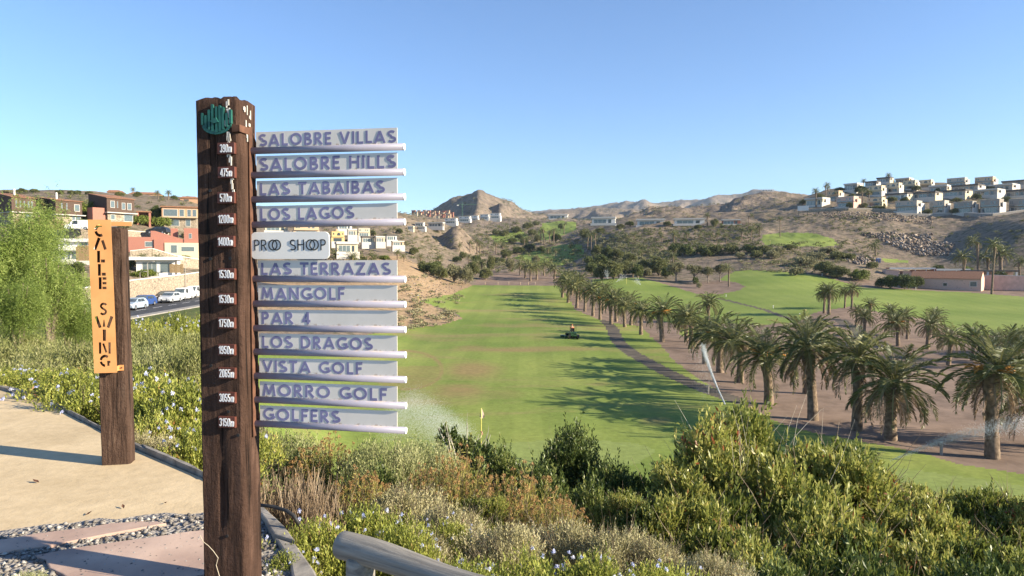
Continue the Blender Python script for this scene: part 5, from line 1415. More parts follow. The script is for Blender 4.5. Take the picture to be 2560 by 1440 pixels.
def tree_proto(key, seed, mat, size, trunk, n, leaf, nblob=14, blob=(.26, .42)):
    rng = np.random.default_rng(seed)
    V, Q, T, (C, br) = bush_foliage(seed, size, nblob, n, 6, leaf, leaf * .5, leaf * 1.3, up=.3, blob=blob, inner=.45, curl=.6)
    V[:, 2] += trunk
    f = mesh_np(key + '_crown', V, Q, T); f.materials.append(M[mat])
    mb = MB()
    g = random.Random(seed)
    top = Vector((0, 0, trunk * .75 + .1))
    if trunk > .3:
        mb.tube([(0, 0, -.4), (g.uniform(-.1, .1), 0, trunk * .4), top], [.2, .16, .13], 7, caps=False)
    for c in C[:9]:
        e = Vector((c[0], c[1], c[2] + trunk)); m = top.lerp(e, .5) + Vector((g.uniform(-.3, .3), g.uniform(-.3, .3), .2))
        mb.tube([top - Vector((0, 0, .1)), m, e], [.11, .07, .025], 5, caps=False)
    tm = mb.mesh(key + '_trunk', smooth=True, fix=False); tm.materials.append(M['bark'])
    proto(key, [('crown', f), ('trunk', tm)])
tree_proto('t_dark', 201, 'crown_dark', (2.6, 2.4, 4.8), .15, 1300, .34)
tree_proto('t_mid', 202, 'crown_mid', (2.6, 2.4, 4.6), .15, 1300, .34)
tree_proto('t_euc', 203, 'crown_grey', (2.2, 2.0, 4.0), 2.6, 800, .34, 11, (.24, .4))
tree_proto('t_grey', 204, 'crown_grey', (2.6, 2.3, 3.6), .3, 1000, .32)
tree_proto('t_lime', 205, 'crown_lime', (2.6, 2.4, 4.2), .1, 1000, .34)
tree_proto('t_cyp', 206, 'crown_mid', (1.2, 1.1, 5.2), .4, 800, .32)
tree_proto('b_dark', 207, 'crown_dark', (2.0, 1.7, 1.9), .05, 560, .3)
tree_proto('b_mid', 208, 'crown_mid', (2.0, 1.7, 1.7), .05, 560, .3)
tree_proto('b_grey', 209, 'crown_grey', (2.0, 1.7, 1.7), .05, 520, .3)
tree_proto('b_lime', 210, 'crown_lime', (2.0, 1.7, 1.5), .05, 520, .3)
TW_ = {'t_dark': 5.0, 't_mid': 5.0, 't_euc': 4.4, 't_grey': 5.2, 't_lime': 5.2, 't_cyp': 2.5, 'b_dark': 4.0, 'b_mid': 4.0, 'b_grey': 4.0, 'b_lime': 4.0}
TH_ = {'t_dark': 5.0, 't_mid': 4.8, 't_euc': 6.5, 't_grey': 3.9, 't_lime': 4.3, 't_cyp': 5.5, 'b_dark': 1.95, 'b_mid': 1.8, 'b_grey': 1.8, 'b_lime': 1.6}
TL_ = {'t_dark': 'dark evergreen tree', 't_mid': 'olive green tree', 't_euc': 'grey green pale trunked tree', 't_grey': 'grey feathery tamarisk tree', 't_lime': 'bright yellow green tree', 't_cyp': 'narrow upright tree', 'b_dark': 'dark green bush', 'b_mid': 'olive green bush', 'b_grey': 'grey green bush', 'b_lime': 'yellow green bush'}
TREES = {  # group: [(kind, column, foot row, top row, width)], distances
 'trees on the brown fairway island': ((180, 230), [('t_euc', 1690, 706, 652, 50), ('t_euc', 1735, 708, 658, 44), ('t_euc', 1770, 709, 664, 34), ('t_euc', 1800, 706, 658, 40), ('t_mid', 1648, 690, 638, 58), ('b_dark', 1740, 712, 694, 24), ('t_dark', 1665, 696, 662, 40), ('t_grey', 1612, 692, 668, 40), ('b_grey', 1748, 722, 706, 16)]),
 'trees between the two fairways': ((190, 330), [('t_dark', 1500, 672, 630, 44), ('t_mid', 1505, 700, 655, 46), ('t_mid', 1535, 700, 650, 56), ('t_dark', 1595, 696, 655, 36), ('t_mid', 1560, 690, 650, 48), ('t_dark', 1520, 655, 610, 34), ('t_mid', 1540, 650, 622, 42), ('t_mid', 1610, 688, 645, 44), ('t_mid', 1575, 660, 632, 40), ('t_dark', 1480, 690, 650, 40), ('b_dark', 1470, 660, 640, 36), ('t_mid', 1492, 642, 612, 30)]),
 'bushes below the plateau green': ((205, 300), [('b_dark', 1712, 640, 612, 52), ('b_dark', 1752, 636, 614, 46), ('b_mid', 1790, 638, 612, 50), ('b_mid', 1830, 634, 614, 44), ('b_dark', 1870, 634, 612, 52), ('b_mid', 1910, 634, 614, 44), ('b_dark', 1688, 632, 608, 40), ('b_grey', 1945, 634, 618, 40), ('b_mid', 1975, 626, 612, 36), ('b_grey', 1850, 648, 630, 28), ('b_grey', 1930, 648, 624, 34), ('b_dark', 1770, 642, 624, 40), ('b_mid', 1890, 645, 626, 34)]),
 'bushes left of the pink farmhouse': ((180, 270), [('t_mid', 2060, 690, 652, 56), ('t_mid', 2100, 697, 664, 54), ('t_lime', 2145, 702, 670, 52), ('b_grey', 2010, 668, 640, 60), ('b_grey', 2040, 655, 628, 54), ('b_mid', 2090, 648, 628, 50), ('b_mid', 2120, 650, 634, 36), ('b_grey', 2070, 636, 618, 44), ('b_grey', 1990, 690, 668, 40), ('b_mid', 2180, 672, 655, 30)]),
 'trees leaning on the pink farmhouse': ((175, 200), [('t_dark', 2226, 722, 682, 62), ('t_dark', 2262, 724, 678, 60), ('t_dark', 2290, 722, 684, 40), ('b_dark', 2205, 718, 696, 40)]),
 'bushes beside the farm palms': ((175, 230), [('b_lime', 2460, 715, 690, 34), ('t_dark', 2500, 708, 672, 36), ('b_mid', 2525, 716, 704, 20), ('b_dark', 2345, 678, 662, 36), ('b_lime', 2420, 682, 668, 30)]),
 'trees left of the fairway head': ((150, 330), [('t_dark', 1078, 690, 652, 54), ('t_mid', 1100, 700, 662, 40), ('t_grey', 1135, 706, 658, 58), ('t_grey', 1164, 712, 664, 42), ('t_dark', 1142, 655, 638, 26), ('t_mid', 1060, 680, 650, 40), ('t_cyp', 1228, 684, 632, 22), ('t_grey', 1276, 680, 642, 28), ('t_mid', 1250, 652, 636, 30), ('t_dark', 1240, 608, 590, 26), ('t_grey', 1340, 622, 598, 26), ('t_mid', 1215, 700, 668, 36), ('t_mid', 1180, 690, 652, 40), ('t_dark', 1190, 612, 592, 34), ('t_mid', 1158, 640, 620, 26), ('b_dark', 1090, 672, 654, 40)]),
 'trees along the upper fairway': ((330, 620), [('t_mid', 1260, 592, 575, 30), ('t_mid', 1290, 586, 568, 30), ('t_mid', 1320, 576, 558, 30), ('t_dark', 1300, 600, 582, 28), ('t_mid', 1330, 590, 572, 26), ('t_dark', 1280, 608, 592, 30), ('t_mid', 1340, 566, 552, 22), ('t_dark', 1310, 612, 592, 24), ('t_mid', 1345, 605, 585, 24), ('t_dark', 1390, 605, 580, 28), ('t_dark', 1402, 575, 556, 14), ('t_dark', 1325, 628, 608, 34), ('t_dark', 1295, 634, 614, 36), ('t_mid', 1265, 645, 622, 34), ('t_mid', 1240, 590, 574, 26), ('t_dark', 1355, 632, 612, 26)]),
 'bushes on the left terraces': ((98, 200), [('b_mid', 60, 590, 572, 50), ('b_dark', 110, 600, 580, 44), ('b_lime', 150, 592, 574, 50), ('b_mid', 240, 600, 578, 44), ('b_grey', 345, 600, 582, 30), ('b_mid', 365, 622, 600, 44), ('b_grey', 420, 642, 624, 40), ('b_lime', 455, 660, 640, 44), ('b_mid', 480, 648, 630, 40), ('t_mid', 90, 640, 598, 50), ('b_dark', 235, 640, 616, 40), ('b_grey', 345, 640, 626, 34), ('b_mid', 470, 600, 580, 30), ('b_lime', 255, 575, 556, 40), ('b_grey', 310, 575, 556, 40), ('b_mid', 400, 605, 588, 34)]),
 'small trees on the left skyline': ((215, 300), [('t_mid', 55, 484, 470, 26), ('b_mid', 85, 482, 472, 24), ('t_mid', 150, 486, 474, 22), ('b_mid', 180, 486, 476, 20), ('t_dark', 195, 486, 473, 20), ('b_mid', 225, 488, 478, 22), ('b_mid', 300, 492, 480, 24), ('t_mid', 345, 494, 478, 22), ('b_dark', 435, 500, 490, 20), ('b_mid', 470, 502, 492, 22), ('b_grey', 20, 484, 474, 24)]),
 'trees around the dark timber houses': ((100, 200), [('t_mid', 122, 560, 494, 78), ('t_lime', 215, 555, 500, 46), ('t_dark', 392, 560, 508, 48), ('b_lime', 395, 570, 545, 60), ('t_mid', 205, 520, 505, 30), ('b_lime', 350, 566, 542, 46), ('b_lime', 205, 566, 548, 40), ('t_mid', 475, 560, 536, 26), ('b_lime', 425, 568, 548, 44)]),
 'garden bushes above the street wall': ((96, 130), [('b_lime', 350, 694, 674, 48), ('b_lime', 382, 692, 674, 44), ('b_dark', 425, 696, 676, 44), ('b_dark', 330, 672, 648, 30), ('b_lime', 187, 722, 694, 44), ('t_dark', 195, 690, 650, 54), ('b_dark', 405, 676, 655, 40), ('b_mid', 310, 690, 668, 40)]),
 'trees among the left villas': ((150, 420), [('t_dark', 1052, 560, 545, 22), ('t_dark', 900, 600, 580, 24), ('t_mid', 930, 590, 574, 22), ('t_mid', 970, 610, 594, 24), ('t_dark', 1000, 585, 570, 20), ('t_dark', 870, 615, 596, 24), ('b_lime', 960, 650, 638, 30), ('t_mid', 1035, 640, 618, 26), ('b_mid', 900, 660, 640, 36)]),
 'trees among the hillside villas': ((325, 470), [('t_dark', 2098, 480, 466, 26), ('t_dark', 2150, 486, 464, 30), ('t_dark', 2225, 458, 444, 24), ('t_dark', 2262, 446, 439, 12), ('t_dark', 2124, 522, 503, 16), ('t_mid', 2207, 520, 505, 14), ('t_mid', 2052, 510, 484, 28), ('t_mid', 2010, 512, 498, 24), ('t_mid', 2160, 520, 506, 20), ('b_mid', 2192, 524, 514, 40), ('t_dark', 2176, 490, 474, 20), ('b_mid', 2230, 505, 492, 26), ('b_dark', 2262, 508, 494, 22), ('b_mid', 2320, 500, 486, 26), ('b_dark', 2345, 488, 472, 20), ('b_mid', 2390, 506, 494, 24), ('b_dark', 2440, 500, 486, 24), ('b_mid', 2475, 480, 466, 22), ('b_mid', 2515, 506, 492, 26), ('b_dark', 2545, 488, 474, 24), ('b_mid', 2290, 478, 464, 22), ('b_dark', 2250, 476, 462, 20), ('b_mid', 2318, 536, 522, 22), ('b_mid', 2385, 538, 524, 22), ('b_dark', 2455, 538, 524, 22), ('t_mid', 2130, 505, 485, 22)]),
 'bushes around the white slope villas': ((280, 400), [('t_mid', 1552, 562, 548, 24), ('t_dark', 1575, 562, 546, 24), ('b_mid', 1670, 566, 554, 22), ('t_mid', 1787, 566, 546, 22), ('b_mid', 1500, 575, 562, 26), ('t_mid', 1460, 580, 552, 26), ('b_mid', 1745, 572, 562, 20)]),
}
for grp, ((d0, d1), lst) in TREES.items():
    lst = sorted(lst, key=lambda q: q[1])
    for k, (kind, u, vb, vt, wpx) in enumerate(lst):
        p = hit(u, vb, d0, d1)
        s = wpx * p.y / F / TW_[kind]; h = (vb - vt) * p.y / F
        o = empty('tree' if kind[0] == 't' else 'bush', (p.x, p.y, p.z - .1), rg.uniform(0, 6.28), s)
        o.scale = (s, s, max(.5 * s, min(2.2 * s, h / TH_[kind])))
        for nm, me in PROTO[kind]: ob(nm, me, None, o)
        where = 'leftmost' if k == 0 else 'rightmost' if k == len(lst) - 1 else ORD[k] + ' from the left'
        tag(o, f'{TL_[kind]}, {where} among {grp}', 'tree' if kind[0] == 't' else 'bush', grp)

# scrub that dots the hills: nobody could count it
def scrub(name, key, n, seed, areas, smin, smax, per=46):
    g = np.random.default_rng(seed)
    me = PROTO[key][0][1]
    nv = len(me.vertices); co = np.empty(nv * 3, np.float32); me.vertices.foreach_get('co', co); co = co.reshape(-1, 4, 3)
    tt = np.empty(nv, np.float32); me.attributes['tint'].data.foreach_get('value', tt); tt = tt.reshape(-1, 4)
    V, T = [], []
    for poly_, d0, d1, share in areas:
        xs = [p[0] for p in poly_]; ys = [p[1] for p in poly_]
        m = int(n * share); c_ = 0; tries = 0
        while c_ < m and tries < m * 20:
            tries += 1
            u, v = g.uniform(min(xs), max(xs)), g.uniform(min(ys), max(ys))
            if not inpoly(np.array([u]), np.array([v]), poly_)[0]: continue
            p = hit(u, v, d0, d1); c_ += 1
            s = g.uniform(smin, smax) * (1 + max(0, p.y - 350) / 500)
            k = g.choice(len(co), per, replace=False); a = g.uniform(0, 6.28); c, q = math.cos(a), math.sin(a)
            P = co[k] * s
            cen = P.mean(1, keepdims=True); P = cen + (P - cen) * 2.2 / max(s, .2) ** .3
            V.append(np.stack([P[..., 0] * c - P[..., 1] * q + p.x, P[..., 0] * q + P[..., 1] * c + p.y, P[..., 2] + p.z - .08], -1).reshape(-1, 3)); T.append((tt[k] + g.normal(0, .12)).reshape(-1))
    V = np.vstack(V)
    return tag(ob(name, mesh_np(name, V, np.arange(len(V)).reshape(-1, 4), np.clip(np.concatenate(T), 0, 1)), me.materials[0]), kind='stuff')
UPS = [(1480, 580), (1900, 560), (1900, 615), (1700, 640), (1480, 640)]
scrub('olive_scrub', 'b_mid', 1250, 301, [(UPS, 250, 400, .35), ([(1900, 615), (2200, 600), (2200, 660), (1960, 680), (1900, 650)], 200, 300, .16), ([(2150, 540), (2560, 540), (2560, 640), (2150, 600)], 200, 340, .05), ([(1000, 560), (1480, 520), (1480, 600), (1000, 640)], 300, 900, .16), ([(1900, 540), (2200, 540), (2200, 600)], 230, 340, .08), ([(0, 480), (480, 490), (480, 560), (0, 560)], 140, 330, .1), ([(800, 560), (1100, 560), (1100, 660), (800, 660)], 150, 400, .1)], .3, .75)
scrub('grey_scrub', 'b_grey', 1150, 302, [(UPS, 250, 400, .25), ([(1850, 640), (2050, 630), (2100, 690), (1850, 680)], 190, 280, .15), ([(980, 680), (1180, 700), (1120, 820), (980, 830)], 95, 210, .10), ([(1000, 500), (1420, 480), (1480, 560), (1000, 560)], 500, 1300, .2), ([(1480, 500), (2080, 490), (2080, 550), (1480, 550)], 400, 900, .2), ([(0, 480), (480, 490), (480, 640), (0, 600)], 110, 330, .10)], .25, .65)
VAL = [(1180, 600), (1480, 575), (1700, 640), (1640, 690), (1480, 690), (1420, 660), (1180, 690)]
scrub('valley_thicket', 'b_mid', 420, 304, [(VAL, 220, 640, .7), ([(1180, 570), (1360, 550), (1360, 600), (1200, 620)], 380, 640, .3)], .55, 1.1)
scrub('grey_thicket', 'b_grey', 330, 305, [(VAL, 210, 640, .8), ([(1420, 570), (1560, 570), (1700, 640), (1480, 650)], 250, 640, .2)], .5, 1.1)
scrub('dark_scrub', 'b_dark', 600, 303, [(UPS, 250, 400, .5), ([(1180, 600), (1480, 600), (1480, 690), (1180, 680)], 220, 500, .25), ([(1480, 640), (1700, 640), (1700, 690), (1480, 690)], 200, 280, .25)], .35, .8)
# ------------------------------------------------------------------ buildings
def wallm(name, c, j=.08, sc=1.2):
    return var(name, tuple(x * (1 - j) for x in c) + (1,), tuple(min(1, x * (1 + j)) for x in c) + (1,), sc, .85, .2, .15, .01, detail=6, kind='Object')
M['w_white'] = wallm('white_render', (.66, .64, .60))
M['w_cream'] = wallm('cream_render', (.58, .49, .34))
M['w_taupe'] = wallm('taupe_render', (.42, .37, .31))
M['w_greyr'] = wallm('grey_render', (.30, .27, .235))
M['w_tan'] = wallm('tan_render', (.50, .37, .24))
M['w_pink'] = wallm('faded_pink_render', (.62, .40, .31), .14, .8)
M['w_red'] = wallm('terracotta_red_render', (.34, .15, .11), .12)
M['w_orange'] = wallm('orange_render', (.50, .30, .18))
M['w_yellow'] = wallm('yellow_render', (.58, .42, .19))
M['w_dark'] = wallm('dark_slab', (.10, .09, .085))
M['w_paving'] = wallm('pale_coping', (.52, .49, .44))
def glass_mat():
    t = NT('window_glass')
    co = t.coord('Object')
    return t.col(t.ramp(t.noise(co, 1.3, 3), (.35, (.05, .065, .075, 1)), (.65, (.16, .20, .21, 1))), .06, .8)
M['glass'] = glass_mat()
M['glass_dark'] = var('dark_glass', (.02, .025, .03, 1), (.05, .06, .07, 1), 2, .1, .7, 0)
M['frame_w'] = var('pale_window_frame', (.5, .48, .44, 1), (.6, .58, .54, 1), 8, .6, .3, 0)
def boards(name, a, b, vert=False):
    t = NT(name); co = t.coord('Object')
    sx = t.n('SeparateXYZ'); t.l(co, sx.inputs[0])
    w = t.n('TexWave', bands_direction='X' if vert else 'Z'); w.inputs['Scale'].default_value = 1.6; w.inputs['Distortion'].default_value = .4
    t.l(co, w.inputs['Vector'])
    c = t.mix(t.ramp(w.outputs['Fac'], (.12, (1, 1, 1)), (.25, (0, 0, 0))), t.ramp(t.noise(co, 1.2, 5), (.3, a), (.7, b)), tuple(x * .3 for x in a[:3]) + (1,))
    return t.col(c, .8, .15)
M['boards'] = boards('dark_timber_boards', (.085, .055, .042, 1), (.15, .10, .075, 1))
M['pales'] = boards('wooden_pales', (.30, .20, .10, 1), (.46, .33, .18, 1), True)
def stone_mat(name, a, b, joint, sc=2.2):
    t = NT(name); co = t.coord('World')
    v = t.n('TexVoronoi', feature='F1'); v.inputs['Scale'].default_value = sc; t.l(co, v.inputs['Vector'])
    e = t.n('TexVoronoi', feature='DISTANCE_TO_EDGE'); e.inputs['Scale'].default_value = sc; t.l(co, e.inputs['Vector'])
    c = t.mix(t.n('SeparateColor').outputs[0] if False else t.noise(v.outputs['Position'], 3.0, 2), a, b)
    c = t.mix(t.ramp(e.outputs['Distance'], (.03, (1, 1, 1)), (.08, (0, 0, 0))), c, joint)
    t.bump(e.outputs['Distance'], .8, .06)
    return t.col(c, .9, .15)
M['stone'] = stone_mat('rubble_stone_wall', (.20, .165, .125, 1), (.46, .38, .28, 1), (.16, .13, .10, 1))
def tile_mat(name, a, b):
    t = NT(name); co = t.coord('Object')
    w = t.n('TexWave', bands_direction='X'); w.inputs['Scale'].default_value = 1.1; t.l(co, w.inputs['Vector'])
    n = t.noise(co, 3.5, 5, .7)
    c = t.mix(.6, t.ramp(n, (.3, a), (.7, b)), t.ramp(w.outputs['Fac'], (0, (.35, .35, .35)), (.6, (1.2, 1.2, 1.2))), 'MULTIPLY')
    t.bump(w.outputs['Fac'], .7, .1)
    return t.col(c, .9, .1)
M['tiles'] = tile_mat('clay_roof_tiles', (.26, .12, .07, 1), (.46, .26, .17, 1))
M['awning'] = wallm('canvas', (.55, .45, .30))

class House:
    """a building measured in photograph pixels at its own distance: x along the front, y into the depth, z up; origin is the front left foot"""
    def __init__(s, u, v, d, yaw, name, label, cat='house', group=None):
        p = at(u, v, d)
        s.s = d / F
        s.o = empty(name, p, R(yaw), s.s)
        tag(s.o, label, cat, group)
    def part(s, name, mat, boxes, parent=None, bevel=0):
        mb = MB()
        for b in boxes: mb.box(*b)
        # metres in the mesh, so that the patterns keep their size: the scale sits in the vertices
        return mb.build(name, M[mat], parent or s.o)
    def shape(s, name, mat, mb, parent=None):
        return mb.build(name, M[mat], parent or s.o)
    def window(s, x0, x1, z0, z1, y=0, frame=True, glass='glass', bars=0, side=None):
        f = MB(); g = MB(); t = min(.9, (x1 - x0) * .08)
        if side is None:
            g.box(x0 + t * .5, x1 - t * .5, y - .25, y + .3, z0 + t * .5, z1 - t * .5)
            if frame:
                f.box(x0 - t, x0, y - .5, y + .2, z0 - t, z1 + t); f.box(x1, x1 + t, y - .5, y + .2, z0 - t, z1 + t)
                f.box(x0, x1, y - .5, y + .2, z1, z1 + t); f.box(x0, x1, y - .5, y + .2, z0 - t, z0)
                for k in range(bars):
                    xm = x0 + (x1 - x0) * (k + 1) / (bars + 1); f.box(xm - t * .4, xm + t * .4, y - .45, y + .1, z0, z1)
        else:
            g.box(side - .3, side + .25, x0, x1, z0, z1)
        w = g.build('window', M[glass], s.o)
        if frame and side is None: f.build('window_frame', M['frame_w'], w)
        return w
    def pitch(s, x0, x1, y0, y1, z0, z1, th=1.6, over=2.5, mat='tiles', name='roof'):
        """single pitch roof rising from the front (y0) to the back (y1)"""
        k = (z1 - z0) / (y1 - y0)
        ya, yb = y0 - over, y1 + over * .4
        za, zb = z0 - k * over, z1 + k * over * .4
        mb = MB().add([(x0 - over, ya, za), (x1 + over, ya, za), (x1 + over, yb, zb), (x0 - over, yb, zb), (x0 - over, ya, za + th), (x1 + over, ya, za + th), (x1 + over, yb, zb + th), (x0 - over, yb, zb + th)],
                      [(0, 3, 2, 1), (4, 5, 6, 7), (0, 1, 5, 4), (1, 2, 6, 5), (2, 3, 7, 6), (3, 0, 4, 7)])
        return s.shape(name, mat, mb)
def wedge(x0, x1, y0, y1, z0, zf, zb):
    return MB().add([(x0, y0, z0), (x1, y0, z0), (x1, y1, z0), (x0, y1, z0), (x0, y0, zf), (x1, y0, zf), (x1, y1, zb), (x0, y1, zb)],
                    [(0, 3, 2, 1), (4, 5, 6, 7), (0, 1, 5, 4), (1, 2, 6, 5), (2, 3, 7, 6), (3, 0, 4, 7)])
# the three dark timber houses on the left skyline
def timber_house(u, v, d, w, w0, dp, label, hb=20, hu=37, wins=(), chim=None):
    h = House(u, v, d, 58, 'timber_house', label, 'house', 'dark timber houses on the left ridge')
    q = w / w0; wins = [(a * q, b * q, c, e) for a, b, c, e in wins]
    h.part('ground_floor', 'stone', [(3, w - 3, 3, dp, -30, hb)])
    h.part('floor_slab', 'w_paving', [(-2, w + 6, -6, dp, hb, hb + 2.2)])
    h.shape('upper_floor', 'boards', wedge(0, w, 0, dp, hb + 2.2, hb + hu, hb + hu + 14))
    h.pitch(0, w, 0, dp * .98, hb + hu + .3, hb + hu + 14.3)
    for x0, x1, z0, z1 in wins: h.window(x0, x1, z0, z1, 0 if z0 > hb else 3)
    if chim: h.part('chimney', 'w_white', [(chim, chim + 3.4, dp * .4, dp * .4 + 3.4, hb + hu, hb + hu + 24)])
    return h
timber_house(30, 551, 142, 54, 72, 90, 'dark timber house cut by the left edge of the photo', 20, 38, [(40, 60, 2, 17), (12, 15, 34, 50), (24, 27, 34, 50), (36, 39, 34, 50), (48, 52, 34, 50), (58, 62, 34, 50)], 20)
timber_house(140, 557, 146, 62, 76, 125, 'dark timber house behind the round olive tree', 20, 36, [(48, 56, 1, 18), (58, 72, 1, 18), (16, 19, 34, 50), (30, 33, 34, 50), (54, 68, 32, 48)], 24)
h3 = timber_house(268, 552, 152, 68, 88, 88, 'dark timber house with white windows and pink side block', 20, 37, [(12, 24, 34, 50), (32, 35, 34, 50), (48, 58, 31, 47), (66, 78, 31, 47), (14, 26, 4, 16), (56, 84, 1, 18)])
h3.part('side_block', 'w_red', [(-30, -.2, 8, 34, -30, 32)])
h4 = House(405, 566, 165, 20, 'orange_villa', 'two storey orange villa with long glazed balcony on the ridge')
h4.part('wall', 'w_orange', [(0, 80, 0, 46, 24, 48)]); h4.part('ground_floor', 'stone', [(3, 78, 3, 46, -30, 22)])
h4.part('balcony', 'w_tan', [(-2, 84, -7, 3, 22, 24)]); h4.part('roof', 'tiles', [(-3, 84, -4, 48, 48, 51)])
for x0, x1 in ((4, 35), (40, 50), (58, 66), (70, 78)): h4.window(x0, x1, 26, 43)
for x0, x1 in ((20, 38), (54, 64)): h4.window(x0, x1, 2, 18, 3)
pg_ = House(340, 548, 158, 25, 'pergola', 'small terracotta pergola between the timber house and orange villa', 'pergola')
pg_.part('roof', 'tiles', [(0, 34, 0, 26, 18, 21)])
pg_.part('wall', 'w_red', [(2, 6, 2, 24, -20, 18), (28, 32, 2, 24, -20, 18), (6, 28, 20, 24, -20, 18)])
h5 = House(318, 618, 132, 22, 'red_villa', 'long terracotta red villa with sloping roofs above the street')
h5.part('wall', 'w_red', [(0, 62, 0, 40, -30, 26)]); h5.part('roof_block', 'w_red', [(128, 160, 4, 40, 0, 50)])
h5.shape('sloping_roof', 'w_red', MB().prism([(52, 8), (160, 0), (175, 6), (62, 42), (52, 42)], 6, 48))
h5.part('side_block', 'w_red', [(60, 84, -4, 5.8, -30, 20)]); h5.part('lower_wing', 'w_cream', [(84, 190, -6, 5.6, -34, 12)])
h5.part('chimney', 'w_red', [(96, 112, 26, 40, 20, 50)])
h5.window(40, 56, 2, 14); h5.window(98, 112, -14, 6, -6); h5.window(122, 152, -10, 2, -6); h5.window(140, 146, 24, 36, 4)
h6 = House(322, 676, 112, 18, 'white_villa', 'low white flat roofed villa with wide canopy above the stone wall')
h6.part('wall', 'w_white', [(16, 110, 4, 50, -14, 26)]); h6.part('roof', 'w_white', [(-4, 116, -12, 54, 26, 34)]); h6.part('column', 'w_dark', [(106, 110, -9, -5, -14, 26)])
h6.window(30, 62, -6, 20, 4, bars=2); h6.window(70, 96, -6, 20, 4)
h6.part('terrace', 'w_paving', [(-10, 130, -18, 3.8, -30, -14.5)])
h7 = House(104, 652, 112, 12, 'white_villa', 'low white villa with twin flat slabs behind the pepper tree')
h7.part('wall', 'w_white', [(14, 120, 6, 46, -40, 48)]); h7.part('roof', 'w_white', [(-6, 128, -4, 50, 48, 56)]); h7.part('canopy', 'w_white', [(4, 92, -10, 5.8, 26, 31)])
for x0, x1 in ((84, 102), (40, 50), (56, 62), (66, 78)): h7.window(x0, x1, 4, 22, 6) if x0 < 80 else h7.window(x0, x1, 32, 46, 6)
h7.part('terrace', 'w_paving', [(-10, 140, -16, 5.7, -46, -1)])
def fence(name, u0, u1, v0, v1, d, label, mat='pales', yaw=10, cat='fence'):
    h = House(u0, v1, d, yaw, name, label, cat)
    n = max(4, int((u1 - u0) / 3)); g = random.Random(u0)
    h.part('pale_boards' if mat == 'pales' else 'panel', mat, [(k * (u1 - u0) / n, (k + .86) * (u1 - u0) / n, 0, 1.2, -8, (v1 - v0) * g.uniform(.9, 1.05)) for k in range(n)])
    h.part('rail', mat, [(0, u1 - u0, 1.3, 2.2, (v1 - v0) * .3, (v1 - v0) * .4), (0, u1 - u0, 1.3, 2.2, (v1 - v0) * .7, (v1 - v0) * .8)])
fence('pale_fence', 38, 60, 548, 570, 134, 'wooden pale fence left of the terrace below the timber houses')
fence('pale_fence', 76, 150, 548, 572, 133, 'long wooden pale fence on the terrace below the timber houses')
fence('pale_fence', 190, 224, 614, 644, 108, 'wooden pale screen beside the white villa, behind the name sheet')
fence('garden_screen', 424, 456, 660, 674, 110, 'pale timber screen at the right end of the canopy villa')
def stone_wall(label, pts, top, th=.5, name='stone_wall', mat='stone', coping=True):
    """wall along points (x, y) with top heights"""
    o = empty(name, (pts[0][0], pts[0][1], top[0]))
    tag(o, label, 'wall')
    mb, cp = MB(), MB()
    for (a, b), (ta, tb) in zip(zip(pts, pts[1:]), zip(top, top[1:])):
        dx, dy = b[0] - a[0], b[1] - a[1]; l = math.hypot(dx, dy); nx, ny = -dy / l * th / 2, dx / l * th / 2
        q = [(a[0] + nx, a[1] + ny), (a[0] - nx, a[1] - ny), (b[0] - nx, b[1] - ny), (b[0] + nx, b[1] + ny)]
        zl = min(gz(*a), gz(*b)) - 2.5
        tt = [ta, ta, tb, tb]
        vs = [(x - pts[0][0], y - pts[0][1], zl - top[0]) for x, y in q] + [(x - pts[0][0], y - pts[0][1], t - top[0]) for (x, y), t in zip(q, tt)]
        mb.add(vs, [(3, 2, 1, 0), (4, 5, 6, 7), (0, 1, 5, 4), (1, 2, 6, 5), (2, 3, 7, 6), (3, 0, 4, 7)])
        vs = [(x - pts[0][0], y - pts[0][1], t - top[0] + .004) for (x, y), t in zip(q, tt)] + [(x - pts[0][0], y - pts[0][1], t - top[0] + .14) for (x, y), t in zip(q, tt)]
        cp.add(vs, [(3, 2, 1, 0), (4, 5, 6, 7), (0, 1, 5, 4), (1, 2, 6, 5), (2, 3, 7, 6), (3, 0, 4, 7)])
    mb.build('masonry', M[mat], o)
    if coping: cp.build('coping', M['w_paving'], o)
    return o
stone_wall('long rubble stone wall lining the street behind the parked cars', [(-53.5, 62), (-53.4, 80), (-53.6, 96), (-54.2, 112), (-55.5, 130)], [-2.3, -2.0, -1.0, -.5, 0.2])
pw = [at(u, v, d) for u, v, d in ((60, 575, 128), (140, 578, 128), (225, 572, 130), (330, 578, 138), (420, 585, 146))]
stone_wall('rubble terrace wall below the timber houses', [(p.x, p.y) for p in pw], [p.z for p in pw])
pw = [at(u, v, d) for u, v, d in ((325, 628, 121), (380, 622, 123), (440, 640, 126), (500, 650, 132))]
stone_wall('short rubble terrace wall between the red villa and canopy villa', [(p.x, p.y) for p in pw], [p.z for p in pw])
um = House(207, 706, 104, 0, 'parasol', 'beige garden parasol left of the orange name sheet', 'parasol')
um.shape('canopy', 'awning', MB().add([(0, 0, 30)] + [(13 * math.cos(R(a)), 13 * math.sin(R(a)), 25) for a in range(0, 360, 45)], [(0, 1 + k, 1 + (k + 1) % 8) for k in range(8)]))
um.part('pole', 'w_white', [(-.4, .4, -.4, .4, -6, 29)])

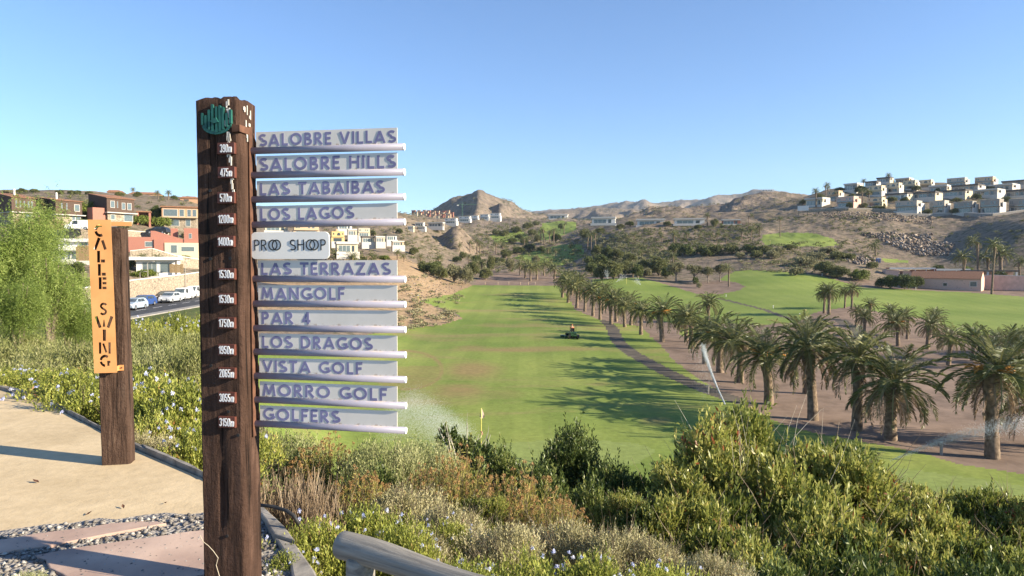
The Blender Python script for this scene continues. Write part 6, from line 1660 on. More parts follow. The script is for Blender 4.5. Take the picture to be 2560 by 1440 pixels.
# hillside villas on the right
VIL = []
def terrace_villa(u0, u1, vt, vb, wall, label, yaw=-34, floors=2, style='glass', dr=(320, 480), group='terraced villas on the right hill', foot=11, dep=.75, name='terrace_villa', d=None):
    p = hit(u0, vb, *dr) if d is None else at(u0, vb, d)
    W = u1 - u0; H = vb - vt
    ta = (u0 + u1 - 2560) / 2 / F; c, s_ = math.cos(R(yaw)), math.sin(R(yaw))
    c, sn = c - ta * s_, max(0, (-s_ - ta * c) if yaw < 0 else (s_ + ta * c))
    w = W / (c + dep * sn); dp = w * dep
    h = House(u0, vb, p.y, yaw, name, label, 'villa', group)
    if yaw > 0:
        h.o.location = at(u0 + dp * sn, vb, p.y)
    if floors == 2:
        m = H * .5
        h.part('ground_floor', wall, [(0, w, w * .08, dp, -foot, m)])
        h.part('upper_floor', wall, [(w * .02, w * .97, 0, dp * .8, m + .02, H - 1)])
        h.part('roof', 'w_paving' if style != 'arch' else wall, [(w * .02 - .5, w * .97 + .5, -.8, dp * .8 + .5, H - .98, H)])
        h.part('terrace', 'w_paving', [(-w * .02, w * 1.02, -w * .10, w * .079, -foot, -1.0), (-w * .02, w * 1.02, -w * .10, -w * .085, -1.0, H * .09)])
        y1 = w * .08
        if style == 'arch':
            arcp = [(w * .42, m + H * .12)] + [(w * .55 + w * .13 * math.cos(R(a)), m + H * .18 + H * .2 * math.sin(R(a))) for a in range(180, -1, -20)] + [(w * .68, m + H * .12)]
            h.shape('window', 'glass_dark', MB().prism(arcp, -.25, .2))
            h.window(w * .12, w * .22, m + H * .18, m + H * .36, 0, False, 'glass_dark'); h.window(w * .82, w * .90, m + H * .18, m + H * .36, 0, False, 'glass_dark')
            h.window(w * .15, w * .8, H * .08, m - H * .08, y1, False, 'glass_dark')
        else:
            for f0, f1 in ((.08, .16), (.18, .24), (.55, .63), (.70, .80)): h.window(w * f0, w * f1, m + H * .16, m + H * .36, 0, False)
            h.window(w * .10, w * .84, H * .06, m - H * .07, y1, True, 'glass', 3)
    else:
        h.part('wall', wall, [(0, w, 0, dp, -foot, H * .8)])
        h.part('roof', 'w_dark' if style == 'dark' else 'w_paving', [(-w * .04, w * 1.03, -w * .08, dp, H * .8 + .02, H)])
        h.part('terrace', 'w_paving', [(-w * .05, w * 1.06, -w * .16, -.03, -foot, -.8), (-w * .05, w * 1.06, -w * .16, -w * .145, -.8, H * .16)])
        h.window(w * .08, w * .62, H * .1, H * .68, 0, True, 'glass', 2); h.window(w * .70, w * .84, H * .1, H * .68, 0, False, 'glass_dark')
        h.window(dp * .2, dp * .5, H * .3, H * .6, side=w, frame=False, glass='glass_dark')
    if yaw < -30:
        fw = 'w_pink' if wall == 'w_pink' else rg.choice(['w_paving', 'w_cream', 'w_paving'])
        h.part('fin_wall', fw, [(w * 1.03, w * 1.07, -w * .20, dp * .3, -foot, H * .42), (w * 1.03, w * 1.07, dp * .3 + .02, dp * .9, -foot, H * .78)])
        if floors == 2 and style == 'glass': h.part('balcony_rail', 'glass', [(w * .06, w * .9, -w * .03, -w * .02, H * .5, H * .6)])
    return h
ZU = lambda z: 2000 + z / 4.236
ZV = lambda z: 420 + z / 4.236
RV = [  # left, right, top, base in the enlarged photograph; wall; storeys; style; label
 (1003, 1310, 358, 470, 'w_taupe', 2, 'glass', 'two storey taupe villa at the left end of the lowest terrace'), (1365, 1590, 350, 488, 'w_taupe', 2, 'glass', 'two storey taupe villa second from left on the lowest terrace'),
 (1620, 1880, 360, 488, 'w_greyr', 2, 'glass', 'dark grey two storey villa in the middle of the lowest terrace'), (1900, 2170, 340, 490, 'w_greyr', 2, 'glass', 'grey two storey villa second from right on the lowest terrace'), (2205, 2470, 330, 492, 'w_greyr', 2, 'glass', 'grey two storey villa cut by the right edge, lowest terrace'),
 (915, 1190, 278, 350, 'w_white', 1, 'dark', 'long white single storey villa under the cream arched villas'), (1195, 1500, 255, 332, 'w_greyr', 1, 'dark', 'dark roofed grey villa in the middle terrace, left'), (1520, 1815, 238, 318, 'w_taupe', 1, 'dark', 'single storey taupe villa in the centre of the middle terrace'), (1850, 2165, 232, 310, 'w_taupe', 1, 'light', 'taupe villa with stepped white side wall, middle terrace'), (2170, 2460, 238, 318, 'w_greyr', 1, 'dark', 'grey villa at the right edge of the middle terrace'),
 (1370, 1590, 190, 280, 'w_greyr', 1, 'light', 'grey block with broad glazing below the two skyline blocks'), (1610, 1950, 186, 262, 'w_taupe', 1, 'dark', 'wide taupe villa under the left skyline block'), (2010, 2320, 182, 255, 'w_taupe', 1, 'light', 'wide taupe villa with white stepped wall below the right skyline'),
 (1550, 1785, 115, 210, 'w_taupe', 2, 'glass', 'square grey block on the skyline, left of the two tall ones'), (1845, 2085, 98, 205, 'w_tan', 2, 'glass', 'square brownish block on the skyline, taller of the two'), (2140, 2420, 138, 205, 'w_greyr', 1, 'dark', 'low dark roofed pavilion at the right end of the skyline'),
 (725, 920, 195, 300, 'w_cream', 2, 'arch', 'cream villa with arched window, leftmost and lowest of the arched four'), (910, 1092, 165, 268, 'w_cream', 2, 'arch', 'cream arched villa second from left below the skyline palms'), (1085, 1262, 138, 235, 'w_cream', 2, 'arch', 'cream arched villa third from left near the hill crest'), (1255, 1418, 132, 220, 'w_cream', 2, 'arch', 'cream arched villa nearest the square skyline blocks'),
 (470, 665, 172, 250, 'w_greyr', 1, 'light', 'grey flat roofed villa under the leftmost hill palms'), (690, 850, 140, 205, 'w_dark', 1, 'dark', 'small dark villa just below the hilltop'), (815, 985, 104, 165, 'w_greyr', 1, 'dark', 'dark pavilion beside the hilltop palm'), (1010, 1200, 112, 172, 'w_tan', 1, 'light', 'low stone coloured house right of the hilltop palm'),
 (60, 312, 325, 415, 'w_cream', 1, 'light', 'low cream villa at the left foot of the hill'), (290, 462, 242, 345, 'w_tan', 2, 'arch', 'tan two storey villa at the left flank of the hill'), (380, 635, 312, 425, 'w_pink', 2, 'glass', 'salmon pink villa at the foot of the hill'), (705, 915, 315, 412, 'w_cream', 2, 'arch', 'cream villa with arched window beside the pink one'),
]
rv = random.Random(21)
for zx0, zx1, zy0, zy1, wall, fl, st, lb in RV:
    terrace_villa(ZU(zx0), ZU(zx1), ZV(zy0) + rv.uniform(-.8, 1.2), ZV(zy1), wall, lb, floors=fl, style=st, yaw=-51 + rv.uniform(-4, 4), dep=rv.uniform(.6, 1.0))
ww = [hit(u, v, 300, 400) for u, v in ((2015, 530), (2060, 528), (2120, 527), (2180, 528), (2240, 532))]
stone_wall('low rubble retaining wall at the foot of the villa hill', [(p.x, p.y) for p in ww], [p.z + 1.0 for p in ww], 1.0)
ww = [hit(u, v, 300, 400) for u, v in ((2240, 538), (2320, 540), (2400, 538), (2480, 540), (2570, 545))]
stone_wall('grey retaining wall under the lowest villa terrace', [(p.x, p.y) for p in ww], [p.z + .8 for p in ww], 1.0, mat='w_greyr')
bb = House(1994, 529, 338, -26, 'billboard', 'white panelled hoarding at the left foot of the villa hill', 'billboard')
bb.part('panel', 'w_white', [(0, 25, 0, .8, 2, 14)]); bb.part('post', 'w_dark', [(2, 3, .85, 1.6, -10, 12), (22, 23, .85, 1.6, -10, 12), (12, 13, .85, 1.6, -10, 12)])
# white villas on the slope in the middle
for zx0, zx1, zy0, zy1, wall, lb, yw in ((0, 250, 520, 600, 'w_white', 'white slope villa with long dark window band, leftmost of three', -12), (480, 765, 540, 622, 'w_white', 'white slope villa with broad terrace, middle of three', -12), (875, 1190, 535, 602, 'w_white', 'long white glazed slope villa, rightmost of three', -12), (1380, 1570, 545, 604, 'w_red', 'low red and grey house right of the white slope villas', -12)):
    terrace_villa(1480 + zx0 / 4.235, 1480 + zx1 / 4.235, 420 + zy0 / 4.235, 420 + zy1 / 4.235, wall, lb, yaw=yw, floors=1, style='light', dr=(300, 420), group=None, foot=3, dep=.4, name='slope_villa')
for zx0, zx1, zy0, zy1, lb in ((535, 700, 508, 572, 'leftmost'), (705, 862, 485, 548, 'second from the left'), (838, 952, 474, 540, 'third from the left'), (960, 1082, 460, 522, 'fourth from the left'), (1078, 1218, 446, 512, 'rightmost')):
    terrace_villa(1000 + zx0 / 4.8, 1000 + zx1 / 4.8, 440 + zy0 / 4.8, 440 + zy1 / 4.8, 'w_white', f'white cube villa below the pointed hill, {lb} of five', yaw=-14, floors=2, style='glass', dr=(430, 720), group='white cube villas below the pointed hill', foot=10, dep=.5, name='cube_villa')
terrace_villa(1071, 1112, 556, 568, 'w_greyr', 'long grey house left of the white cube villas', yaw=-14, floors=1, style='light', dr=(400, 720), group=None, foot=8, dep=.4, name='long_house')
terrace_villa(1372, 1420, 536, 549, 'w_white', 'white ridge house at the top of the upper fairway', yaw=-10, floors=1, style='light', dr=(500, 950), group=None, foot=6, dep=.4, name='ridge_house')
for u0, u1, vt, vb, wl, lb in ((1019, 1036, 565, 575, 'w_cream', 'small cream house left of the grey long house'), (1038, 1062, 556, 566, 'w_white', 'small white house uphill of the grey long house'), (1046, 1066, 566, 574, 'w_white', 'small white house beside the grey long house')):
    terrace_villa(u0, u1, vt, vb, wl, lb, yaw=-10, floors=1, style='light', dr=(350, 720), group=None, foot=6, dep=.5, name='small_house')
# the terracotta village below the pointed hill: thirty small houses
gv = random.Random(8)
k = 0
for row, (vb, n) in enumerate(((533, 8), (537, 9), (541, 8), (545, 6))):
    for i in range(n):
        u0 = 1030 + row * 7 + i * 12.5 + gv.uniform(-2, 2)
        if u0 > 1132: continue
        w_ = gv.uniform(7, 10); hh = gv.uniform(6, 9)
        p = at(u0, vb + (u0 - 1030) * .03, 740 - row * 14)
        h = House(u0, vb + (u0 - 1030) * .03, 740 - row * 14, -14, 'village_house', f'tiny {["red", "tan", "cream"][k % 3]} house of the terracotta village, {ORD[i]} from left in the {["top", "second", "third", "lowest"][row]} row', 'house', 'terracotta village houses below the pointed hill')
        h.part('wall', ['w_red', 'w_tan', 'w_cream'][k % 3], [(0, w_, 0, 5, -8, hh)]); h.part('roof', 'w_red', [(-.4, w_ + .4, -.4, 5.4, hh + .02, hh + 1)])
        h.window(w_ * .3, w_ * .6, hh * .35, hh * .75, 0, False, 'glass_dark')
        k += 1
# houses between the arms of the signpost and the fairway
for u0, u1, vt, vb, wl, fl, st, lb, d in ((826, 862, 578, 606, 'w_yellow', 2, 'arch', 'yellow villa with a small dome beside the white board', 190), (838, 895, 604, 634, 'w_cream', 1, 'light', 'broad cream villa below the yellow one', 176), (868, 892, 572, 590, 'w_cream', 1, 'light', 'small cream villa right of the yellow dome', 225), (893, 926, 570, 592, 'w_cream', 2, 'glass', 'cream villa under the fourth arm', 236),
      (902, 936, 590, 608, 'w_cream', 1, 'dark', 'cream villa with dark terrace under the fourth arm', 215), (938, 962, 590, 607, 'w_cream', 1, 'light', 'cream villa second from the arm tips', 215), (964, 992, 586, 602, 'w_white', 1, 'dark', 'white villa nearest the arm tips', 235), (978, 1010, 602, 615, 'w_tan', 1, 'light', 'stone coloured villa below the arm tips', 210), (730, 800, 560, 590, 'w_tan', 2, 'glass', 'tan house behind the white board', 220), (660, 720, 555, 580, 'w_cream', 1, 'light', 'cream house directly behind the tall post bracket', 220), (842, 880, 560, 574, 'w_white', 1, 'light', 'white villa above the yellow dome', 262)):
    h = terrace_villa(u0, u1, vt, vb, wl, lb, yaw=24, floors=fl, style=st, group='villas behind the signpost arms', foot=14, dep=.5, name='hill_villa', d=d)
    if 'dome' in lb and 'yellow' in wl:
        h.shape('dome', 'w_orange', MB().add([(14 + 6 * math.cos(R(a)) * math.cos(R(e)), 8 + 6 * math.sin(R(a)) * math.cos(R(e)), 28 + 6 * math.sin(R(e))) for e in (0, 30, 60, 85) for a in range(0, 360, 30)], [(r * 12 + i, r * 12 + (i + 1) % 12, (r + 1) * 12 + (i + 1) % 12, (r + 1) * 12 + i) for r in range(3) for i in range(12)]))
for u0, u1, vb, d, lb in ((450, 492, 503, 262, 'right of the skyline palms'), (322, 395, 492, 275, 'left of the skyline palms'), (268, 300, 487, 280, 'above the pink block')):
    h = House(u0, vb, d, 10, 'ridge_house', f'low terracotta roofed house on the left skyline, {lb}', 'house', 'terracotta roofed houses on the left skyline')
    h.part('wall', 'w_orange', [(0, u1 - u0, 0, 22, -10, 7)]); h.shape('roof', 'tiles', MB().prism([(-2, 7), (u1 - u0 + 2, 7), ((u1 - u0) * .85, 12), ((u1 - u0) * .15, 12)], -2, 24))
    h.window((u1 - u0) * .2, (u1 - u0) * .5, 1, 5, 0, False, 'glass_dark')
for u0, u1, vb, d in ((1906, 1934, 478, 640),):
    h = House(u0, vb, d, -10, 'ridge_house', 'tiny white row of flats on the brown hill crest', 'house')
    h.part('wall', 'w_white', [(0, 28, 0, 8, -4, 4)]); [h.window(2 + 6 * q, 5 + 6 * q, 1, 3, 0, False, 'glass_dark') for q in range(4)]
# pink farmhouse
dF = hit(2300, 722, 170, 215).y + 4
fm = House(2277, 724, dF, -42, 'farmhouse', 'long faded pink farmhouse with tiled roof at the field edge')
fm.part('wall', 'w_pink', [(0, 146, 0, 48, -10, 29)])
fm.shape('gable', 'w_pink', MB().add([(146, 0, 29.02), (146, 48, 29.02), (146, 24, 45), (143, 0, 29.02), (143, 48, 29.02), (143, 24, 45)], [(0, 1, 2), (3, 5, 4), (0, 3, 4, 1), (1, 4, 5, 2), (2, 5, 3, 0)]))
fm.pitch(0, 144, 0, 24, 29.3, 45, 1.2, 2.0)
fm.shape('rear_roof', 'tiles', MB().add([(-2, 24.8, 46.2), (146, 24.8, 46.2), (146, 50, 28.5), (-2, 50, 28.5), (-2, 24.8, 45), (146, 24.8, 45), (146, 50, 27.3), (-2, 50, 27.3)], [(0, 1, 2, 3), (7, 6, 5, 4), (0, 4, 5, 1), (2, 6, 7, 3), (1, 5, 6, 2), (0, 3, 7, 4)]))
fm.window(8, 20, 13, 23, 0, True, 'glass_dark'); fm.window(69, 77, 11, 18, 0, True, 'glass_dark'); fm.window(124, 137, 11, 22, 0, True, 'glass')
gh = random.Random(3); mb = MB()
for i in range(26):
    x = gh.uniform(24, 140); z = gh.uniform(4, 26); mb.box(x, x + 1, -.12, .1, z, z + 1)
fm.shape('wall_hole', 'w_dark', mb)
sh2 = House(2214, 684, dF + 22, -14, 'farm_shed', 'red roofed open sheds with white posts behind the farmhouse', 'shed')
sh2.part('wall', 'w_pink', [(0, 30, 0, 30, -16, 8), (40, 60, 6, 30, -16, 6)]); sh2.part('roof', 'w_red', [(8, 110, -3, 30, 12, 15), (112, 185, -2, 30, 9, 12)]); sh2.part('rear_wall', 'w_red', [(62, 180, 26, 29, -16, 9)])
sh2.part('post', 'w_white', [(x, x + 1.6, -1, .6, -16, 11) for x in (66, 90, 108, 130, 156, 180)]); sh2.part('eave', 'w_white', [(112, 186, -3.2, -2.1, 8, 12.5), (8, 110, -4.2, -3.1, 11.5, 15.2)])
pv = House(2411, 692, dF + 14, -14, 'farm_pavilion', 'flat dark roofed pavilion among the farm palms', 'pavilion')
pv.part('roof', 'w_dark', [(0, 118, 0, 30, 13, 17)]); pv.part('rear_wall', 'w_pink', [(2, 116, 24, 28, -18, 13)]); pv.part('post', 'w_white', [(x, x + 4, 1, 5, -18, 13) for x in (4, 50, 84, 112)])
pwl = [at(u, v, d) for u, v, d in ((2432, 702, dF - 2), (2482, 706, dF - 6), (2540, 708, dF - 9), (2640, 712, dF - 14))]
stone_wall('long faded pink yard wall right of the farmhouse', [(p.x, p.y) for p in pwl], [at(2432, 690, dF).z, at(2482, 688, dF - 6).z, at(2540, 690, dF - 9).z, at(2640, 692, dF - 14).z], .5, 'yard_wall', 'w_pink')
M['blue'] = wallm('blue_plastic', (.02, .11, .36))
for q, u in enumerate((2192, 2197)):
    p = hit(u, 657, 200, 280)
    h = House(u, 657, p.y, -8, 'portable_toilet', ['blue portable cabin by the rubble, left of two', 'blue portable cabin by the rubble, right of two'][q], 'cabin', 'blue portable cabins')
    h.part('body', 'blue', [(0, 4.4, 0, 5, -1, 11)]); h.part('roof', 'w_white', [(-.2, 4.6, -.2, 5.2, 11.02, 12)]); h.part('door', 'w_dark', [(1, 3.6, -.2, .1, 0, 9.5)])
# crane
M['crane'] = wallm('green_steel', (.10, .20, .12))
dC = 640
cr = House(1156, 556, dC, 0, 'tower_crane', 'slim green tower crane in front of the pointed hill', 'crane')
mb = MB()
for z in range(0, 42, 3):
    mb.tube([(-.7, 0, z), (.7, 0, z + 3)], .12, 3); mb.tube([(.7, 0, z), (-.7, 0, z + 3)], .12, 3)
for x in (-.8, .8): mb.box(x - .25, x + .25, -.25, .25, -4, 46)
cr.shape('mast', 'crane', mb)
mb = MB(); mb.tube([(-13, 0, 44), (34, 0, 44.5)], .45, 4); mb.tube([(-11, 0, 44.6), (0, 0, 51), (30, 0, 45)], .18, 3); mb.tube([(0, 0, 44), (0, 0, 51)], .4, 4)
cr.shape('jib', 'crane', mb); cr.part('counterweight', 'w_white', [(-13.5, -9, -.8, .8, 41.5, 43.4)])

# boulders tipped on the slope
g = np.random.default_rng(5); V, Q, T = [], [], []
def boulders(name, n, polyg, d0, d1, smin, smax):
    V, Q, T = [], [], []
    xs = [p[0] for p in polyg]; ys = [p[1] for p in polyg]; c = 0
    while c < n:
        u, v = g.uniform(min(xs), max(xs)), g.uniform(min(ys), max(ys))
        if not inpoly(np.array([u]), np.array([v]), polyg)[0]: continue
        p = hit(u, v, d0, d1); s = g.uniform(smin, smax) * g.uniform(.6, 1.2); b = len(V); c += 1
        for q in ((1, 0, 0), (.3, .9, .1), (-.9, .2, 0), (-.2, -.9, 0), (.2, .1, .9), (-.3, -.3, .75), (.1, 0, -.8)):
            w = np.array(q) + g.normal(0, .2, 3); V.append((p.x + w[0] * s, p.y + w[1] * s, p.z + s * .25 + w[2] * s * .8))
        Q += [(b, b + 1, b + 4), (b + 1, b + 2, b + 5), (b + 1, b + 5, b + 4), (b + 2, b + 3, b + 5), (b + 3, b, b + 4), (b + 3, b + 4, b + 5), (b + 1, b, b + 6), (b + 2, b + 1, b + 6), (b + 3, b + 2, b + 6), (b, b + 3, b + 6)]; T += [g.random()] * 7
    return tag(ob(name, mesh_np(name, V, Q, T), M['rock']), kind='stuff')
tr_ = NT('tipped_rock'); a_ = tr_.n('Attribute', attribute_name='tint')
M['rock'] = tr_.col(tr_.ramp(a_.outputs['Fac'], (0, (.11, .085, .07, 1)), (.5, (.215, .17, .135, 1)), (1, (.34, .285, .235, 1))), .95, .1)
boulders('boulders', 1500, [(2145, 588), (2200, 585), (2330, 590), (2330, 608), (2385, 612), (2375, 640), (2300, 642), (2220, 612), (2200, 600)], 215, 330, .35, 1.0)
boulders('rubble', 900, [(2010, 533), (2120, 532), (2330, 540), (2330, 565), (2300, 560), (2150, 550), (2100, 552)], 270, 345, .25, .7)
boulders('loose_rocks', 260, [(2090, 648), (2180, 640), (2190, 660), (2150, 664)], 205, 290, .3, .8)
boulders('stones_on_bank', 240, [(1000, 690), (1090, 690), (1170, 715), (1100, 740), (1040, 750), (1000, 760)], 100, 215, .1, .3)
# ------------------------------------------------------------------ cars, street lamps, flags, mower, sprinklers
M['tyre'] = var('black_rubber', (.012, .012, .012, 1), (.025, .025, .025, 1), 10, .9, .2, 0)
M['rim'] = var('grey_alloy', (.35, .35, .36, 1), (.5, .5, .51, 1), 10, .35, .5, 0, metal=.6)
M['lamp_glass'] = var('clear_lamp_glass', (.6, .6, .62, 1), (.75, .75, .77, 1), 10, .1, .6, 0)
def paint(name, c): return var(name, tuple(x * .95 for x in c) + (1,), tuple(min(1, x * 1.05) for x in c) + (1,), 3, .28, .5, 0)
M['p_silver'] = paint('silver_car_paint', (.42, .44, .46)); M['p_white'] = paint('white_car_paint', (.74, .74, .73)); M['p_blue'] = paint('blue_car_paint', (.03, .07, .22)); M['p_grey'] = paint('pale_blue_grey_car_paint', (.30, .36, .42)); M['p_dark'] = paint('dark_car_paint', (.02, .022, .028))
def car(loc, yaw, col, label, van=False, name='parked_car'):
    o = empty(name, loc, yaw)
    tag(o, label, 'van' if van else 'car', 'cars parked along the street')
    L, W = (4.4, 1.75); H = 1.82 if van else 1.48
    # local: x to the front, y sideways, z up; side outline extruded across
    low = [(-L/2, .32), (-L/2 + .05, .85), (-L/2 + .15, .95)] + ([(L/2 - 1.0, 1.02), (L/2 - .25, .86)] if not van else [(L/2 - .95, 1.08), (L/2 - .2, .95)]) + [(L/2, .62), (L/2, .32), (L/2 - .2, .22), (-L/2 + .2, .22)]
    MB().prism(low, -W/2, W/2).build('body', M[col], o, bevel=.07, seg=3)
    if van: cab = [(-L/2 + .06, .93), (-L/2 + .1, H - .06), (-L/2 + .3, H), (.55, H), (.85, H - .08), (1.45, 1.04)]
    else: cab = [(-L/2 + .12, .93), (-L/2 + .55, 1.36), (-L/2 + 1.1, H), (.15, H), (.4, H - .05), (1.25, 1.0)]
    inset = .10
    n = len(cab); top = max(p[1] for p in cab)
    vs = []
    for sgn in (-1, 1):
        for x, z in cab: vs.append((x, sgn * (W/2 - .02 - inset * (z - .93) / (top - .93)), z))
    fs = [tuple(range(n)), tuple(reversed(range(n, 2 * n)))] + [(i, i + n, (i + 1) % n + n, (i + 1) % n) for i in range(n)]
    MB().add(vs, fs).build('cabin', M[col], o, bevel=.05, seg=2)
    def sidey(z): return W/2 - .02 - inset * (z - .93) / (top - .93) + .006
    xs = [(-.05, .95)] if van else [(-1.25, -.25), (-.18, .78)]
    for sgn in (-1, 1):
        for x0, x1 in xs:
            z0, z1 = 1.0, top - .12
            k = (.18 if x1 > .5 else .0)
            MB().add([(x0, sgn * sidey(z0), z0), (x1, sgn * sidey(z0), z0), (x1 - k * 1.6, sgn * sidey(z1), z1), (x0 + (.25 if x0 < -1 else 0), sgn * sidey(z1), z1)], [(0, 1, 2, 3)]).build('side_window', M['glass_dark'], o)
    (xa, za), (xb, zb) = cab[-1], cab[-2]
    ins = .06
    pa = Vector((xa, 0, za)).lerp(Vector((xb, 0, zb)), .08); pb = Vector((xa, 0, za)).lerp(Vector((xb, 0, zb)), .92)
    MB().add([(pa.x + .012, -sidey(pa.z) + ins, pa.z + .012), (pa.x + .012, sidey(pa.z) - ins, pa.z + .012), (pb.x + .012, sidey(pb.z) - ins, pb.z + .012), (pb.x + .012, -sidey(pb.z) + ins, pb.z + .012)], [(0, 1, 2, 3)]).build('windscreen', M['glass'], o)
    for sgn in (-1, 1):
        MB().box(L/2 - .17, L/2 + .012, sgn * .55 - .19, sgn * .55 + .19, .62, .76).build('headlight', M['lamp_glass'], o, bevel=.03)
        for x in (-1.3, 1.35):
            w = MB().tube([(x, sgn * (W/2 - .2), .31), (x, sgn * (W/2 + .012), .31)], .31, 18).build('wheel', M['tyre'], o)
            MB().tube([(x, sgn * (W/2 + .0), .31), (x, sgn * (W/2 + .025), .31)], .19, 12).build('rim', M['rim'], w)
        MB().box(.95, 1.12, sgn * (W/2 + .02), sgn * (W/2 + .16), .98, 1.1).build('wing_mirror', M[col], o, bevel=.02)
    MB().box(L/2 - .06, L/2 + .014, -.45, .45, .34, .55).build('grille', M['p_dark'], o, bevel=.02)
    MB().box(L/2 + .016, L/2 + .024, -.26, .26, .42, .53).build('number_plate', M['p_white'], o)
    return o
for u, d, col, van, lb in ((196, 79, 'p_white', 0, 'white car half hidden behind the pepper tree'), (226, 85.5, 'p_dark', 0, 'dark car just left of the orange name sheet'), (333, 88, 'p_grey', 0, 'pale blue grey car right of the name post, nearest'), (358, 93.5, 'p_blue', 0, 'dark blue car parked behind the pale blue grey one'),
                           (425, 100.2, 'p_silver', 0, 'silver car parked in front of the white vans'), (456, 105.8, 'p_white', 1, 'white van behind the silver car'), (484, 111.5, 'p_white', 1, 'white van beside the tall post'), (413, 110, 'p_dark', 0, 'dark car by the stone wall behind the silver car')):
    x = (u - 1280) / F * d
    if u == 413: x = -52.6 ; d = 103.5
    z = -4.75 + .016 * (d - 75) + .02
    car((x, d, z), R(-90 + 4), col, lb, bool(van), 'parked_van' if van else 'parked_car')
p = at(176, 575, 127)
car((p.x + 1.6, p.y, p.z), R(195), 'p_white', 'white van on the terrace below the timber houses', True, 'parked_van')
p = at(396, 585, 140)
car((p.x, p.y, p.z), R(180), 'p_dark', 'dark car on the terrace above the red villa', False)
# white line and pavement of the street
mbk = MB()
for y in range(58, 132, 4):
    z0 = -4.75 + .016 * (y - 75) + .03
    z1 = z0 + .016 * 2.4
    mbk.add([(-47.7, y, z0), (-47.55, y, z0), (-47.55, y + 2.4, z1), (-47.7, y + 2.4, z1)], [(0, 1, 2, 3)])
tag(mbk.build('road_marking', M['white']), kind='structure')
def strip(name, x0, x1, hgt, m):
    mb = MB(); ys = list(range(58, 134, 4))
    for a, b in zip(ys, ys[1:]):
        za, zb = -4.75 + .016 * (a - 75), -4.75 + .016 * (b - 75)
        vs = [(x0, a, za - .3), (x1, a, za - .3), (x1, b, zb - .3), (x0, b, zb - .3), (x0, a, za + hgt), (x1, a, za + hgt), (x1, b, zb + hgt), (x0, b, zb + hgt)]
        mb.add(vs, [(4, 5, 6, 7), (1, 2, 6, 5), (3, 0, 4, 7)])
    tag(mb.build(name, m), kind='structure')
M['pave'] = var('grey_pavement', (.24, .22, .20, 1), (.32, .30, .27, 1), 1.2, .9, .15, .2)
strip('pavement', -53.2, -51.7, .13, M['pave'])
strip('pavement', -43.5, -42.2, .13, M['pave'])
def lamp(u, v, vt, d, label):
    p = at(u, v, d); h = (v - vt) * d / F
    o = empty('street_lamp', p); tag(o, label, 'street lamp', 'street lamps')
    MB().tube([(0, 0, -.8), (0, 0, h - .2)], [.07, .045], 8).build('pole', M['w_greyr'], o)
    MB().tube([(0, 0, h - .2), (.1, 0, h), (.7, 0, h + .08)], .03, 6).build('arm', M['w_greyr'], o)
    MB().box(.55, 1.0, -.1, .1, h + .02, h + .14).build('lamp_head', M['w_greyr'], o, bevel=.03)
lamp(371, 752, 655, 101, 'thin street lamp beside the parked blue car'); lamp(464, 722, 648, 112, 'thin street lamp above the white vans'); lamp(351, 740, 680, 104, 'thin grey pole at the stone wall')

# flags and marker posts on the course
M['pole_y'] = var('yellow_flagstick', (.50, .45, .10, 1), (.62, .56, .16, 1), 10, .5, .3, 0)
M['flag'] = var('faded_pink_flag', (.62, .44, .36, 1), (.75, .60, .52, 1), 14, .8, .2, .3, .01)
p = hit(1203, 1116, 30, 60); hF = (1116 - 1022) * p.y / F
fo = empty('golf_flag', p); tag(fo, 'yellow flagstick with limp pale flag on the nearest putting green', 'flag')
MB().tube([(0, 0, -.1), (0, 0, hF)], .028, 8).build('flagstick', M['pole_y'], fo)
MB().add([(.028, 0, hF), (.17, .02, hF - .34), (.24, -.02, hF - .52), (.12, .05, hF - .60), (.03, .02, hF - .62), (-.03, .03, hF - .3), (-.10, .02, hF - .45), (-.05, -.03, hF - .6)], [(0, 1, 2, 3, 4), (0, 4, 7, 6, 5)]).build('flag', M['flag'], fo)
MB().tube([(0, 0, .85), (.06, .02, .7), (.02, 0, .62)], .05, 6).build('wind_tag', M['w_red'], fo)
for u, v, vt, mt, lb in ((1045, 757, 742, 'pole_y', 'small yellow tee post at the left dirt tongue'), (1566, 711, 696, 'pole_y', 'thin flagstick on the green under the far sprinkler'), (1925, 613, 602, 'pole_y', 'yellow flagstick on the raised plateau green'), (1815, 743, 738, 'w_white', 'white marker post in the grass field, left'), (1933, 772, 766, 'w_white', 'white marker post in the grass field by the thin path'), (2289, 726, 720, 'w_white', 'white marker post in front of the farmhouse'), (1999, 792, 786, 'pole_y', 'yellow marker post at the end of the thin path'), (2055, 692, 686, 'w_white', 'white marker post below the round bushes'), (1371, 632, 624, 'pole_y', 'flagstick on the valley green')):
    q = hit(u, v, 60, 480); hh = (v - vt) * q.y / F
    o = empty('marker_post', q); tag(o, lb, 'marker post')
    MB().tube([(0, 0, -.2), (0, 0, hh)], .06, 6).build('stake', M[mt], o)
    MB().tube([(0, 0, hh), (0, 0, hh + .12)], [.09, .05], 6).build('stake_cap', M['white'], o)
for k, u in enumerate((1213, 1245, 1272, 1301, 1321, 1338)):
    q = hit(u, 712, 120, 230)
    o = empty('fence_post', q); tag(o, f'short pale post, {ORD[k]} from left in the rope line across the fairway end', 'post', 'rope line posts')
    MB().tube([(0, 0, -.2), (0, 0, .75)], .07, 6).build('stake', M['w_tan'], o); MB().tube([(0, 0, .75), (0, 0, .85)], [.1, .04], 6).build('stake_cap', M['w_paving'], o)
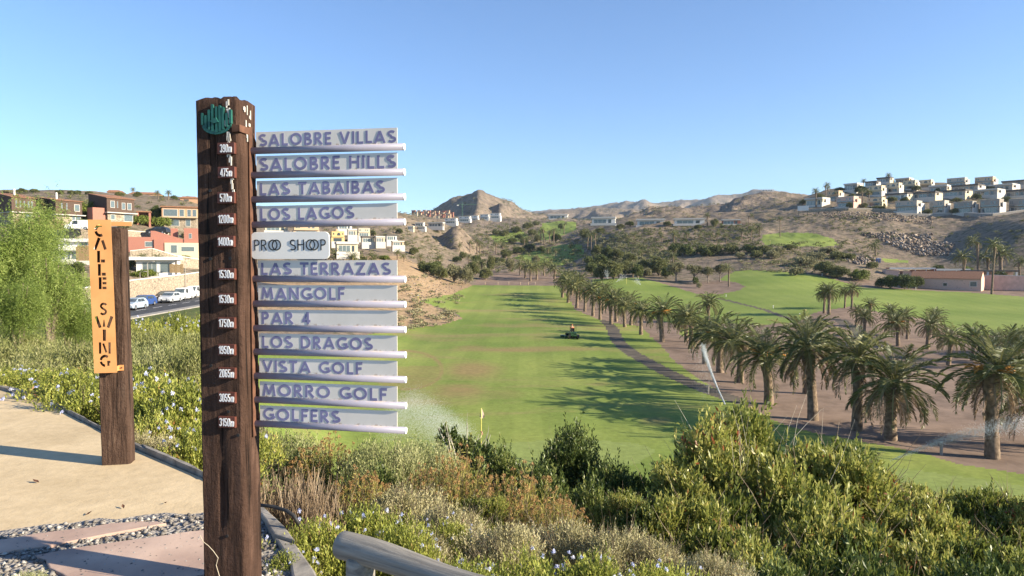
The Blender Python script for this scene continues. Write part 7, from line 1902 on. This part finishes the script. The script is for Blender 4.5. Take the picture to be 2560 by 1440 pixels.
for k, (u, v, vt) in enumerate(((2353, 1138, 1105), (1771, 985, 965))):
    q = hit(u, v, 30, 90); hh = (v - vt) * q.y / F
    o = empty('fence_post', q); tag(o, 'grey post of the low wire fence, ' + ('nearest the right hand jet of spray' if k == 0 else 'first beside the tall water jet' if k == 1 else 'second beside the tall water jet' if k == 2 else 'at the foot of the skirted palm' if k == 3 else 'at the right edge'), 'post', 'wire fence posts')
    MB().box(-.06, .06, -.06, .06, -.3, hh).build('stake', M['w_greyr'], o, bevel=.01); MB().box(-.075, .075, -.075, .075, hh + .003, hh + .05).build('stake_cap', M['w_greyr'], o)

# ride-on mower with its driver
mp = hit(1430, 847, 60, 130)
mo = empty('ride_on_mower', (mp.x, mp.y, mp.z), R(100)); tag(mo, 'dark green ride on mower with wide cutting decks on the fairway', 'mower')
M['mower'] = paint('dark_green_machine_paint', (.03, .075, .03))
MB().prism([(-.9, .35), (-.9, .85), (-.5, .95), (.1, .75), (.5, .75), (.95, .62), (.95, .35)], -.45, .45).build('body', M['mower'], mo, bevel=.05)
for y in (-.95, 0, .95): MB().box(.95, 1.5, y - .42, y + .42, .08, .36).build('cutting_deck', M['mower'], mo, bevel=.06)
for y in (-.75, .75): MB().box(-.1, .45, y - .3, y + .3, .08, .34).build('cutting_deck', M['mower'], mo, bevel=.05)
for x, r in ((.75, .33), (-.75, .28)):
    for y in (-.6, .6):
        w = MB().tube([(x, y - .13, r), (x, y + .13, r)], r, 14).build('wheel', M['tyre'], mo); MB().tube([(x, y - .15, r), (x, y + .15, r)], r * .5, 10).build('rim', M['pole_y'], w)
MB().box(-.35, .1, -.25, .25, .96, 1.05).build('seat', M['tyre'], mo, bevel=.03); MB().box(-.42, -.32, -.25, .25, 1.0, 1.45).build('seat_back', M['tyre'], mo, bevel=.03)
MB().tube([(.62, 0, .7), (.42, 0, 1.2)], .03, 6).build('steering_column', M['tyre'], mo)
MB().tube([(.42 + .17 * math.cos(a) * .4, .17 * math.sin(a), 1.2 + .17 * math.cos(a) * .8) for a in [k * math.pi / 6 for k in range(13)]], .018, 5).build('steering_wheel', M['tyre'], mo)
MB().tube([(-.55, -.42, .9), (-.55, -.42, 1.95), (-.55, .42, 1.95), (-.55, .42, .9)], .035, 6).build('roll_bar', M['tyre'], mo)
M['skin'] = var('skin', (.42, .24, .16, 1), (.5, .3, .2, 1), 10, .6, .3, 0)
M['shirt'] = var('orange_shirt', (.60, .16, .06, 1), (.70, .22, .08, 1), 10, .8, .2, 0)
M['trousers'] = var('pale_trousers', (.45, .42, .36, 1), (.52, .48, .42, 1), 10, .8, .2, 0)
po = empty('person', (mp.x, mp.y, mp.z), R(100)); tag(po, 'mower driver in orange shirt and pale trousers seated at the wheel', 'person')
def skinned(name, joints, edges, m, parent, root=0, lv=2):
    me = bpy.data.meshes.new(name); me.from_pydata([j[:3] for j in joints], edges, [])
    o = ob(name, me, m, parent)
    md = o.modifiers.new('skin', 'SKIN')
    me.skin_vertices.new() if not me.skin_vertices else None
    for i, j in enumerate(joints):
        sv = me.skin_vertices[0].data[i]; sv.radius = (j[3], j[3]); sv.use_root = (i == root)
    o.modifiers.new('sub', 'SUBSURF').levels = lv; o.modifiers['sub'].render_levels = lv
    return o
J = [(-.12, 0, 1.14, .15), (-.14, 0, 1.35, .15), (-.12, 0, 1.55, .16), (-.09, 0, 1.66, .06), (-.06, 0, 1.76, .095), (-.05, 0, 1.88, .085),
     (-.1, .2, 1.55, .06), (.05, .26, 1.32, .048), (.33, .14, 1.27, .038), (.42, .11, 1.29, .035), (-.1, -.2, 1.55, .06), (.05, -.26, 1.32, .048), (.33, -.14, 1.27, .038), (.42, -.11, 1.29, .035),
     (-.08, .11, 1.12, .095), (.36, .15, 1.14, .075), (.42, .15, .80, .055), (.55, .15, .76, .045), (-.08, -.11, 1.12, .095), (.36, -.15, 1.14, .075), (.42, -.15, .80, .055), (.55, -.15, .76, .045)]
E = [(0, 1), (1, 2), (2, 3), (3, 4), (4, 5), (2, 6), (6, 7), (7, 8), (8, 9), (2, 10), (10, 11), (11, 12), (12, 13), (0, 14), (14, 15), (15, 16), (16, 17), (0, 18), (18, 19), (19, 20), (20, 21)]
skinned('body', J, E, M['skin'], po)
skinned('shirt', [(-.12, 0, 1.16, .165), (-.14, 0, 1.36, .165), (-.12, 0, 1.56, .172), (-.1, .2, 1.56, .075), (-.02, .235, 1.43, .068), (-.1, -.2, 1.56, .075), (-.02, -.235, 1.43, .068)], [(0, 1), (1, 2), (2, 3), (3, 4), (2, 5), (5, 6)], M['shirt'], po)
skinned('trousers', [(-.12, 0, 1.13, .158)] + [(j[0], j[1], j[2], j[3] + .012) for j in (J[14], J[15], J[16])] + [(j[0], j[1], j[2], j[3] + .012) for j in (J[18], J[19], J[20])], [(0, 1), (1, 2), (2, 3), (0, 4), (4, 5), (5, 6)], M['trousers'], po)
MB().tube([(-.05, 0, 1.84), (-.05, 0, 1.93), (-.05, 0, 1.97)], [.115, .10, .05], 12).build('cap', M['shirt'], po, smooth=True)
MB().box(.02, .14, -.08, .08, 1.845, 1.86).build('cap_peak', M['shirt'], po)
def blobf(p, r): return MB().tube([(p[0] - r, p[1], p[2]), (p[0], p[1], p[2]), (p[0] + r, p[1], p[2])], [r * .4, r, r * .4], 6)
for y in (-.035, .035): blobf((.035, y, 1.79), .011).build('eye', M['black'], po)
blobf((.045, 0, 1.762), .014).build('nose', M['skin'], po)

# sprinklers: streams and clouds of separate drops
def water_mat():
    t = NT('water_drop')
    t.col((.86, .90, .92, 1), .15, .5)
    tr = t.n('BsdfTranslucent'); tr.inputs[0].default_value = (.9, .93, .95, 1)
    mx = t.n('MixShader'); mx.inputs[0].default_value = .5
    t.l(t.b.outputs[0], mx.inputs[1]); t.l(tr.outputs[0], mx.inputs[2]); t.l(mx.outputs[0], t.t.nodes['Material Output'].inputs[0])
    return t.m
M['water'] = water_mat()
def drops(name, P, s, label, group='sprinkler sprays'):
    n = len(P); P = np.asarray(P)
    s = np.broadcast_to(np.asarray(s, float), (n,))
    T4 = np.array([(1, 1, 1), (-1, -1, 1), (-1, 1, -1), (1, -1, -1)]) * .6
    c = P.mean(0); c[2] = P[:, 2].min()
    V = (P[:, None, :] - c + T4[None] * s[:, None, None]).reshape(-1, 3)
    b = np.arange(n)[:, None] * 4
    Q = np.concatenate([b + np.array(q) for q in ((0, 1, 2), (0, 3, 1), (0, 2, 3), (1, 3, 2))])
    o = ob(name, mesh_np(name, V, Q), M['water']); o.location = c
    return tag(o, label, 'water spray', group)
g = np.random.default_rng(77)
def jet(p0, dirv, v0, n, spread, s0, s1, tmax, drift=(-.6, .1)):
    """a ballistic stream from p0: it widens and breaks up as it flies"""
    t = tmax * g.uniform(0, 1, n) ** .75
    dv = np.array(dirv); dv = dv / np.linalg.norm(dv)
    P = np.array(p0) + dv * v0 * t[:, None] + np.array([0, 0, -4.9]) * (t ** 2)[:, None]
    q = (t / tmax)[:, None]
    P += g.normal(size=(n, 3)) * spread * (.04 + q ** 1.5) + np.array([drift[0], drift[1], -.25]) * (q ** 2) * g.uniform(0, 1, (n, 1)) ** 2 * 2.0
    return P, s0 + (s1 - s0) * (t / tmax)
# tall jet in front of the near palms
a = at(1812, 1010, 34); b = at(1757, 862, 38)
q = g.uniform(0, 1, 5200) ** 1.1
A, B = np.array(a), np.array(b)
P = A + (B - A) * q[:, None]; P[:, 0] += -.10 * np.sin(q * 3.1); P += g.normal(size=P.shape) * (.012 + .07 * q[:, None] ** 2)
P2 = A + (B - A) * g.uniform(.45, 1, 1500)[:, None]; P2 += np.abs(g.normal(size=P2.shape)) * np.array([-.25, .2, -1.0]) + g.normal(size=P2.shape) * .25
drops('water_jet', np.vstack([P, P2]), np.concatenate([.019 - .008 * q, np.full(1500, .008)]), 'tall thin white water jet in front of the near palms')
# cloud of spray over the nearest green
n = 60000
a = at(1000, 1105, 33)
th = g.uniform(0, 1, n)
R_ = 4.4 * g.uniform(0, 1, n) ** .85
top = 2.9 * (1 - (R_ / 4.4) ** 1.5) * g.uniform(0, 1, n) ** .55
ang = g.uniform(-.6, .6, n)
P = np.stack([a.x - .9 + R_ * np.cos(ang), a.y + R_ * np.sin(ang) * 1.1, a.z + .1 + top * (.35 + .65 * np.minimum(1, R_ / 1.6))], -1) + g.normal(size=(n, 3)) * .25
drops('spray_cloud', P, g.uniform(.003, .0078, n), 'broad misty cloud of spray at the arm ends over the nearest green')
# low jet on the right
a, b = at(2225, 1152, 33), at(2600, 1055, 31)
q = g.uniform(0, 1, 5200) ** .7; A, B = np.array(a), np.array(b)
P = A + (B - A) * q[:, None] + np.array([0, 0, 1]) * (.35 * np.sin(q * math.pi))[:, None] + g.normal(size=(5200, 3)) * (.02 + .22 * q[:, None])
drops('water_jet', P, .011 + .004 * g.random(5200), 'low arching water jet across the right hand green')
# far sprinklers
for u, v, vt, d, du, lb in ((1519, 697, 678, 196, -3, 'small upright far jet left of the brown tree island'), (1602, 712, 698, 188, -14, 'faint fan of spray beside the brown tree island'), (1540, 705, 690, 192, 22, 'long thin far jet crossing the green by the tree island')):
    a, b = at(u, v, d), at(u + du, vt, d + 2); q = g.uniform(0, 1, 900) ** .7; A, B = np.array(a), np.array(b)
    P = A + (B - A) * q[:, None] + g.normal(size=(900, 3)) * (.05 + .45 * q[:, None])
    drops('water_jet', P, .024, lb)
# garden hose in the bed and string hanging on the post
M['hose'] = var('black_irrigation_hose', (.015, .015, .015, 1), (.03, .03, .03, 1), 10, .6, .3, 0)
pts = [at(640, 1262, 4.0), at(680, 1266, 4.0), at(715, 1276, 3.95), at(735, 1290, 3.9), at(750, 1315, 3.9)]
tag(MB().tube(pts, .011, 8).build('irrigation_hose', M['hose'], smooth=True), 'black irrigation hose looping out of the bed beside the tall post', 'hose')
M['string'] = var('frayed_string', (.40, .34, .25, 1), (.52, .45, .34, 1), 20, .9, .1, 0)
sg = MB()
xz = [ploc(u, v) for u, v in ((504, 1336), (512, 1352), (525, 1362), (537, 1375), (549, 1392), (544, 1410), (553, 1440))]
sg.tube([(x, -.012, z) for x, z in xz], .0018, 5)
sg.build('string', M['string'], post)
# fallen leaves on the path
gl_ = random.Random(9)
for k, (u, v, lb) in enumerate(((90, 1207, 'curled brown leaf on the buff path left of the name post'), (308, 1271, 'small dry leaf on the path below the name post, left'), (222, 1288, 'small dry leaf near the gravel edge'), (414, 1261, 'small dry leaf on the path near the tall post'))):
    a_, b_ = ray(u, v); d = -EYE / b_
    q = Vector((a_ * d, d, .004)); s = .035 if k == 0 else .022
    o = MB().add([(-s, 0, .002), (0, s * .45, .012), (s, 0, .02), (0, -s * .45, .012), (0, 0, .004)], [(0, 4, 1), (1, 4, 2), (2, 4, 3), (3, 4, 0)]).build('fallen_leaf', M['rust'])
    o.location = q; o.rotation_euler = (0, 0, gl_.uniform(0, 6)); tag(o, lb, 'leaf', 'fallen leaves on the path')
# ------------------------------------------------------------------ the air between here and the mountains
hz = MB().box(-5200, 5200, -60, 4700, -40, 620).build('haze', None)
hm_ = bpy.data.materials.new('thin_haze'); hm_.use_nodes = True
nt = hm_.node_tree; nt.nodes.remove(nt.nodes['Principled BSDF'])
vp = nt.nodes.new('ShaderNodeVolumePrincipled')
vp.inputs['Color'].default_value = (.72, .84, 1, 1); vp.inputs['Density'].default_value = .000065; vp.inputs['Anisotropy'].default_value = .1
nt.links.new(vp.outputs[0], nt.nodes['Material Output'].inputs['Volume'])
hz.data.materials.append(hm_)
tag(hz, kind='stuff')
